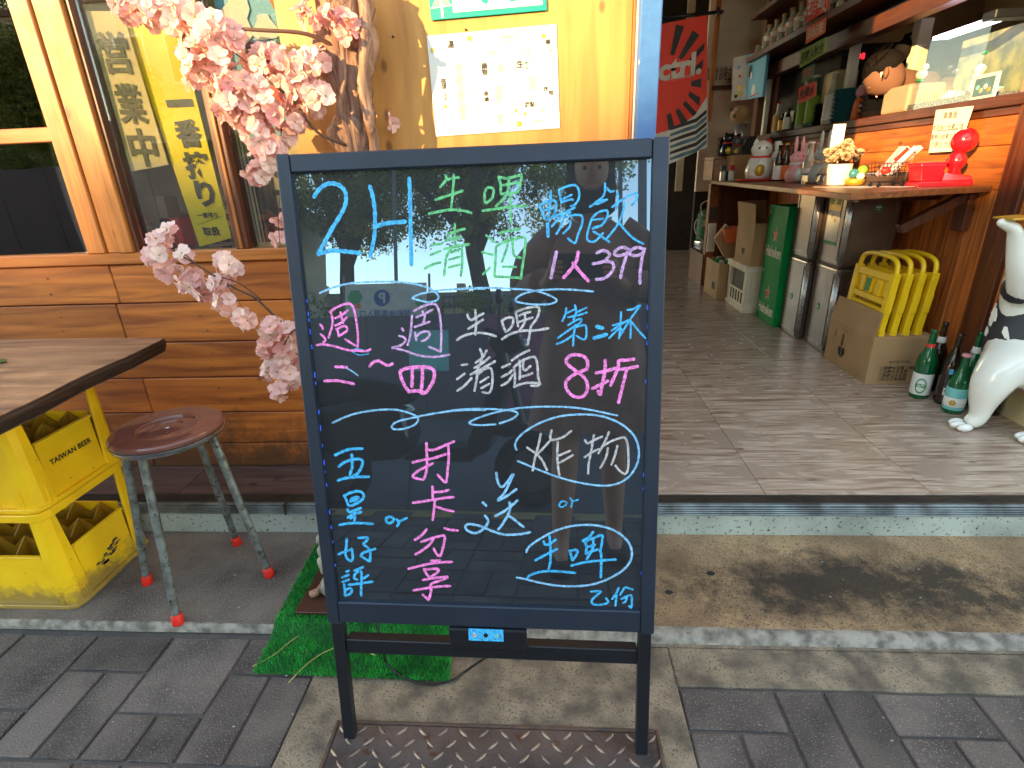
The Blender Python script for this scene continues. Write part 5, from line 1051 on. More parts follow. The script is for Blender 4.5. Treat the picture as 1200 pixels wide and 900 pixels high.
for k in range(3): o.prism([(bx0 - .0006, by0 + .22 + .004 * k, ZF + .10), (bx0 - .0006, by0 + .224 + .004 * k, ZF + .10), (bx0 - .0006, by0 + .226 + .010 * (k - 1), ZF + .15 + .01 * (k % 2)), (bx0 - .0006, by0 + .223 + .010 * (k - 1), ZF + .15 + .01 * (k % 2))], (-.0004, 0, 0))
o.build('stem_print', 'print', t); text('香菇', Vector((bx0 - .0006, by0 + .29, ZF + .14)), -Y, Z, .02, 'print', t, vertical=True)
text('台灣手工製造', Vector((bx0 - .0006, by0 + .22, ZF + .172)), -Y, Z, .008, 'print', t); text('www.tasty.com', Vector((bx0 - .0006, by0 + .05, ZF + .02)), -Y, Z, .007, 'print', t)
text('☐黑糖水豆腐 ☐果糖水花糕\n☐冰糖白木耳露\n☐黑糖山水豆腐\n☐紅豆日本湯圓', Vector((bx0 + .05, by0 - .0006, ZF + .046)), X, Z, .0165, 'print', t, align='LEFT', bold=.01)
text('產品代碼 正宗港點', Vector((bx0 + .12, by0 - .0006, ZF + .098)), X, Z, .010, 'print', t)
# folded stools
def fstool(i, label):
    # leaning thin plastic frame in the y-z plane
    x = bx0 + .012 + i * .050; t = thing('folding_stool', (x, by0 + .05, ZF + .02), label, 'folding stool', 'yellow folding stools standing in the carton')
    def P(y_, z_, dx=0): return Vector((x + dx + (z_ - .02) * .07, by0 + .022 + y_ * 1.22 + i * .002, ZF + z_ + .025))
    def bar(y0, z0, y1, z1, nm, th=.026, dp=.0):
        return MB().prism([P(y0, z0, dp), P(y1, z0, dp), P(y1, z1, dp), P(y0, z1, dp)], (th, 0, 0)).build(nm, 'yellow_plastic', t, bevel=.0025)
    bar(0, .03, .026, .43, 'side_frame'); bar(.214, .03, .24, .43, 'side_frame')
    for z0, z1 in ((.395, .425), (.30, .325), (.270, .285), (.245, .255), (.06, .09)): bar(.027, z0, .213, z1, 'slat', .018, .003)
    for y0 in (.066, .118, .165): bar(y0, .326, y0 + .024, .394, 'seat_rib', .016, .004)
    bar(.027, .327, .213, .393, 'seat_panel', .006, .012)
    if i == 0: MB().prism([P(.12, .335, -.001), P(.145, .335, -.001), P(.145, .39, -.001), P(.12, .39, -.001)], (-.001, 0, 0)).build('round_sticker', 'label_green', t, bevel=.0003)
    ps = [P(.012, .41, .013), P(.014, .45, .013), P(.03, .475, .013), P(.07, .487, .013), P(.12, .489, .013), P(.17, .487, .013), P(.21, .475, .013), P(.226, .45, .013), P(.228, .41, .013)]
    MB().tube(smoothline(ps, 4), .0095, 8).build('handle', 'yellow_plastic', t, smooth=True)
    for k in range(2): bar(-.006, .12 + k * .15, -.001, .20 + k * .15, 'hinge', .02, .003)
for i, l in enumerate(('yellow folding stool at the front of the row with a green sticker', 'second yellow folding stool from the tins in the carton', 'third yellow folding stool from the tins in the carton', 'last yellow folding stool in the carton, nearest the plank wall')): fstool(i, l)
# ================================================================ things on the front shelf
zs_ = ZSH
def sh_(px, py=212): return PZ(px, py, zs_)
def at_shelf(px, depth):   # point on the shelf seen at column px, at world y=depth
    p = PY(px, 205, depth); p.z = zs_; return p
# lucky cat
def luckycat(name, label, p, s, m_body, cat='cat figurine'):
    t = thing(name, p, label, cat)
    o = MB().lathe(p, [(.02 * s, 0), (.075 * s, .005 * s), (.082 * s, .05 * s), (.065 * s, .11 * s), (.05 * s, .13 * s)], 18).ball(p + Z * .165 * s, (.060 * s, .052 * s, .05 * s), 16, 10)
    o.build('body', m_body, t, smooth=True)
    for sx in (-1, 1): MB().lathe(p + Vector((sx * .035 * s, 0, .195 * s)), [(.018 * s, 0), (.012 * s, .018 * s), (.001, .032 * s)], 8).build('ear', m_body if sx < 0 else 'red_print', t)
    MB().tube([p + Vector((.055 * s, -.02 * s, .10 * s)), p + Vector((.082 * s, -.03 * s, .15 * s)), p + Vector((.078 * s, -.035 * s, .205 * s))], [.02 * s, .018 * s, .02 * s], 10).build('raised_paw', m_body, t, smooth=True)
    MB().lathe(p + Z * .115 * s, [(.056 * s, 0), (.062 * s, .006 * s), (.054 * s, .014 * s)], 18).build('collar', 'red_print', t, smooth=True)
    o = MB()
    for sx in (-1, 1): o.ball(p + Vector((sx * .02 * s - .01 * s, -.05 * s, .172 * s)), .006 * s, 6, 4)
    o.build('eye', 'ink_print', t)
    MB().ball(p + Vector((-.02 * s, -.07 * s, .05 * s)), (.03 * s, .015 * s, .035 * s), 10, 6).build('gold_coin', 'gold', t, smooth=True)
    return t
p = at_shelf(889, 3.75); luckycat('lucky_cat', 'white and red porcelain beckoning cat on a red tray on the counter shelf', p + Z * .012, 1.05, 'white_gloss')
tag(MB().lathe(p, [(.05, 0), (.13, .004), (.14, .012), (.13, .013), (.05, .008)], 24).build('red_tray', 'red_print', smooth=True), 'shallow red tray under the white beckoning cat', 'tray')
p = at_shelf(863, 4.15); tag(MB().box((p.x - .05, 4.08, zs_), (p.x + .11, 4.24, PY(860, 182, 4.15).z)).build('shelf_box', 'cardboard', bevel=.002), 'plain brown box standing on the shelf behind the beckoning cat', 'box')
cbz = PY(850, 183, 4.2).z
o = MB().box((1.2, 4.26, cbz - .02), (XW - .03, 4.5, cbz)); o.box((1.2, 4.27, zs_), (1.215, 4.5, cbz - .0205)); tag(o.build('end_cupboard', 'shelf_wood', bevel=.002), 'small orange wooden cupboard at the far end of the shelf', 'cupboard')
for i in range(3):
    q_ = at_shelf(847 + i * 5, 4.05 + .04 * (i % 2)); t = thing('spice_tin', q_, ('silver grey little tin at the left shelf end', 'middle one of three little tins at the left shelf end', 'little tin nearest the brown box on the shelf')[i], 'tin', 'little tins at the far shelf end')
    MB().lathe(q_, [(.018, 0), (.02, .003), (.02, .06), (.016, .064)], 10).build('tin_body', ('foil', 'black_metal', 'label_white')[i], t); MB().lathe(q_ + Z * .066, [(.018, 0), (.02, .002), (.02, .03), (.01, .034)], 10).build('tin_lid', ('black_metal', 'foil', 'red_print')[i], t)
# dark sauce bottles
for i, (px, c1, c2, w1) in enumerate(((910, 'label_white', 'label_white', 'white label and silver cap'), (918, 'orange_sign', 'gold', 'orange label and amber cap'), (926, 'label_white', 'red_print', 'cream label and red cap'), (933, 'deep_green_sign', 'label_green', 'green label and green cap'))):
    bottle('sauce_bottle', 'dark sauce bottle with %s on the shelf' % w1, at_shelf(px, 3.55), .21, .023, 'bottle_brown', c2, c1, (.05, .42), .42, 'sauce bottles in a row on the shelf', n=12)
def rabbit(name, label, p, s, m_, m2):
    t = thing(name, p, label, 'rabbit figurine'); o = MB().lathe(p, [(.02 * s, 0), (.05 * s, .004), (.055 * s, .05 * s), (.035 * s, .10 * s)], 14).ball(p + Z * .13 * s, (.042 * s, .038 * s, .036 * s), 12, 8); o.build('body', m_, t, smooth=True)
    for sx in (-1, 1): MB().ball(p + Vector((sx * .018 * s, 0, .20 * s)), (.010 * s, .008 * s, .045 * s), 8, 6).build('ear', m_, t, smooth=True)
    MB().lathe(p + Z * .095 * s, [(.036 * s, 0), (.042 * s, .006), (.034 * s, .014)], 14).build('scarf', m2, t, smooth=True)
    MB().ball(p + Vector((0, -.045 * s, .045 * s)), (.03 * s, .02 * s, .035 * s), 8, 6).build('belly', m2, t, smooth=True)
    o = MB()
    for sx in (-1, 1): o.ball(p + Vector((sx * .015 * s, -.035 * s, .14 * s)), .004 * s, 6, 4)
    o.build('eye', 'ink_print', t); return t
rabbit('rabbit_figurine', 'pink rabbit figurine in front of the dark sauce bottles', at_shelf(932, 3.2), .95, 'pink', 'label_white')
rabbit('rabbit_figurine', 'grey rabbit figurine left of the carnation vase', at_shelf(961, 2.95), 1.0, 'grey_fur', 'cream_petal')
for i, (px, y, c_, l) in enumerate(((939, 3.32, 'pink', 'clear bottle with pink cap beside the pink rabbit'), (946, 3.12, 'label_white', 'tall clear bottle with white label between the two rabbits'), (955, 3.25, 'pink', 'clear bottle with pink cap behind the grey rabbit'), (967, 3.3, 'pink', 'clear bottle with pink cap behind the carnations'))):
    bottle('clear_bottle', l, at_shelf(px, y), .20, .030, 'bottle_clear', c_, 'label_white', (.06, .36), .42, 'clear bottles on the shelf', n=14)
tag(MB().box(tuple(at_shelf(944, 2.95) + Z * 0), tuple(at_shelf(968, 2.9) + Vector((0, .04, .012)))).build('wood_strip', 'shelf_wood'), 'small wooden strip lying in front of the clear bottles', 'wood strip')
# vase with carnations
p = at_shelf(983, 2.70); t = thing('flower_vase', p, 'ribbed cream vase full of dried cream carnations on the shelf', 'vase')
o = MB(); n_ = 40; prof = [(.030, 0), (.040, .003), (.046, .05), (.048, .09), (.042, .091)]
vs = []
for (r, h) in prof:
    for k in range(n_): rr = r * (1 + .04 * (k % 2)); vs.append((p.x + rr * math.cos(2 * math.pi * k / n_), p.y + rr * math.sin(2 * math.pi * k / n_), p.z + h))
o.add(vs, [(i * n_ + k, i * n_ + (k + 1) % n_, (i + 1) * n_ + (k + 1) % n_, (i + 1) * n_ + k) for i in range(4) for k in range(n_)]).build('vase_body', 'white_paint', t)
carn = []
for k in range(3):
    o = MB()
    for i in range(26):
        a, b2 = random.uniform(0, 6.28), random.uniform(-.3, 1.5); d = Vector((math.cos(a) * math.cos(b2), math.sin(a) * math.cos(b2), math.sin(b2))); s2 = d.cross(Z).normalized(); u2 = d.cross(s2); r = .022
        o.add([d * .003, d * r * .8 + s2 * .009, d * r + u2 * .004, d * r * .8 - s2 * .009, d * r * .9 - u2 * .008], [(0, 1, 2), (0, 2, 3), (0, 3, 4), (0, 4, 1)])
    ob = o.build('carnation', 'cream_petal'); carn.append(ob.data); bpy.data.objects.remove(ob)
for i in range(34):
    a = random.uniform(0, 6.28); r = .075 * math.sqrt(random.random()); hh = .12 + .06 * random.random() * (1 - (r / .09) ** 2) - r * .35
    ob = bpy.data.objects.new('carnation', carn[i % 3]); COL.objects.link(ob); ob.parent = t; ob.location = (r * math.cos(a), r * math.sin(a), hh + .01); s_ = random.uniform(.7, 1.1); ob.scale = (s_, s_, s_); ob.rotation_euler = (random.uniform(-.8, .8), random.uniform(-.8, .8), a)
p = at_shelf(975, 2.80) + Z * .17; tag(MB().box((p.x - .03, p.y, p.z - .02), (p.x + .025, p.y + .002, p.z + .09)).build('name_card', 'paper'), 'small white card with writing standing above the carnations', 'card')
# little colourful figurine
p = at_shelf(1003, 2.62); t = thing('egg_figurine', p, 'small figurine with teal, green and gold balls beside the vase', 'figurine')
MB().lathe(p, [(.02, 0), (.036, .004), (.04, .025), (.03, .03)], 14).build('base', 'gold', t, smooth=True)
for (dx, dy, dz, r, m_) in ((-.016, -.01, .05, .020, 'teal_bowl'), (.020, -.01, .062, .021, 'green_sign'), (.006, -.03, .038, .016, 'label_white'), (.03, 0, .04, .012, 'gold')): MB().ball(p + Vector((dx, dy, dz)), r, 12, 8).build('ball', m_, t, smooth=True)
for (a, b2, l) in (((958, 2.6), (1002, 2.35), 'left white paper sheet lying on the shelf'), ((1004, 2.55), (1044, 2.3), 'right white paper sheet under the toy cart')):
    p, q_ = at_shelf(*a), at_shelf(*b2); tag(MB().prism([(p.x, p.y, zs_ + .0006), (p.x + .12, q_.y + .02, zs_ + .0006), (q_.x + .04, q_.y, zs_ + .0006), (q_.x - .04, p.y, zs_ + .0006)], (0, 0, .0008)).build('paper_sheet', 'paper'), l, 'paper', 'paper sheets on the shelf')
# mini shopping cart with papers
p = at_shelf(1042, 2.42); t = thing('toy_cart', p, 'miniature wire shopping cart holding rolled papers on the shelf', 'toy cart')
def W_(pts, r=.0011): MB().tube(pts, r, 5).build('wire', 'black_metal', t)
cx_, cy_ = p.x, p.y
for dy in (-.03, .03):
    W_([(cx_ - .055, cy_ + dy, zs_ + .018), (cx_ + .045, cy_ + dy, zs_ + .018), (cx_ + .05, cy_ + dy, zs_ + .055), (cx_ + .065, cy_ + dy, zs_ + .125)], .0016)
    for z_ in (.045, .06, .075, .09): W_([(cx_ - .06 + z_ * .1, cy_ + dy, zs_ + z_), (cx_ + .055, cy_ + dy, zs_ + z_)])
    for k in range(9): W_([(cx_ - .055 + k * .0135, cy_ + dy * .9, zs_ + .042), (cx_ - .06 + k * .0140, cy_ + dy, zs_ + .09)])
    for dx in (-.05, .04): MB().lathe((cx_ + dx, cy_ + dy - .003, zs_ + .008), [(.001, 0), (.008, 0), (.008, .006), (.001, .006)], 12, (0, 1, 0)).build('wheel', 'black_metal', t)
for k in range(5): W_([(cx_ - .05 + k * .025, cy_ - .03, zs_ + .042), (cx_ - .05 + k * .025, cy_ + .03, zs_ + .042)])
W_([(cx_ + .065, cy_ - .03, zs_ + .125), (cx_ + .065, cy_ + .03, zs_ + .125)], .003)
pr = thing('rolled_papers', (cx_, cy_, zs_ + .045), 'white paper strips with red ends bundled in the toy cart', 'paper bundle')
for k in range(9):
    x_ = -.045 + k * .009; y_ = -.022 + .006 * (k % 5); MB().obox((cx_ + x_ + .02, cy_ + y_, zs_ + .095), Vector((.036 + .002 * k, 0, .05)), Vector((.007, 0, -.005)), (0, .0012, 0)).build('paper_strip', 'paper' if k % 3 else 'pink', pr)
MB().ball((cx_ - .03, cy_ - .02, zs_ + .062), (.022, .018, .014), 10, 6).build('red_end', 'red_print', pr, smooth=True)
for k in range(3): MB().obox((cx_ + .02 + .012 * k, cy_ - .02, zs_ + .12 - .006 * k), Vector((.02, 0, .022)), Vector((.005, 0, -.004)), (0, .002, 0)).build('red_tip', 'red_print' if k < 2 else 'orange_sign', pr)
# red planter toy
p = PZ(1112, 214, zs_); p = Vector((1.475, 2.30, zs_)); t = thing('red_pot', p, 'glossy red toy pot on a long red base at the near shelf end', 'toy pot')
def rp(u, v, z): return Vector((1.44 + u, 2.34 + v - u * .25, zs_ + z))
MB().prism([rp(-.01, -.04, 0), rp(.165, -.04, 0), rp(.165, .04, 0), rp(-.01, .04, 0)], (0, 0, .018)).build('base', 'red_gloss', t, bevel=.004, seg=2)
MB().add([rp(-.002, -.038, .018), rp(.062, -.038, .018), rp(.062, .038, .018), rp(-.002, .038, .018), rp(-.014, -.042, .082), rp(.070, -.042, .082), rp(.070, .042, .082), rp(-.014, .042, .082)], [(0, 3, 2, 1), (4, 5, 6, 7), (0, 1, 5, 4), (1, 2, 6, 5), (2, 3, 7, 6), (3, 0, 4, 7)]).build('pot', 'red_gloss', t, bevel=.005, seg=2)
MB().prism([rp(-.018, -.045, .080), rp(.073, -.045, .080), rp(.073, .045, .080), rp(-.018, .045, .080)], (0, 0, .008)).build('pot_rim', 'red_gloss', t, bevel=.003, seg=2)
MB().add([rp(.065, -.035, .018), rp(.165, -.035, .018), rp(.165, .035, .018), rp(.065, .035, .018), rp(.070, -.03, .05), rp(.16, -.03, .035), rp(.16, .03, .035), rp(.070, .03, .05)], [(0, 3, 2, 1), (4, 5, 6, 7), (0, 1, 5, 4), (1, 2, 6, 5), (2, 3, 7, 6), (3, 0, 4, 7)]).build('step_block', 'red_gloss', t, bevel=.003)
MB().lathe(rp(.118, 0, .038), [(.02, 0), (.024, .004), (.018, .02), (.03, .035), (.034, .055), (.022, .075), (.02, .08)], 18).ball(rp(.128, 0, .158), (.044, .040, .044), 18, 12).build('red_knob', 'red_gloss', t, smooth=True)
# paper note pinned on the rail
P = [PX(1097, 129, XW - .026), PX(1141, 124, XW - .026), PX(1123, 177, XW - .026), PX(1088, 179, XW - .026)]
t = thing('rail_note', P[0], 'handwritten cream paper note hanging from the counter rail above the red pot', 'note'); quad([P[3], P[2], P[1], P[0]], -.001, 'paper', 'sheet', t); Q = qm(P); ux = (P[1] - P[0]).normalized(); uy = (P[0] - P[3]).normalized()
for s_, v, w_ in (('真貴香', .15, .10), ('本店採一份累公道', .42, .22), ('優惠日餘累之日起', .64, .22), ('八德低 乞起于', .82, .2)): text(s_, Q(.46, v) - X * .001, ux, uy, 1, 'print_grey', t, w=w_ * .82)
a, b_ = Q(.15, .5), Q(.8, .5); MB().prism([a - X * .001, b_ - X * .001, b_ - X * .001 + Z * .002, a - X * .001 + Z * .002], (-.0004, 0, 0)).build('underline', 'red_print', t)
# ================================================================ things on the rail
zr = ZRL + .0122
def rl(y, x=XW + .11): return Vector((x, y, zr))
# fish tank
ty0, ty1, tx0, tx1, th_ = 2.46, 2.90, XW + .03, XW + .22, .275
t = thing('fish_tank', (tx0, ty0, zr), 'small bright aquarium with gravel, plants and a lamp strip on the counter rail', 'fish tank')
for (a, b_) in (((tx0, ty0, zr), (tx0 + .004, ty1, zr + th_)), ((tx0 + .0045, ty0, zr), (tx1, ty0 + .004, zr + th_)), ((tx0 + .0045, ty1 - .004, zr), (tx1, ty1, zr + th_))): MB().box(a, b_).build('glass_pane', 'tank_glass', t)
MB().box((tx1 - .004, ty0 + .0045, zr), (tx1, ty1 - .0045, zr + th_)).build('back_panel', 'tank_back', t)
MB().box((tx0 + .005, ty0 + .005, zr + .001), (tx1 - .005, ty1 - .005, zr + .03)).build('gravel', 'tank_gravel', t)
MB().box((tx0 + .02, ty0 + .03, zr + th_ + .002), (tx0 + .08, ty1 - .06, zr + th_ + .014)).build('lamp_strip', 'lamp_white', t)
MB().box((tx0 + .0, ty0 + .0, zr + th_ + .0005), (tx1, ty0 + .07, zr + th_ + .03)).build('lamp_clip', 'black_metal', t, bevel=.003)
o = MB(); random.seed(4)
for i in range(34): 
    p = Vector((tx0 + random.uniform(.02, .16), ty1 - random.uniform(.02, .22), zr + .03)); hh = random.uniform(.03, .07); d = Vector((random.uniform(-1, 1), random.uniform(-1, 1), 0)) * .02
    o.add([p - Y * .004, p + Y * .004, p + d + Z * hh], [(0, 1, 2)])
o.build('yellow_weed', 'tank_plant', t)
for i in range(12):
    r = random.uniform(.014, .032); p = Vector((tx0 + random.uniform(.04, .15), ty0 + random.uniform(.04, .25), zr + .03 + r * .4)); o = MB().ball(p, (r, r, r * .8), 8, 6)
    for v in o.v: v += (v - p) * .6 * noise.noise(v * 50)
    o.build('rock', ('stone', 'galv', 'label_teal')[i % 3], t)
o = MB().lathe((tx0 + .09, ty0 + .14, zr + .04), [(.02, 0), (.03, .02), (.018, .055), (.022, .065)], 12).ball((tx0 + .09, ty0 + .14, zr + .125), .02, 12, 8); o.build('stone_figure', 'label_white', t, smooth=True)
for i, (y, z_) in enumerate(((ty0 + .05, .17), (ty0 + .20, .13), (ty0 + .24, .15))): MB().ball((tx0 + .03, y, zr + z_), (.004, .018, .007), 8, 6).build('fish', ('label_green', 'foil', 'galv')[i], t, smooth=True)
MB().box((XW + .235, 2.20, zr), (XW + .259, 2.47, zr + .34)).build('dark_board', 'dark_wood_v', ctr)
t = thing('photo_frame', (XW + .01, 2.37, zr), 'small white framed picture leaning at the near end of the fish tank', 'picture frame')
MB().box((XW + .005, 2.33, zr), (XW + .013, 2.452, zr + .085)).build('frame', 'white_paint', t, bevel=.001); MB().box((XW + .003, 2.342, zr + .012), (XW + .0055, 2.44, zr + .073)).build('picture', 'wave_blue', t)
for k in range(4): MB().lathe((XW + .0028, 2.36 + k * .02, zr + .03 + .012 * (k % 2)), [(.0001, 0), (.009, 0), (.008, .001)], 8, (-1, 0, 0)).build('flower_patch', ('gold', 'label_white', 'cream_petal', 'label_teal')[k], t)
o = MB().box((XW + .05, 2.93, zr), (XW + .22, 3.15, zr + .125)); tag(o.build('rice_cooker', 'steamer_beige', bevel=.02, seg=4), 'beige rounded steamer box between the bowls and the fish tank', 'steamer')
p = Vector((XW + .10, 2.95, zr + .128)); t = thing('bird_ornament', p, 'little white bird ornament with green base on the beige steamer', 'ornament')
MB().ball(p + Z * .03, (.022, .03, .022), 12, 8).ball(p + Vector((0, -.02, .058)), .014, 10, 6).build('body', 'white_gloss', t, smooth=True); MB().lathe(p, [(.014, 0), (.02, .003), (.014, .012)], 10).build('base', 'label_green', t)
def bowls(name, label, y, x, k, r, dz, m_, cat, sq=False):
    for i in range(k):
        p = Vector((x, y, zr + i * dz)); n_ = 4 if sq else 24
        o = MB().lathe(p, [(r * .5, 0), (r * .62, .002), (r * 1.0, dz * 1.25), (r * .96, dz * 1.25), (r * .5, .006)], n_ if not sq else 5)
        tag(o.build(name, m_, smooth=False), '%s %s' % (('bottom', 'second lowest', 'third lowest', 'fourth lowest', 'fifth lowest', 'sixth lowest', 'seventh lowest', 'eighth lowest', 'ninth lowest')[i] if i < k - 1 else 'topmost', label), cat, label)
bowls('black_plate', 'black plate in the stack on the rail left of the teal bowls', 3.78, XW + .10, 9, .105, .0135, 'black_bowl', 'plate', True)
bowls('teal_bowl', 'teal bowl in the stack on the rail beside the black plates', 3.55, XW + .10, 8, .10, .021, 'teal_bowl', 'bowl')
bowls('dark_bowl', 'dark bowl in the stack in front of the cook beside the orange toy', 3.25, XW + .09, 4, .09, .026, 'black_bowl', 'bowl')
p = rl(3.375, XW + .06); t = thing('orange_toy', p, 'orange toy figure standing before the teal bowls on the rail', 'toy')
MB().lathe(p, [(.02, 0), (.035, .004), (.03, .08), (.022, .11)], 12).build('body', 'orange_sign', t, smooth=True); MB().ball(p + Z * .14, (.030, .028, .03), 12, 8).build('head', 'pink', t, smooth=True); MB().ball(p + Vector((0, -.02, .06)), (.02, .015, .03), 8, 6).build('belly', 'label_white', t, smooth=True)
# tall bottles on the rail
for i, (y, x, h, r, m_, cp2, lb, l) in enumerate(((4.42, .03, .20, .03, 'bottle_clear', 'red_print', 'cardboard', 'squat brown jar at the left end of the rail'), (4.33, .03, .13, .026, 'bottle_brown', 'gold', 'gold', 'small dark jar with gold label on the rail'), (4.24, .03, .15, .026, 'bottle_brown', 'black_metal', 'label_white', 'small dark bottle with white label on the rail'),
   (4.05, .05, .30, .042, 'bottle_clear', 'gold', 'green_sign', 'fruit wine bottle with amber cap and green leaf label'), (3.92, .05, .30, .042, 'bottle_green', 'label_white', 'green_sign', 'fruit wine bottle with silver cap and bright green label'), (3.66, .04, .27, .04, 'bottle_clear', 'foil', 'label_white', 'pale frosted bottle with wire top behind the teal bowls'), (3.46, .12, .30, .035, 'bottle_clear', 'cardboard', 'label_white', 'clear carafe with cork standing behind the teal bowls'))):
    bottle('rail_bottle', l, Vector((XW + x, y, zr)), h, r, m_, cp2, lb, (.1, .6), .4, 'bottles standing on the counter rail', n=14)
tag(MB().box((XW + .08, 3.72, zr), (XW + .2, 3.90, zr + .30)).build('cream_screen', 'poster_cream', bevel=.01), 'cream plastic container standing upright behind the black plates', 'container')
# jars on the high shelf
for i in range(11):
    y = 4.62 - i * .13; h = .115 + .003 * i
    p = Vector((XW - .03, y, 1.7352 + .055)); t = thing('sake_jar', p, '%s sake jar in the back row of the high shelf, counted from the far end' % ('first second third fourth fifth sixth seventh eighth ninth tenth eleventh'.split()[i]), 'jar', 'sake jars on the high shelf')
    MB().lathe(p, [(.02, 0), (.034, .002), (.036, .06), (.028, .075), (.016, .088), (.016, h)], 12).build('jar_body', 'bottle_clear', t, smooth=True); MB().lathe(p + Z * .012, [(.0366, 0), (.0366, .045)], 12).build('label', 'label_white', t, smooth=True); MB().lathe(p + Z * h, [(.018, 0), (.018, .014), (.001, .015)], 10).build('lid', 'cardboard', t)
    MB().lathe(p + Vector((-.037, -.003, .035)), [(.0001, 0), (.011, 0), (.010, .0006)], 10, (-1, -.3, 0)).build('label_mark', 'orange_sign', t)
    p = Vector((XW - .10, y - .03, 1.7352)); t = thing('shot_glass', p, '%s shot glass in the front row of the high shelf, counted from the far end' % ('first second third fourth fifth sixth seventh eighth ninth tenth eleventh'.split()[i]), 'glass', 'shot glasses on the high shelf')
    MB().lathe(p, [(.014, 0), (.017, .001), (.022, .055), (.020, .055), (.013, .006)], 10).build('glass_body', 'bottle_clear', t, smooth=True)
    MB().obox(p + Vector((-.022, -.004, .02)), (0, .010, 0), (0, 0, .009), (.001, 0, 0)).build('paper_tag', 'paper' if i % 2 else 'pink', t)
tag(MB().box((XW - .08, 2.6, 1.7352), (XW + .08, 4.65, 1.79)).build('riser_step', 'dark_wood'), 'dark wooden riser under the back row of jars on the high shelf', 'riser')
# hanging price signs
xs_ = XW - .145
for (a, b_, c_, d_, m_, s_, tm_, l) in (((945, -12), (974, -22), (972, 10), (946, 27), 'red_print', '老酒啤試', 'label_white', 'topmost red price sign with white characters hanging from the high shelf'), ((945, 33), (968, 20), (967, 38), (944, 52), 'orange_sign', '沒自己點', 'label_white', 'orange red price sign below the topmost sign'),
    ((937, 61), (969, 43), (967, 62), (937, 80), 'green_sign', '苦嘛人秋合', 'ink_print', 'bright green price sign in the middle of the hanging column'), ((941, 81), (955, 74), (953, 91), (939, 97), 'deep_green_sign', '茶', 'red_print', 'small dark green sign below the bright green one'), ((936, 103), (957, 95), (956, 112), (936, 122), 'red_print', '免費水', 'ink_print', 'lowest dusty red sign of the hanging column')):
    P = [PX(*q_, xs_) for q_ in (a, b_, c_, d_)]; t = thing('price_sign', P[0], l, 'sign', 'price signs hanging in a column'); quad([P[3], P[2], P[1], P[0]], -.002, m_, 'panel', t); Q = qm(P); ux = (P[1] - P[0]).normalized(); uy = Z
    text(s_, Q(.5, .5) - X * .001, ux, uy, 1, tm_, t, w=(P[1] - P[0]).length * .84, h=(P[0] - P[3]).length * .62, bold=.02)
for (a, b_) in (((972, 12), (968, 20)), ((955, 45), (953, 52)), ((948, 74), (948, 78)), ((946, 93), (946, 100))):
    pass
# blue advert box hanging at the far upright
P = [PX(877, 64, XW - .10), PX(899, 60, XW - .10), PX(893, 113, XW - .10), PX(874, 117, XW - .10)]
t = thing('advert_box', P[3], 'light blue advert box with a little figure hanging by the far upright', 'advert box'); quad([P[3], P[2], P[1], P[0]], -.02, 'blue_sign', 'front_panel', t)
Q = qm(P); MB().lathe(Q(.45, .8) - X * .001, [(.0001, 0), (.035, 0), (.034, .001)], 16, (-1, 0, 0)).build('round_face', 'label_white', t); MB().obox(Q(.5, .93) - X * .001, Y * .1, Z * .004, X * .001).build('stripe', 'red_print', t); MB().ball(Q(.2, .38) - X * .004, (.004, .035, .045), 8, 6).build('figure_print', 'print', t); MB().ball(Q(.3, .48) - X * .006, (.004, .02, .025), 8, 6).build('figure_print', 'label_white', t)
P2 = [P[0] + Vector((-.10, .03, -.01)), P[0], P[3], P[3] + Vector((-.10, .03, .0))]
quad([P2[3], P2[2], P2[1], P2[0]], -.003, 'label_white', 'side_panel', t); Q = qm(P2)
for u, v, r, m_ in ((.5, .7, .02, 'gold'), (.6, .85, .018, 'gold'), (.4, .25, .012, 'blue_sign'), (.5, .45, .01, 'red_print'), (.3, .9, .012, 'print')): MB().lathe(Q(u, v) - Y * .003 - X * .001, [(.0001, 0), (r, 0), (r * .9, .001)], 10, (-.3, -1, 0)).build('colour_patch', m_, t)
# display box with flower pot and dark cat at the left end of the rail, in front of the cream wall
zc = cbz + .0004
p = PY(853, 182, 4.36); p.z = zc; luckycat('lucky_cat', 'black and gold beckoning cat with grey smaller cats on the cupboard top', p, .72, 'black_bowl')
p = PY(862, 182, 4.32); p.z = zc; luckycat('lucky_cat', 'grey patterned little cat figurine on the cupboard beside the black cat', p, .6, 'galv')
p = PY(866, 150, 4.4); t = thing('gourd_pot', Vector((p.x, 4.4, PY(866, 153, 4.4).z)), 'round orange pot with leaves standing on a silvery stand above the dark cats', 'pot')
MB().ball(PY(867, 134, 4.4), (.065, .065, .06), 14, 10).build('pot_body', 'cardboard', t, smooth=True); MB().lathe(PY(867, 163, 4.4), [(.07, 0), (.04, .04), (.05, .10)], 12).build('stand', 'foil', t, smooth=True)
MB().box((p.x - .12, 4.42, zc), (p.x + .14, 4.48, PY(866, 160, 4.4).z)).build('dark_case', 'black_bowl', t)
for k in range(6): MB().ball(PY(857 + k * 2, 128 + 4 * (k % 3), 4.36), (.014, .014, .014), 6, 4).build('bloom', 'pink' if k % 2 else 'leaves', t)
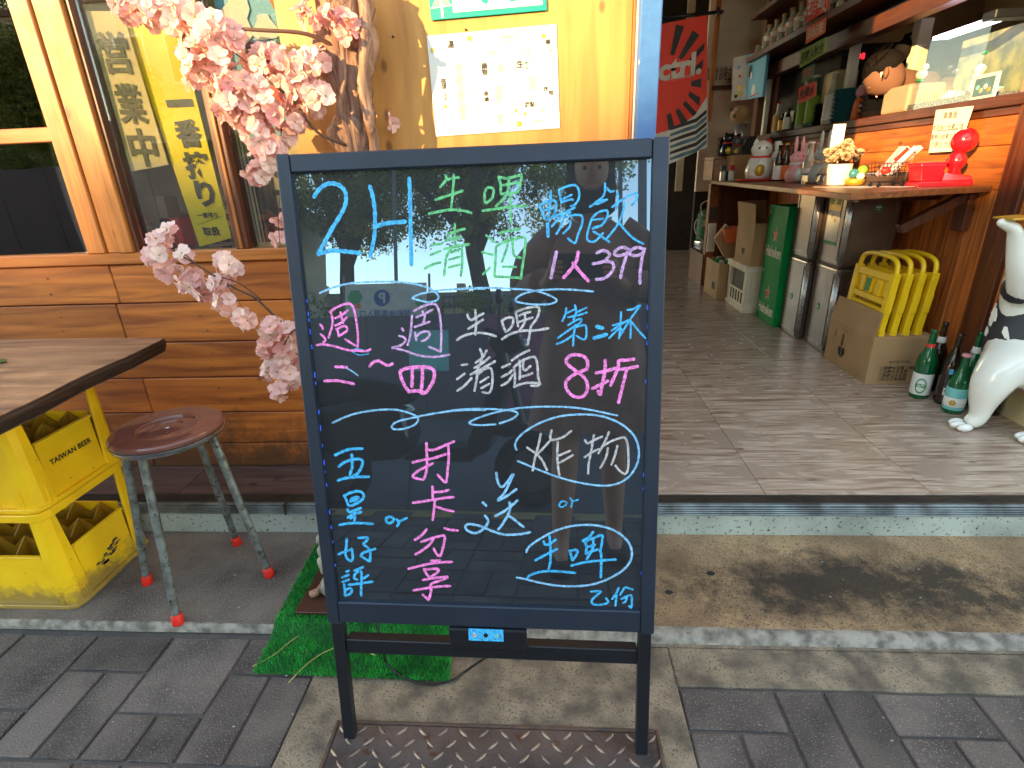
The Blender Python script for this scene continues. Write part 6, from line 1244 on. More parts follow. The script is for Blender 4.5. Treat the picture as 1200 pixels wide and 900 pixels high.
# ================================================================ hanging red poster and rod
yp = 4.40
rod = MB().tube([PY(760, 23, yp), PY(843, 14, yp)], .011, 8).ball(PY(841, 14, yp), (.012, .03, .035), 10, 6).ball(PY(846, 14, yp), .014, 8, 6); tag(rod.build('curtain_rod', 'black_metal', smooth=True), 'black metal curtain rod with a round end holding the red poster', 'rod')
P = [PY(762, 31, yp), PY(829, 17, yp), PY(828, 168, yp), PY(762, 196, yp)]
t = thing('sun_poster', P[0], 'red cloth poster with black sun rays and wave pattern hanging in the passage', 'poster'); quad([P[3], P[2], P[1], P[0]], -.003, 'poster_red', 'cloth', t); Q = qm(P)
c0 = PY(778, 100, yp) - Y * .002; rad = .17
for a in range(-80, 90, 19):
    a0, a1 = math.radians(a), math.radians(a + 9); r0, r1 = .19, .37
    pts = []
    for (aa, rr) in ((a0, r0), (a1, r0), (a1, r1), (a0, r1)):
        q_ = c0 + Vector((math.cos(aa) * rr, 0, math.sin(aa) * rr)); q_.x = min(q_.x, P[1].x - .004); q_.z = max(min(q_.z, P[1].z - .02), P[3].z + .1); pts.append(q_)
    MB().prism(pts, (0, -.0006, 0)).build('ray', 'poster_black', t)
text('ctrl.', PY(797, 78, yp) - Y * .0035, (P[1] - P[0]).normalized(), Z, 1, 'poster_white', t, w=.30, bold=.04); text('CTRL YOUR LIFE.', PY(797, 91, yp) - Y * .0035, (P[1] - P[0]).normalized(), Z, 1, 'poster_white', t, w=.20)
W0 = [PY(x_, y_, yp) - Y * .0028 for x_, y_ in ((829, 112), (815, 134), (800, 146), (780, 154), (764, 158), (762, 200), (790, 190), (829, 172))]; MB().prism(W0, (0, -.0008, 0)).build('wave_field', 'poster_white', t)
for k in range(9):
    y_ = 130 + k * 7; pts = [PY(828, y_ - 2, yp), PY(815, y_ + 9, yp), PY(800, y_ + 14, yp), PY(785, y_ + 20, yp), PY(785, y_ + 23, yp), PY(801, y_ + 18, yp), PY(816, y_ + 13, yp), PY(828, y_ + 3, yp)]
    if y_ < 172: MB().prism([q_ - Y * .004 for q_ in pts], (0, -.0005, 0)).build('wave_line', 'wave_blue' if k % 2 else 'poster_black', t)
# wall lettering shelf
p, q_ = PY(833, 103, 5.245), PY(873, 98, 5.245); t = thing('wall_ledge', p, 'thin dark red ledge with small black characters above it on the cream wall', 'ledge')
MB().box((p.x, 5.22, p.z - .02), (q_.x, 5.249, p.z + .012)).build('ledge', 'dark_wood', t); text('清幸酒', PY(861, 94, 5.245) - Y * .003, X, Z, 1, 'ink_print', t, w=.15); text('謝謝', PY(842, 86, 5.245) - Y * .003, X, Z, .11, 'print_grey', t, vertical=False); 
# kitchen equipment
t = thing('oven', (2.4, 4.55, ZF), 'dark kitchen cabinet with a red glowing number display', 'oven'); MB().box((2.2, 4.5, ZF), (2.75, 4.95, 1.75)).build('cabinet', 'black_metal', t); text('12:08', PY(1004, 66, 4.49), X, Z, 1, 'led_red', t, w=.11)
tag(MB().box((1.95, 4.72, 1.2), (2.15, 4.9, 1.9)).build('water_heater', 'pink', bevel=.01), 'pinkish white appliance on the kitchen wall behind the bottles', 'appliance')
t = thing('kitchen_bench', (2.9, 3.6, ZF), 'dark kitchen bench behind the cook', 'bench'); MB().box((2.75, 2.8, ZF), (3.28, 4.4, 1.0)).build('cabinet', 'galv', t); MB().box((2.72, 2.78, 1.001), (3.28, 4.42, 1.03)).build('worktop', 'chrome', t)
p = PX(1103, 18, 3.28); cb2 = [PX(1103, 18, 3.28), PX(1090, 32, 3.27), PX(1083, 55, 3.27), PX(1075, 80, 3.27), PX(1070, 110, 3.27)]; tag(MB().tube(smoothline(cb2, 4), .012, 6).ball(p, (.02, .08, .05), 8, 6).build('wall_cable', 'black_metal', smooth=True), 'black cable hanging in a curve down the kitchen wall', 'cable')
# ================================================================ STATUE
st = thing('dog_statue', (1.72, 1.80, ZF), 'glossy white animal statue in a black and white shirt at the right edge', 'statue')
def skinmesh(name, verts, edges, radii, mt_, parent, sub=2, base=None, root=0):
    me = bpy.data.meshes.new(name); b0 = wloc(parent) if parent else Vector((0, 0, 0)); me.from_pydata([tuple(Vector(v) - b0) for v in verts], edges, []); o = bpy.data.objects.new(name, me); COL.objects.link(o); o.parent = parent
    me.materials.append(MATS[mt_]); sk = o.modifiers.new('skin', 'SKIN'); sk.use_smooth_shade = True
    for i, r in enumerate(radii): me.skin_vertices[0].data[i].radius = r if isinstance(r, tuple) else (r, r)
    me.skin_vertices[0].data[root].use_root = True
    ss = o.modifiers.new('subsurf', 'SUBSURF'); ss.levels = sub; ss.render_levels = sub; return o
def sp(px, py, y): return PY(px, py, y)
V = [sp(1196, 432, 1.80), sp(1203, 400, 1.84), sp(1206, 372, 1.86), sp(1204, 345, 1.86), sp(1212, 315, 1.86), sp(1216, 285, 1.86),
     sp(1178, 425, 1.76), sp(1160, 450, 1.75), sp(1150, 476, 1.77), sp(1146, 492, 1.77), sp(1130, 497, 1.78),
     sp(1240, 450, 1.72), sp(1232, 480, 1.68), sp(1226, 500, 1.66), sp(1210, 512, 1.66),
     sp(1197, 340, 1.78), sp(1192, 310, 1.75), sp(1191, 285, 1.74), sp(1189, 268, 1.73), sp(1177, 262, 1.73), sp(1169, 259, 1.73), sp(1225, 350, 1.80), sp(1235, 380, 1.75)]
E_ = [(0, 1), (1, 2), (2, 3), (3, 4), (4, 5), (0, 6), (6, 7), (7, 8), (8, 9), (9, 10), (0, 11), (11, 12), (12, 13), (13, 14), (3, 15), (15, 16), (16, 17), (17, 18), (18, 19), (19, 20), (3, 21), (21, 22)]
R_ = [.105, .10, .085, .065, .06, .075, .092, .066, .036, .031, .027, .085, .05, .033, .028, .04, .030, .025, .019, .015, .011, .035, .028]
skinmesh('body', V, E_, R_, 'white_gloss', st)
tc_ = sp(1126, 499, 1.77)
for (dx, dy) in ((-.0, .024), (-.012, .0), (-.004, -.024)): MB().ball((tc_.x + dx, tc_.y + dy, .136), (.026, .0135, .014), 12, 8).build('toe', 'white_gloss', st, smooth=True)
tc_ = sp(1206, 514, 1.66)
for (dx, dy) in ((-.0, .024), (-.008, 0), (-.0, -.024)): MB().ball((tc_.x + dx, tc_.y + dy, .136), (.026, .0135, .014), 12, 8).build('toe', 'white_gloss', st, smooth=True)
c0, c1, c2, c3 = sp(1200, 428, 1.82), sp(1203, 400, 1.84), sp(1206, 372, 1.86), sp(1204, 346, 1.86)
ax = (c3 - c0); n_ = 28; vs = []
for (t_, r_) in ((0, .104), (.03, .112), (.18, .112), (.36, .108), (.55, .099), (.75, .084), (.92, .072), (1.0, .064)):
    c_ = c0.lerp(c3, t_)
    for k in range(n_): a = 2 * math.pi * k / n_; w_ = 1 + .03 * math.sin(5 * a + t_ * 7); vs.append(c_ + Vector((math.cos(a) * r_ * w_, math.sin(a) * r_ * w_, .006 * math.sin(3 * a))))
MB().add(vs, [(i * n_ + k, i * n_ + (k + 1) % n_, (i + 1) * n_ + (k + 1) % n_, (i + 1) * n_ + k) for i in range(7) for k in range(n_)]).build('shirt', 'shirt_black', st, smooth=True)
MB().ball(sp(1196, 338, 1.80), (.05, .05, .05), 14, 8).build('sleeve', 'shirt_black', st, smooth=True)
random.seed(21)
for i in range(13):
    a = random.uniform(2.4, 5.0); t_ = random.uniform(.05, .9); rr = .114 - .045 * t_ ** 1.6 + .001; c_ = c0.lerp(c3, t_) + Vector((math.cos(a) * rr, math.sin(a) * rr, 0)); d = Vector((math.cos(a), math.sin(a), .15)).normalized(); s_ = d.cross(Z).normalized(); u_ = s_.cross(d); w_, l_ = random.uniform(.006, .018), random.uniform(.012, .035)
    pts = [c_ + s_ * (w_ * math.cos(k * 1.047) * (1 + .5 * math.sin(k * 5 + i)) + .01 * math.sin(k)) + u_ * (l_ * math.sin(k * 1.047)) for k in range(6)]; MB().prism(pts, d * .002).build('shirt_print', 'paper', st)
MB().obox(sp(1190, 255, 1.73), (.035, 0, .002), (0, .04, 0), (0, 0, .003)).build('tray_rim', 'gold', st, bevel=.002)
# ================================================================ THE PEOPLE
def face(parent, c, fwd, up, s=1.0, sk='skin', ek='ink_print'):
    fwd, up = Vector(fwd).normalized(), Vector(up).normalized(); r_ = fwd.cross(up).normalized(); up = r_.cross(fwd)
    o = MB(); n_u, n_v = 20, 16; vs = []
    for i in range(n_v + 1):
        th = math.pi * i / n_v
        for k in range(n_u):
            a = 2 * math.pi * k / n_u; x = math.sin(th) * math.sin(a); y = math.sin(th) * math.cos(a); z = -math.cos(th)
            f_ = .092 * (1 + (.10 if y > 0 else 0)); wx = .072 * (1 - .22 * max(0, -z)); 
            px_, py_, pz_ = x * wx, y * f_ * (1 - .1 * max(0, -z)), z * .112
            if y > .5: py_ += .016 * math.exp(-((x / .16) ** 2 + ((z + .05) / .22) ** 2)); py_ -= .008 * math.exp(-(((abs(x) - .38) / .18) ** 2 + ((z - .12) / .14) ** 2)); py_ += .006 * math.exp(-((x / .3) ** 2 + ((z + .42) / .10) ** 2))
            vs.append(c + r_ * (px_ * s) + fwd * (py_ * s) + up * (pz_ * s))
    o.add(vs, [(i * n_u + k, i * n_u + (k + 1) % n_u, (i + 1) * n_u + (k + 1) % n_u, (i + 1) * n_u + k) for i in range(n_v) for k in range(n_u)])
    o.build('head', sk, parent, smooth=True)
    for sx in (-1, 1):
        e_ = c + r_ * (sx * .074 * s) - fwd * .005 * s; MB().ball(e_, (.012 * s, .018 * s, .03 * s), 10, 8).build('ear', sk, parent, smooth=True)
        MB().ball(c + r_ * (sx * .028 * s) + fwd * .088 * s + up * .012 * s, .008 * s, 8, 6).build('eye', ek, parent, smooth=True)
    MB().obox(c + fwd * .099 * s - up * .052 * s, r_ * .022 * s, fwd * .003 * s, up * .005 * s).build('mouth', 'pink', parent)
# the photographer stands behind the viewpoint and shows in the board
per = thing('person', (.11, -.36, 0), 'person in a long brown coat photographing the sign, mirrored in its glossy face', 'person')
RT, UPV, FW = MC[0].copy(), -MC[1], MC[2].copy()
pc = CP + RT * .072 - FW * .014
ph = MB().obox(pc, RT * .082, UPV * .038, FW * .004).build('phone', 'black_metal', bevel=.004, seg=2); tag(ph, 'black phone held sideways in both hands of the photographer', 'phone')
B_ = Vector((.11, -.36, 0))
def bq(x, y, z): return B_ + Vector((x, y, z))
V = [bq(0, 0, .80), bq(0, 0, .95), bq(0, -.01, 1.10), bq(0, 0, 1.22), bq(0, .02, 1.30)]
R_ = [.12, .105, .12, .06, .045]; E_ = [(0, 1), (1, 2), (2, 3), (3, 4)]
def chain(start, pts, rs):
    k = start
    for p, r in zip(pts, rs): V.append(p); R_.append(r); E_.append((k, len(V) - 1)); k = len(V) - 1
    return k
for sx in (-1, 1):
    hp = pc + RT * (.082 * sx) - FW * .008 - UPV * .012
    wst = hp + RT * .035 * sx - UPV * .06 - FW * .05; elb = bq(.235 * sx, .02, .98)
    k = chain(2, [bq(.14 * sx, 0, 1.155), elb, elb.lerp(wst, .6), wst, hp - FW * .022 + RT * .012 * sx - UPV * .01], [.055, .042, .034, .023, .022])
    for f_ in range(4):
        b0 = hp + UPV * (.024 - .015 * f_) - FW * .012 + RT * .010 * sx
        chain(k, [b0, b0 + FW * .020 + RT * .006 * sx, b0 + FW * .028 - RT * (.020 + .003 * (1 - abs(f_ - 1))) * sx, b0 + FW * .026 - RT * (.036 - .004 * abs(f_ - 1)) * sx], [.009, .0085, .0078, .007])
    t0_ = hp - UPV * .03 - FW * .012; chain(k, [t0_ - RT * .01 * sx, t0_ - RT * .03 * sx + UPV * .012 - FW * .004], [.011, .009])
fl = [(-.115, .10), (.085, -.03)]
for sx, (fx, fy) in zip((-1, 1), fl):
    hip = bq(.075 * sx, 0, .74); kn = bq((fx + .075 * sx) / 2, fy * .6 + .03, .42); an = bq(fx, fy, .075)
    chain(0, [hip, kn, kn.lerp(an, .35) - Y * .012, an, bq(fx, fy + .05, .035), bq(fx - .005 * sx, fy + .14, .025)], [.085, .052, .052, .032, .032, .028])
skinmesh('body', V, E_, R_, 'skin', per, sub=1)
hc = bq(0, .04, 1.40); face(per, hc, (0, .94, -.30), (0, .30, .94), .92)
o = MB(); 
for i in range(11):
    th = math.pi * (1 - i / 10 * .62)
o = MB().ball(hc + Vector((0, -.02, .03)), (.088, .098, .105), 18, 12); 
for v in o.v:
    if v.y > hc.y + .045 and v.z < hc.z + .05: v.y = hc.y + .03
o.lathe(hc + Vector((0, -.045, -.16)), [(.05, 0), (.088, .03), (.092, .12), (.085, .2)], 16); o.build('hair', 'hair', per, smooth=True)
# coat: rings from neck to hem with folds
ct = MB(); n_ = 48; prof = [(1.245, .060, .055), (1.215, .10, .07), (1.17, .165, .095), (1.10, .185, .115), (1.0, .165, .12), (.90, .165, .125), (.78, .19, .14), (.62, .215, .16), (.50, .235, .175), (.47, .238, .178)]
vs = []
for j, (z_, rx, ry) in enumerate(prof):
    f_ = max(0, (1.0 - z_)) * .16
    for k in range(n_): a = 2 * math.pi * k / n_; q_ = 1 + f_ * math.sin(a * 7 + z_ * 3) * .6 + f_ * .4 * math.sin(a * 11); vs.append(bq(rx * q_ * math.cos(a), ry * q_ * math.sin(a), z_))
ct.add(vs, [(i * n_ + k, i * n_ + (k + 1) % n_, (i + 1) * n_ + (k + 1) % n_, (i + 1) * n_ + k) for i in range(len(prof) - 1) for k in range(n_)])
ct.build('coat', 'coat_brown', per, smooth=True)
for sx in (-1, 1):
    hp = pc + RT * (.082 * sx); wst = hp + RT * .035 * sx - UPV * .06 - FW * .05; elb = bq(.235 * sx, .02, .98)
    MB().tube(smoothline([bq(.10 * sx, 0, 1.185), bq(.17 * sx, 0, 1.13), elb + Z * .06, elb, elb.lerp(wst, .5), elb.lerp(wst, .85)], 4), [.07] * 4 + [.068] * 4 + [.06] * 4 + [.056] * 4 + [.050] * 5, 14).build('sleeve', 'coat_brown', per, smooth=True)
MB().tube([bq(.07 * math.cos(a), .055 + .03 * math.sin(a), 1.21 + .02 * math.cos(2 * a)) for a in [i * .3 for i in range(21)]], .004, 6).build('necklace', 'foil', per, smooth=True)
for (fx, fy) in fl: MB().obox(bq(fx, fy + .065, .022), (.038, 0, 0), (0, .115, 0), (0, 0, .022)).build('shoe', 'black_cloth', per, bevel=.018, seg=3)
# the cook bends over behind the counter
ck = thing('person', (2.02, 3.2, ZF), 'dark haired cook bending his head down behind the counter with white earbud', 'person')
hc = PY(1037, 88, 3.14); hf = Vector((-.55, .30, -.78))
V = [Vector((2.05, 3.25, .80)), Vector((2.06, 3.25, 1.0)), Vector((2.04, 3.24, 1.20)), Vector((1.96, 3.20, 1.32)), hc + Vector((.09, .03, -.03)), Vector(hc)]; R_ = [.14, .13, .15, .10, .06, .07]; E_ = [(0, 1), (1, 2), (2, 3), (3, 4), (4, 5)]
for sx in (-1, 1):
    k = chain(2, [Vector((1.98, 3.24 + .19 * sx, 1.27)), Vector((1.93, 3.24 + .23 * sx, 1.05)), Vector((1.86, 3.24 + .12 * sx, 1.06)), Vector((1.84, 3.24 + .08 * sx, 1.065))], [.07, .045, .03, .028])
    for f_ in range(5): b0 = V[k]; chain(k, [b0 + Vector((-.03, .018 * (f_ - 2), -.004)), b0 + Vector((-.06 + .008 * abs(f_ - 2), .022 * (f_ - 2), -.015))], [.009, .007])
    chain(0, [Vector((2.05, 3.25 + .08 * sx, .74)), Vector((2.03, 3.25 + .09 * sx, .46)), Vector((2.06, 3.25 + .09 * sx, .20)), Vector((1.97, 3.25 + .09 * sx, .16))], [.10, .065, .045, .035])
skinmesh('body', V, E_, R_, 'skin_tan', ck, sub=1); face(ck, hc, hf, (-.69, .37, .62), .86, 'skin_tan', 'skin_tan')
MB().lathe((2.05, 3.25, .66), [(.15, 0), (.17, .05), (.155, .2), (.17, .42), (.19, .55), (.15, .63), (.08, .68)], 20).build('dark_shirt', 'black_cloth', ck, smooth=True)
upv = Vector((-.69, .37, .62)).normalized(); hfn = hf.normalized()
rr_ = hfn.cross(upv).normalized(); up2 = rr_.cross(hfn); o2 = MB(); n_u, n_v = 26, 18; vs = []
for i in range(n_v + 1):
    th = math.pi * i / n_v
    for k in range(n_u):
        a = 2 * math.pi * k / n_u; x, y, z = math.sin(th) * math.cos(a), math.sin(th) * math.sin(a), math.cos(th); R9 = 1.0
        if y > .25 and z < .50: R9 = .72
        if z < -.30: R9 = .72
        if abs(x) > .55 and z < .12 and y > -.25: R9 = .78
        q9 = 1 + .05 * noise.noise(Vector((x, y, z)) * 4) + .03 * noise.noise(Vector((x * 14, y * 3, z * 14)))
        vs.append(hc - hfn * .012 + up2 * .008 + (rr_ * x * .072 + hfn * y * .094 + up2 * z * .106) * R9 * q9)
o2.add(vs, [(i * n_u + k, i * n_u + (k + 1) % n_u, (i + 1) * n_u + (k + 1) % n_u, (i + 1) * n_u + k) for i in range(n_v) for k in range(n_u)]); o2.build('hair', 'hair', ck, smooth=True)
o = MB()
for i in range(160):
    a = random.uniform(0, 6.283); z = random.uniform(.45, 1); y = math.sin(a) * math.sqrt(1 - z * z); x = math.cos(a) * math.sqrt(1 - z * z); p = hc - hfn * .012 + up2 * .008 + rr_ * x * .080 + hfn * y * .100 + up2 * z * .110; d = (p - hc).normalized(); s_ = d.cross(hfn).normalized()
    o.add([p - s_ * .004, p + s_ * .004, p + d * random.uniform(.006, .022) - hfn * .02], [(0, 1, 2)])
o.build('hair_tuft', 'hair', ck)
bc = PY(1060, 58, 3.22); MB().ball(bc, (.045, .045, .05), 12, 8).tube([bc, bc + Vector((0, 0, .06)), bc + Vector((.03, 0, .075))], [.02, .014, .004], 8).build('hair_bun', 'hair', ck, smooth=True)
ep = PY(1033, 86, 3.06); MB().ball(ep, (.006, .005, .007), 8, 6).tube([ep, ep - Z * .018], .0025, 6).build('earbud', 'label_white', ck, smooth=True); 
# ================================================================ SCOOTER mirrored in the board
sc = thing('parked_scooter', (-.8, -1.2, -.10), 'black scooter parked on the road edge behind the viewer', 'scooter')
sx0, sy0, sz0 = -.84, -1.22, -.10
def s3(u, v, z): return Vector((sx0 + u, sy0 + v - u * .12, sz0 + z))
def prof(pts, v0, v1, m_, nm, bv=.012, sg=2): return MB().prism([s3(u, v0, z) for u, z in pts], s3(0, v1, 0) - s3(0, v0, 0)).build(nm, m_, sc, bevel=bv, seg=sg)
prof([(-.62, .62), (-.58, .70), (-.40, .74), (-.20, .73), (-.05, .70), (.03, .64), (-.02, .58), (-.30, .60), (-.56, .56)], -.12, .12, 'black_cloth', 'seat', .03, 3)
prof([(-.60, .55), (-.30, .59), (-.02, .57), (.02, .42), (-.02, .30), (-.25, .28), (-.50, .36), (-.62, .48)], -.14, .14, 'scooter_paint', 'body_panel', .03, 3)
prof([(-.02, .30), (.34, .28), (.40, .34), (.36, .36), (.02, .35)], -.14, .14, 'black_cloth', 'floorboard')
prof([(.34, .30), (.44, .34), (.56, .78), (.54, .88), (.46, .84), (.42, .60), (.33, .40)], -.17, .17, 'scooter_paint', 'front_shield', .02)
prof([(.48, .84), (.60, .86), (.62, .96), (.50, .99), (.42, .93)], -.10, .10, 'scooter_paint', 'handlebar_cover', .03, 3)
prof([(.42, .42), (.56, .50), (.72, .44), (.82, .32), (.76, .36), (.62, .42), (.52, .40)], -.06, .06, 'scooter_paint', 'front_fender', .01)
for u in (-.44, .66):
    w_ = MB(); c_ = s3(u, 0, .21)
    for i in range(1): w_.tube([c_ + Vector((.17 * math.cos(a), -.12 * .17 * math.cos(a), .17 * math.sin(a))) for a in [k * math.pi / 12 for k in range(25)]], .045, 10, cap=False)
    wh = w_.build('wheel', 'tyre', sc, smooth=True); MB().lathe(c_ - Y * .03, [(.03, 0), (.125, .01), (.13, .03), (.125, .05), (.03, .06)], 20, (0.12, 1, 0)).build('rim', 'galv', wh)
MB().tube([s3(.52, 0, .86), s3(.60, 0, .5), s3(.66, 0, .21)], .022, 8).build('fork', 'galv', sc, smooth=True)
MB().tube([s3(-.30, -.15, .22), s3(-.55, -.16, .28), s3(-.74, -.16, .34)], [.03, .045, .04], 12).build('exhaust', 'galv', sc, smooth=True)
MB().tube([s3(.46, -.32, .97), s3(.52, -.1, .95), s3(.52, .1, .95), s3(.46, .32, .97)], .016, 8).build('handlebar', 'tyre', sc, smooth=True)
for s_ in (-1, 1):
    MB().tube([s3(.50, .20 * s_, .96), s3(.52, .27 * s_, 1.10)], .006, 6).build('mirror_stem', 'galv', sc); MB().ball(s3(.52, .28 * s_, 1.14), (.02, .055, .04), 10, 8).build('mirror', 'black_metal', sc, smooth=True)
MB().ball(s3(-.64, 0, .52), (.02, .07, .03), 10, 6).build('tail_lamp', 'red_gloss', sc, smooth=True); MB().ball(s3(.62, 0, .90), (.03, .07, .04), 10, 6).build('headlamp', 'foil', sc, smooth=True)
MB().tube([s3(.02, .10, .30), s3(.04, .24, .02)], .008, 6).build('side_stand', 'galv', sc)
# ================================================================ ACROSS THE ROAD
hd = thing('hoarding', (-1.5, -6.1, -.01), 'dark purple grey site hoarding along the far pavement', 'hoarding')
x = -12.0; k = 0
while x < 6:
    MB().box((x + .004, -6.14, -.01), (x + .9 - .004, -6.10, 1.365 + .01 * (k % 3))).build('hoarding_panel', 'hoarding' if not (-1.6 < x < 0) else 'hoarding_red', hd, bevel=.004); x += .9; k += 1
MB().box((-2.35, -6.098, .55), (-1.75, -6.094, 1.15)).build('poster_sheet', 'label_teal', hd)
for x_ in (-10, -7, -4, -1, 2, 5): MB().box((x_ - .03, -6.2, -.01), (x_ + .03, -6.145, 1.5)).build('hoarding_post', 'galv', hd)
bn = thing('parking_banner', (-2.88, -6.8, -.01), 'pale parking banner with a blue round P mark above the hoarding', 'banner')
MB().box((-3.62, -6.82, 1.30), (-2.26, -6.80, 1.95)).build('banner_sheet', 'banner_white', bn); MB().lathe((-3.0, -6.7995, 1.72), [(.0001, 0), (.135, 0), (.134, .002)], 32, (0, 1, 0)).build('round_mark', 'banner_blue', bn)
text('P', (-3.0, -6.796, 1.72), -X, Z, 1, 'banner_white', bn, h=.17, bold=.03); text('特約停車場入口', (-2.95, -6.7985, 1.47), -X, Z, 1, 'banner_blue', bn, w=.85, bold=.02)
MB().prism([(-2.45, -6.799, 1.62), (-2.36, -6.799, 1.73), (-2.27, -6.799, 1.62), (-2.36, -6.799, 1.51)], (0, .001, 0)).build('green_mark', 'label_green', bn); MB().lathe((-3.45, -6.7995, 1.74), [(.0001, 0), (.13, 0), (.13, .001)], 6, (0, 1, 0)).build('green_mark', 'label_green', bn); MB().lathe((-3.4, -6.798, 1.60), [(.0001, 0), (.05, 0), (.05, .001)], 8, (0, 1, 0)).build('orange_mark', 'orange_sign', bn)
for x_ in (-3.65, -2.22): MB().lathe((x_, -6.83, -.01), [(.02, 0), (.02, 2.1), (.001, 2.11)], 8).build('banner_pole', 'galv', bn)
for i, (x_, y_, h, r) in enumerate(((1.28, -8.0, 6.5, .085), (.93, -8.3, 6.0, .045), (-3.35, -8.6, 5.0, .04), (-9.5, -8.0, 6.0, .08), (4.5, -8, 6, .08))):
    tag(MB().lathe((x_, y_, -.01), [(r * 1.3, 0), (r, .1), (r * .8, h), (.001, h + .01)], 12).build('utility_pole', 'galv', smooth=True), ('thick grey pole right of the mirrored photographer', 'slim grey pole close beside the thick pole', 'thin dark pole rising behind the parking banner', 'grey pole far along the road to the left', 'grey pole far along the road to the right')[i], 'pole', 'street poles')
fe = thing('railing_fence', (-1.5, -7.6, -.01), 'low grey railing fence in front of the park trees', 'fence')
for z_ in (1.45, 1.62, 1.78): MB().box((-2.2, -7.62, z_), (4, -7.6, z_ + .04)).build('rail', 'galv', fe)
for i in range(32): MB().box((-2.2 + i * .2, -7.61, .2), (-2.175 + i * .2, -7.6, 1.80)).build('baluster', 'galv', fe)
# row of low houses across the road, behind the trees
random.seed(31)
hx = -36.0; k = 0
labs = ['pale house with tiled gable roof far left across the road', 'cream house beside the farthest one', 'beige terrace house with small chimney left of the trees', 'pale low house seen left of the parking banner', 'beige house right behind the parking banner', 'cream house behind the big tree trunk', 'low tan house behind the railing', 'pale house at the right side of the park', 'beige house far right across the road', 'farthest right pale house across the road']
while hx < 40 and k < len(labs):
    w_ = 7.2; top = 3.95 + .06 * (k % 2); y0 = -22.0
    h_ = thing('house', (hx + w_ / 2, y0 - 3, 0), labs[k], 'house', 'low houses across the road')
    MB().box((hx, y0 - 6, -.14), (hx + w_ - .04, y0, top - .95)).build('wall', 'house_wall', h_)
    MB().prism([(hx - .05, y0 + .25, top - .96), (hx - .05, y0 - 6.2, top - .96), (hx - .05, y0 - 3, top + .10)], (w_ + .06, 0, 0)).build('roof', 'house_roof', h_)
    for j in range(3):
        f_ = MB().box((hx + .8 + j * 2.2, y0 + .002, 1.2), (hx + 2.1 + j * 2.2, y0 + .03, 2.3)).build('window', 'white_paint', h_); MB().box((hx + .88 + j * 2.2, y0 + .031, 1.26), (hx + 2.02 + j * 2.2, y0 + .04, 2.24)).build('pane', 'window_dark', f_)
    MB().box((hx + 1.6, y0 - 3.2, top - .3), (hx + 2.0, y0 - 2.8, top + .5)).build('chimney', 'house_wall', h_)
    hx += w_; k += 1
# trees: leaves are thousands of small blades gathered in clumps round the limbs
import numpy as np
def leafcloud(name, clumps, nper, size, mt_, parent, seed):
    rg = np.random.default_rng(seed); n = len(clumps) * nper; C_ = np.repeat(np.array([c[:3] for c in clumps]), nper, 0); R = np.repeat(np.array([c[3] for c in clumps]), nper)
    d = rg.normal(size=(n, 3)); d /= np.linalg.norm(d, axis=1)[:, None]; rad = R * rg.random(n) ** .45; P = C_ + d * rad[:, None] * np.array([1, 1, .75])
    a = rg.normal(size=(n, 3)); a /= np.linalg.norm(a, axis=1)[:, None]; b = rg.normal(size=(n, 3)); b -= (b * a).sum(1)[:, None] * a; b /= np.linalg.norm(b, axis=1)[:, None]
    s = size * rg.uniform(.7, 1.4, n)[:, None]; off = np.array(wloc(parent)) if parent else 0
    v = np.stack([P - a * s, P + b * s * .42, P + a * s, P - b * s * .42], 1).reshape(-1, 3) - off
    me = bpy.data.meshes.new(name); me.vertices.add(4 * n); me.vertices.foreach_set('co', v.ravel()); me.loops.add(4 * n); me.loops.foreach_set('vertex_index', np.arange(4 * n)); me.polygons.add(n); me.polygons.foreach_set('loop_start', np.arange(n) * 4)
    me.update(calc_edges=True); me.materials.append(MATS[mt_]); o = bpy.data.objects.new(name, me); COL.objects.link(o); o.parent = parent; o['kind'] = 'stuff'; return o
def tree(label, x, y, tr, h0, rx, ry, zc, rz, nclump, seed, lean=0, nper=330, size=.045):
    t = thing('broadleaf_tree', (x, y, -.01), label, 'tree', 'trees across the road'); rg = random.Random(seed)
    def tp(pts, rr, nm='trunk'):
        P = smoothline(pts, 5); R = [rr[0] + (rr[-1] - rr[0]) * i / (len(P) - 1) for i in range(len(P))]; m_ = MB().tube(P, R, 12)
        for v in m_.v: v += Vector((1, 1, .3)) * .05 * noise.noise(v * 2.3) * rr[0] * 4
        m_.build(nm, 'treebark', t, smooth=True)
    top = Vector((x + lean, y, zc + rz * .3)); tp([(x, y, -.05), (x + .05, y, 1.2), (x + lean * .3, y + .05, h0), (x + lean * .7, y, zc), top], [tr, tr * .35])
    limbs = []
    for i in range(9):
        a = rg.uniform(0, 6.283); s0 = Vector((x + lean * .3, y, h0 + rg.uniform(-.3, 1.0))); e = Vector((x + lean * .4 + rx * .75 * math.cos(a), y + ry * .75 * math.sin(a), zc + rg.uniform(-.3, .7) * rz)); md = s0.lerp(e, .5) + Vector((0, 0, rg.uniform(.1, .5))); tp([s0, md, e], [tr * .42, tr * .08], 'limb'); limbs += [s0.lerp(e, k_) for k_ in (.5, .75, 1)]
    cl = []
    for i in range(nclump):
        while True:
            u = Vector((rg.uniform(-1, 1), rg.uniform(-1, 1), rg.uniform(-1, 1)))
            if .28 < u.length < 1: break
        cl.append((x + lean * .4 + u.x * rx, y + u.y * ry, zc + u.z * rz * (1 if u.z > 0 else .92), rg.uniform(.4, 1.0)))
    k_ = int(len(cl) * .72); leafcloud('crown', cl[:k_], nper, size, 'leaves', t, seed); leafcloud('crown', cl[k_:], nper, size, 'leaves_yellow', t, seed + 1)
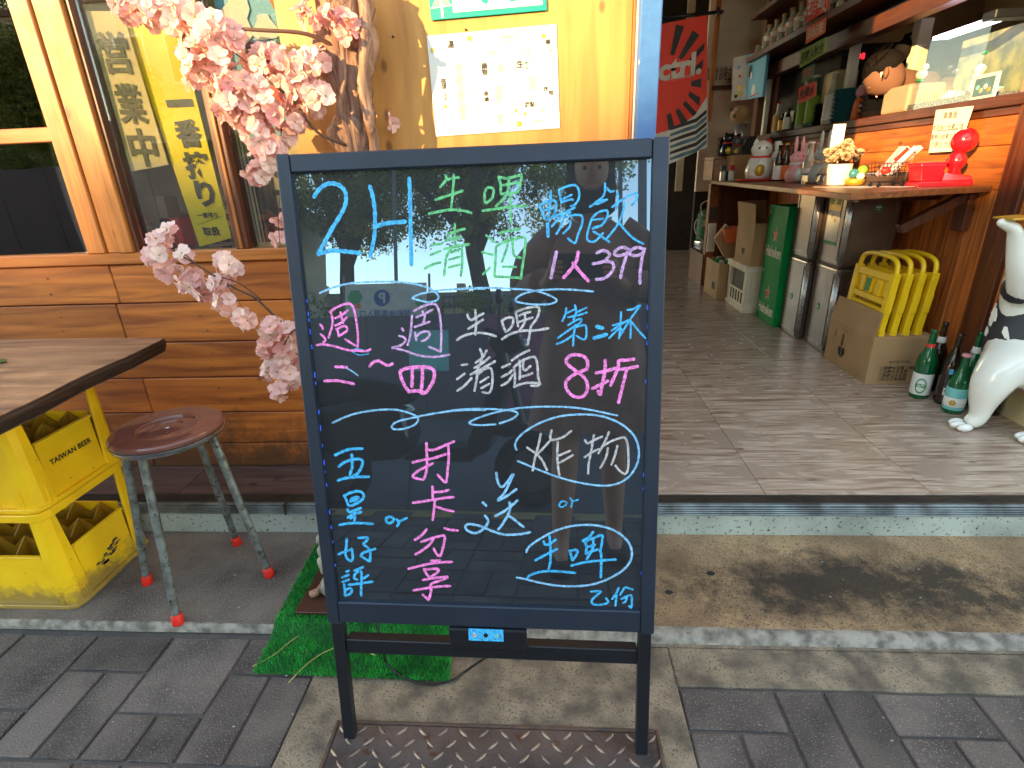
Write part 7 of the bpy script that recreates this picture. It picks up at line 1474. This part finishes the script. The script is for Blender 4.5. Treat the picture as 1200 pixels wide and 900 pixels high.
tree('big spreading tree whose trunk stands behind the railing right of the banner', -2.62, -16.0, .40, 4.2, 5.7, 3.4, 8.5, 4.1, 300, 1, -1.6, 240, .075)
tree('leafy tree to the left of the big tree, crown over the parking banner', -8.2, -17.5, .36, 4.2, 3.6, 3.4, 8.7, 4.2, 240, 2, .3, 240, .075)
tree('leafy tree reflected in the upper left window', -22.5, -17.0, .36, 4.0, 6.0, 3.8, 8.4, 4.8, 260, 3, 0, 240, .075)
tree('far left tree beyond the window tree along the road', -33.0, -17.0, .36, 4.0, 5.6, 3.8, 8.4, 4.6, 160, 5, 0, 240, .075)
tree('low bushy tree before the two storey block, reflected in the left windows', -13.4, -13.0, .14, 1.6, 2.6, 1.3, 3.3, 1.6, 150, 11, 0, 200, .06)
tree('second low bushy tree farther left before the two storey block', -18.8, -13.2, .14, 1.6, 2.7, 1.3, 3.3, 1.6, 150, 12, 0, 200, .06)
ab_ = thing('shade_block', (-15.2, -18, 0), 'plain two storey block across the road to the left of the trees', 'building')  # added behind the viewer as sun blocker; stepped roofs set the shade edge
for (xa_, xb_, h_) in ((-20.5, -14.6, 6.24), (-14.6, -13.10, 6.46), (-13.10, -10.1, 6.56)):
    MB().box((xa_ + .01, -20, -.14), (xb_ - .01, -15.6, h_ - .181)).build('wall', 'house_wall', ab_); MB().box((xa_, -20.1, h_ - .18), (xb_, -15.5, h_)).build('roof', 'house_roof', ab_)
for i in range(6):
    for z_ in (1.0, 4.0):
        f_ = MB().box((-20 + i * 1.65, -15.598, z_), (-19 + i * 1.65, -15.56, z_ + 1.4)).build('window', 'white_paint', ab_); MB().box((-19.93 + i * 1.65, -15.559, z_ + .07), (-19.07 + i * 1.65, -15.55, z_ + 1.33)).build('pane', 'window_dark', f_)
cl = [(random.uniform(-16, -.2), -7.3 + random.uniform(-.2, .2), random.uniform(.4, 1.75), .3) for i in range(150)]
o = leafcloud('hedge', cl, 160, .04, 'leaves', None, 9); tag(o, 'rough green hedge behind the hoarding', 'hedge');
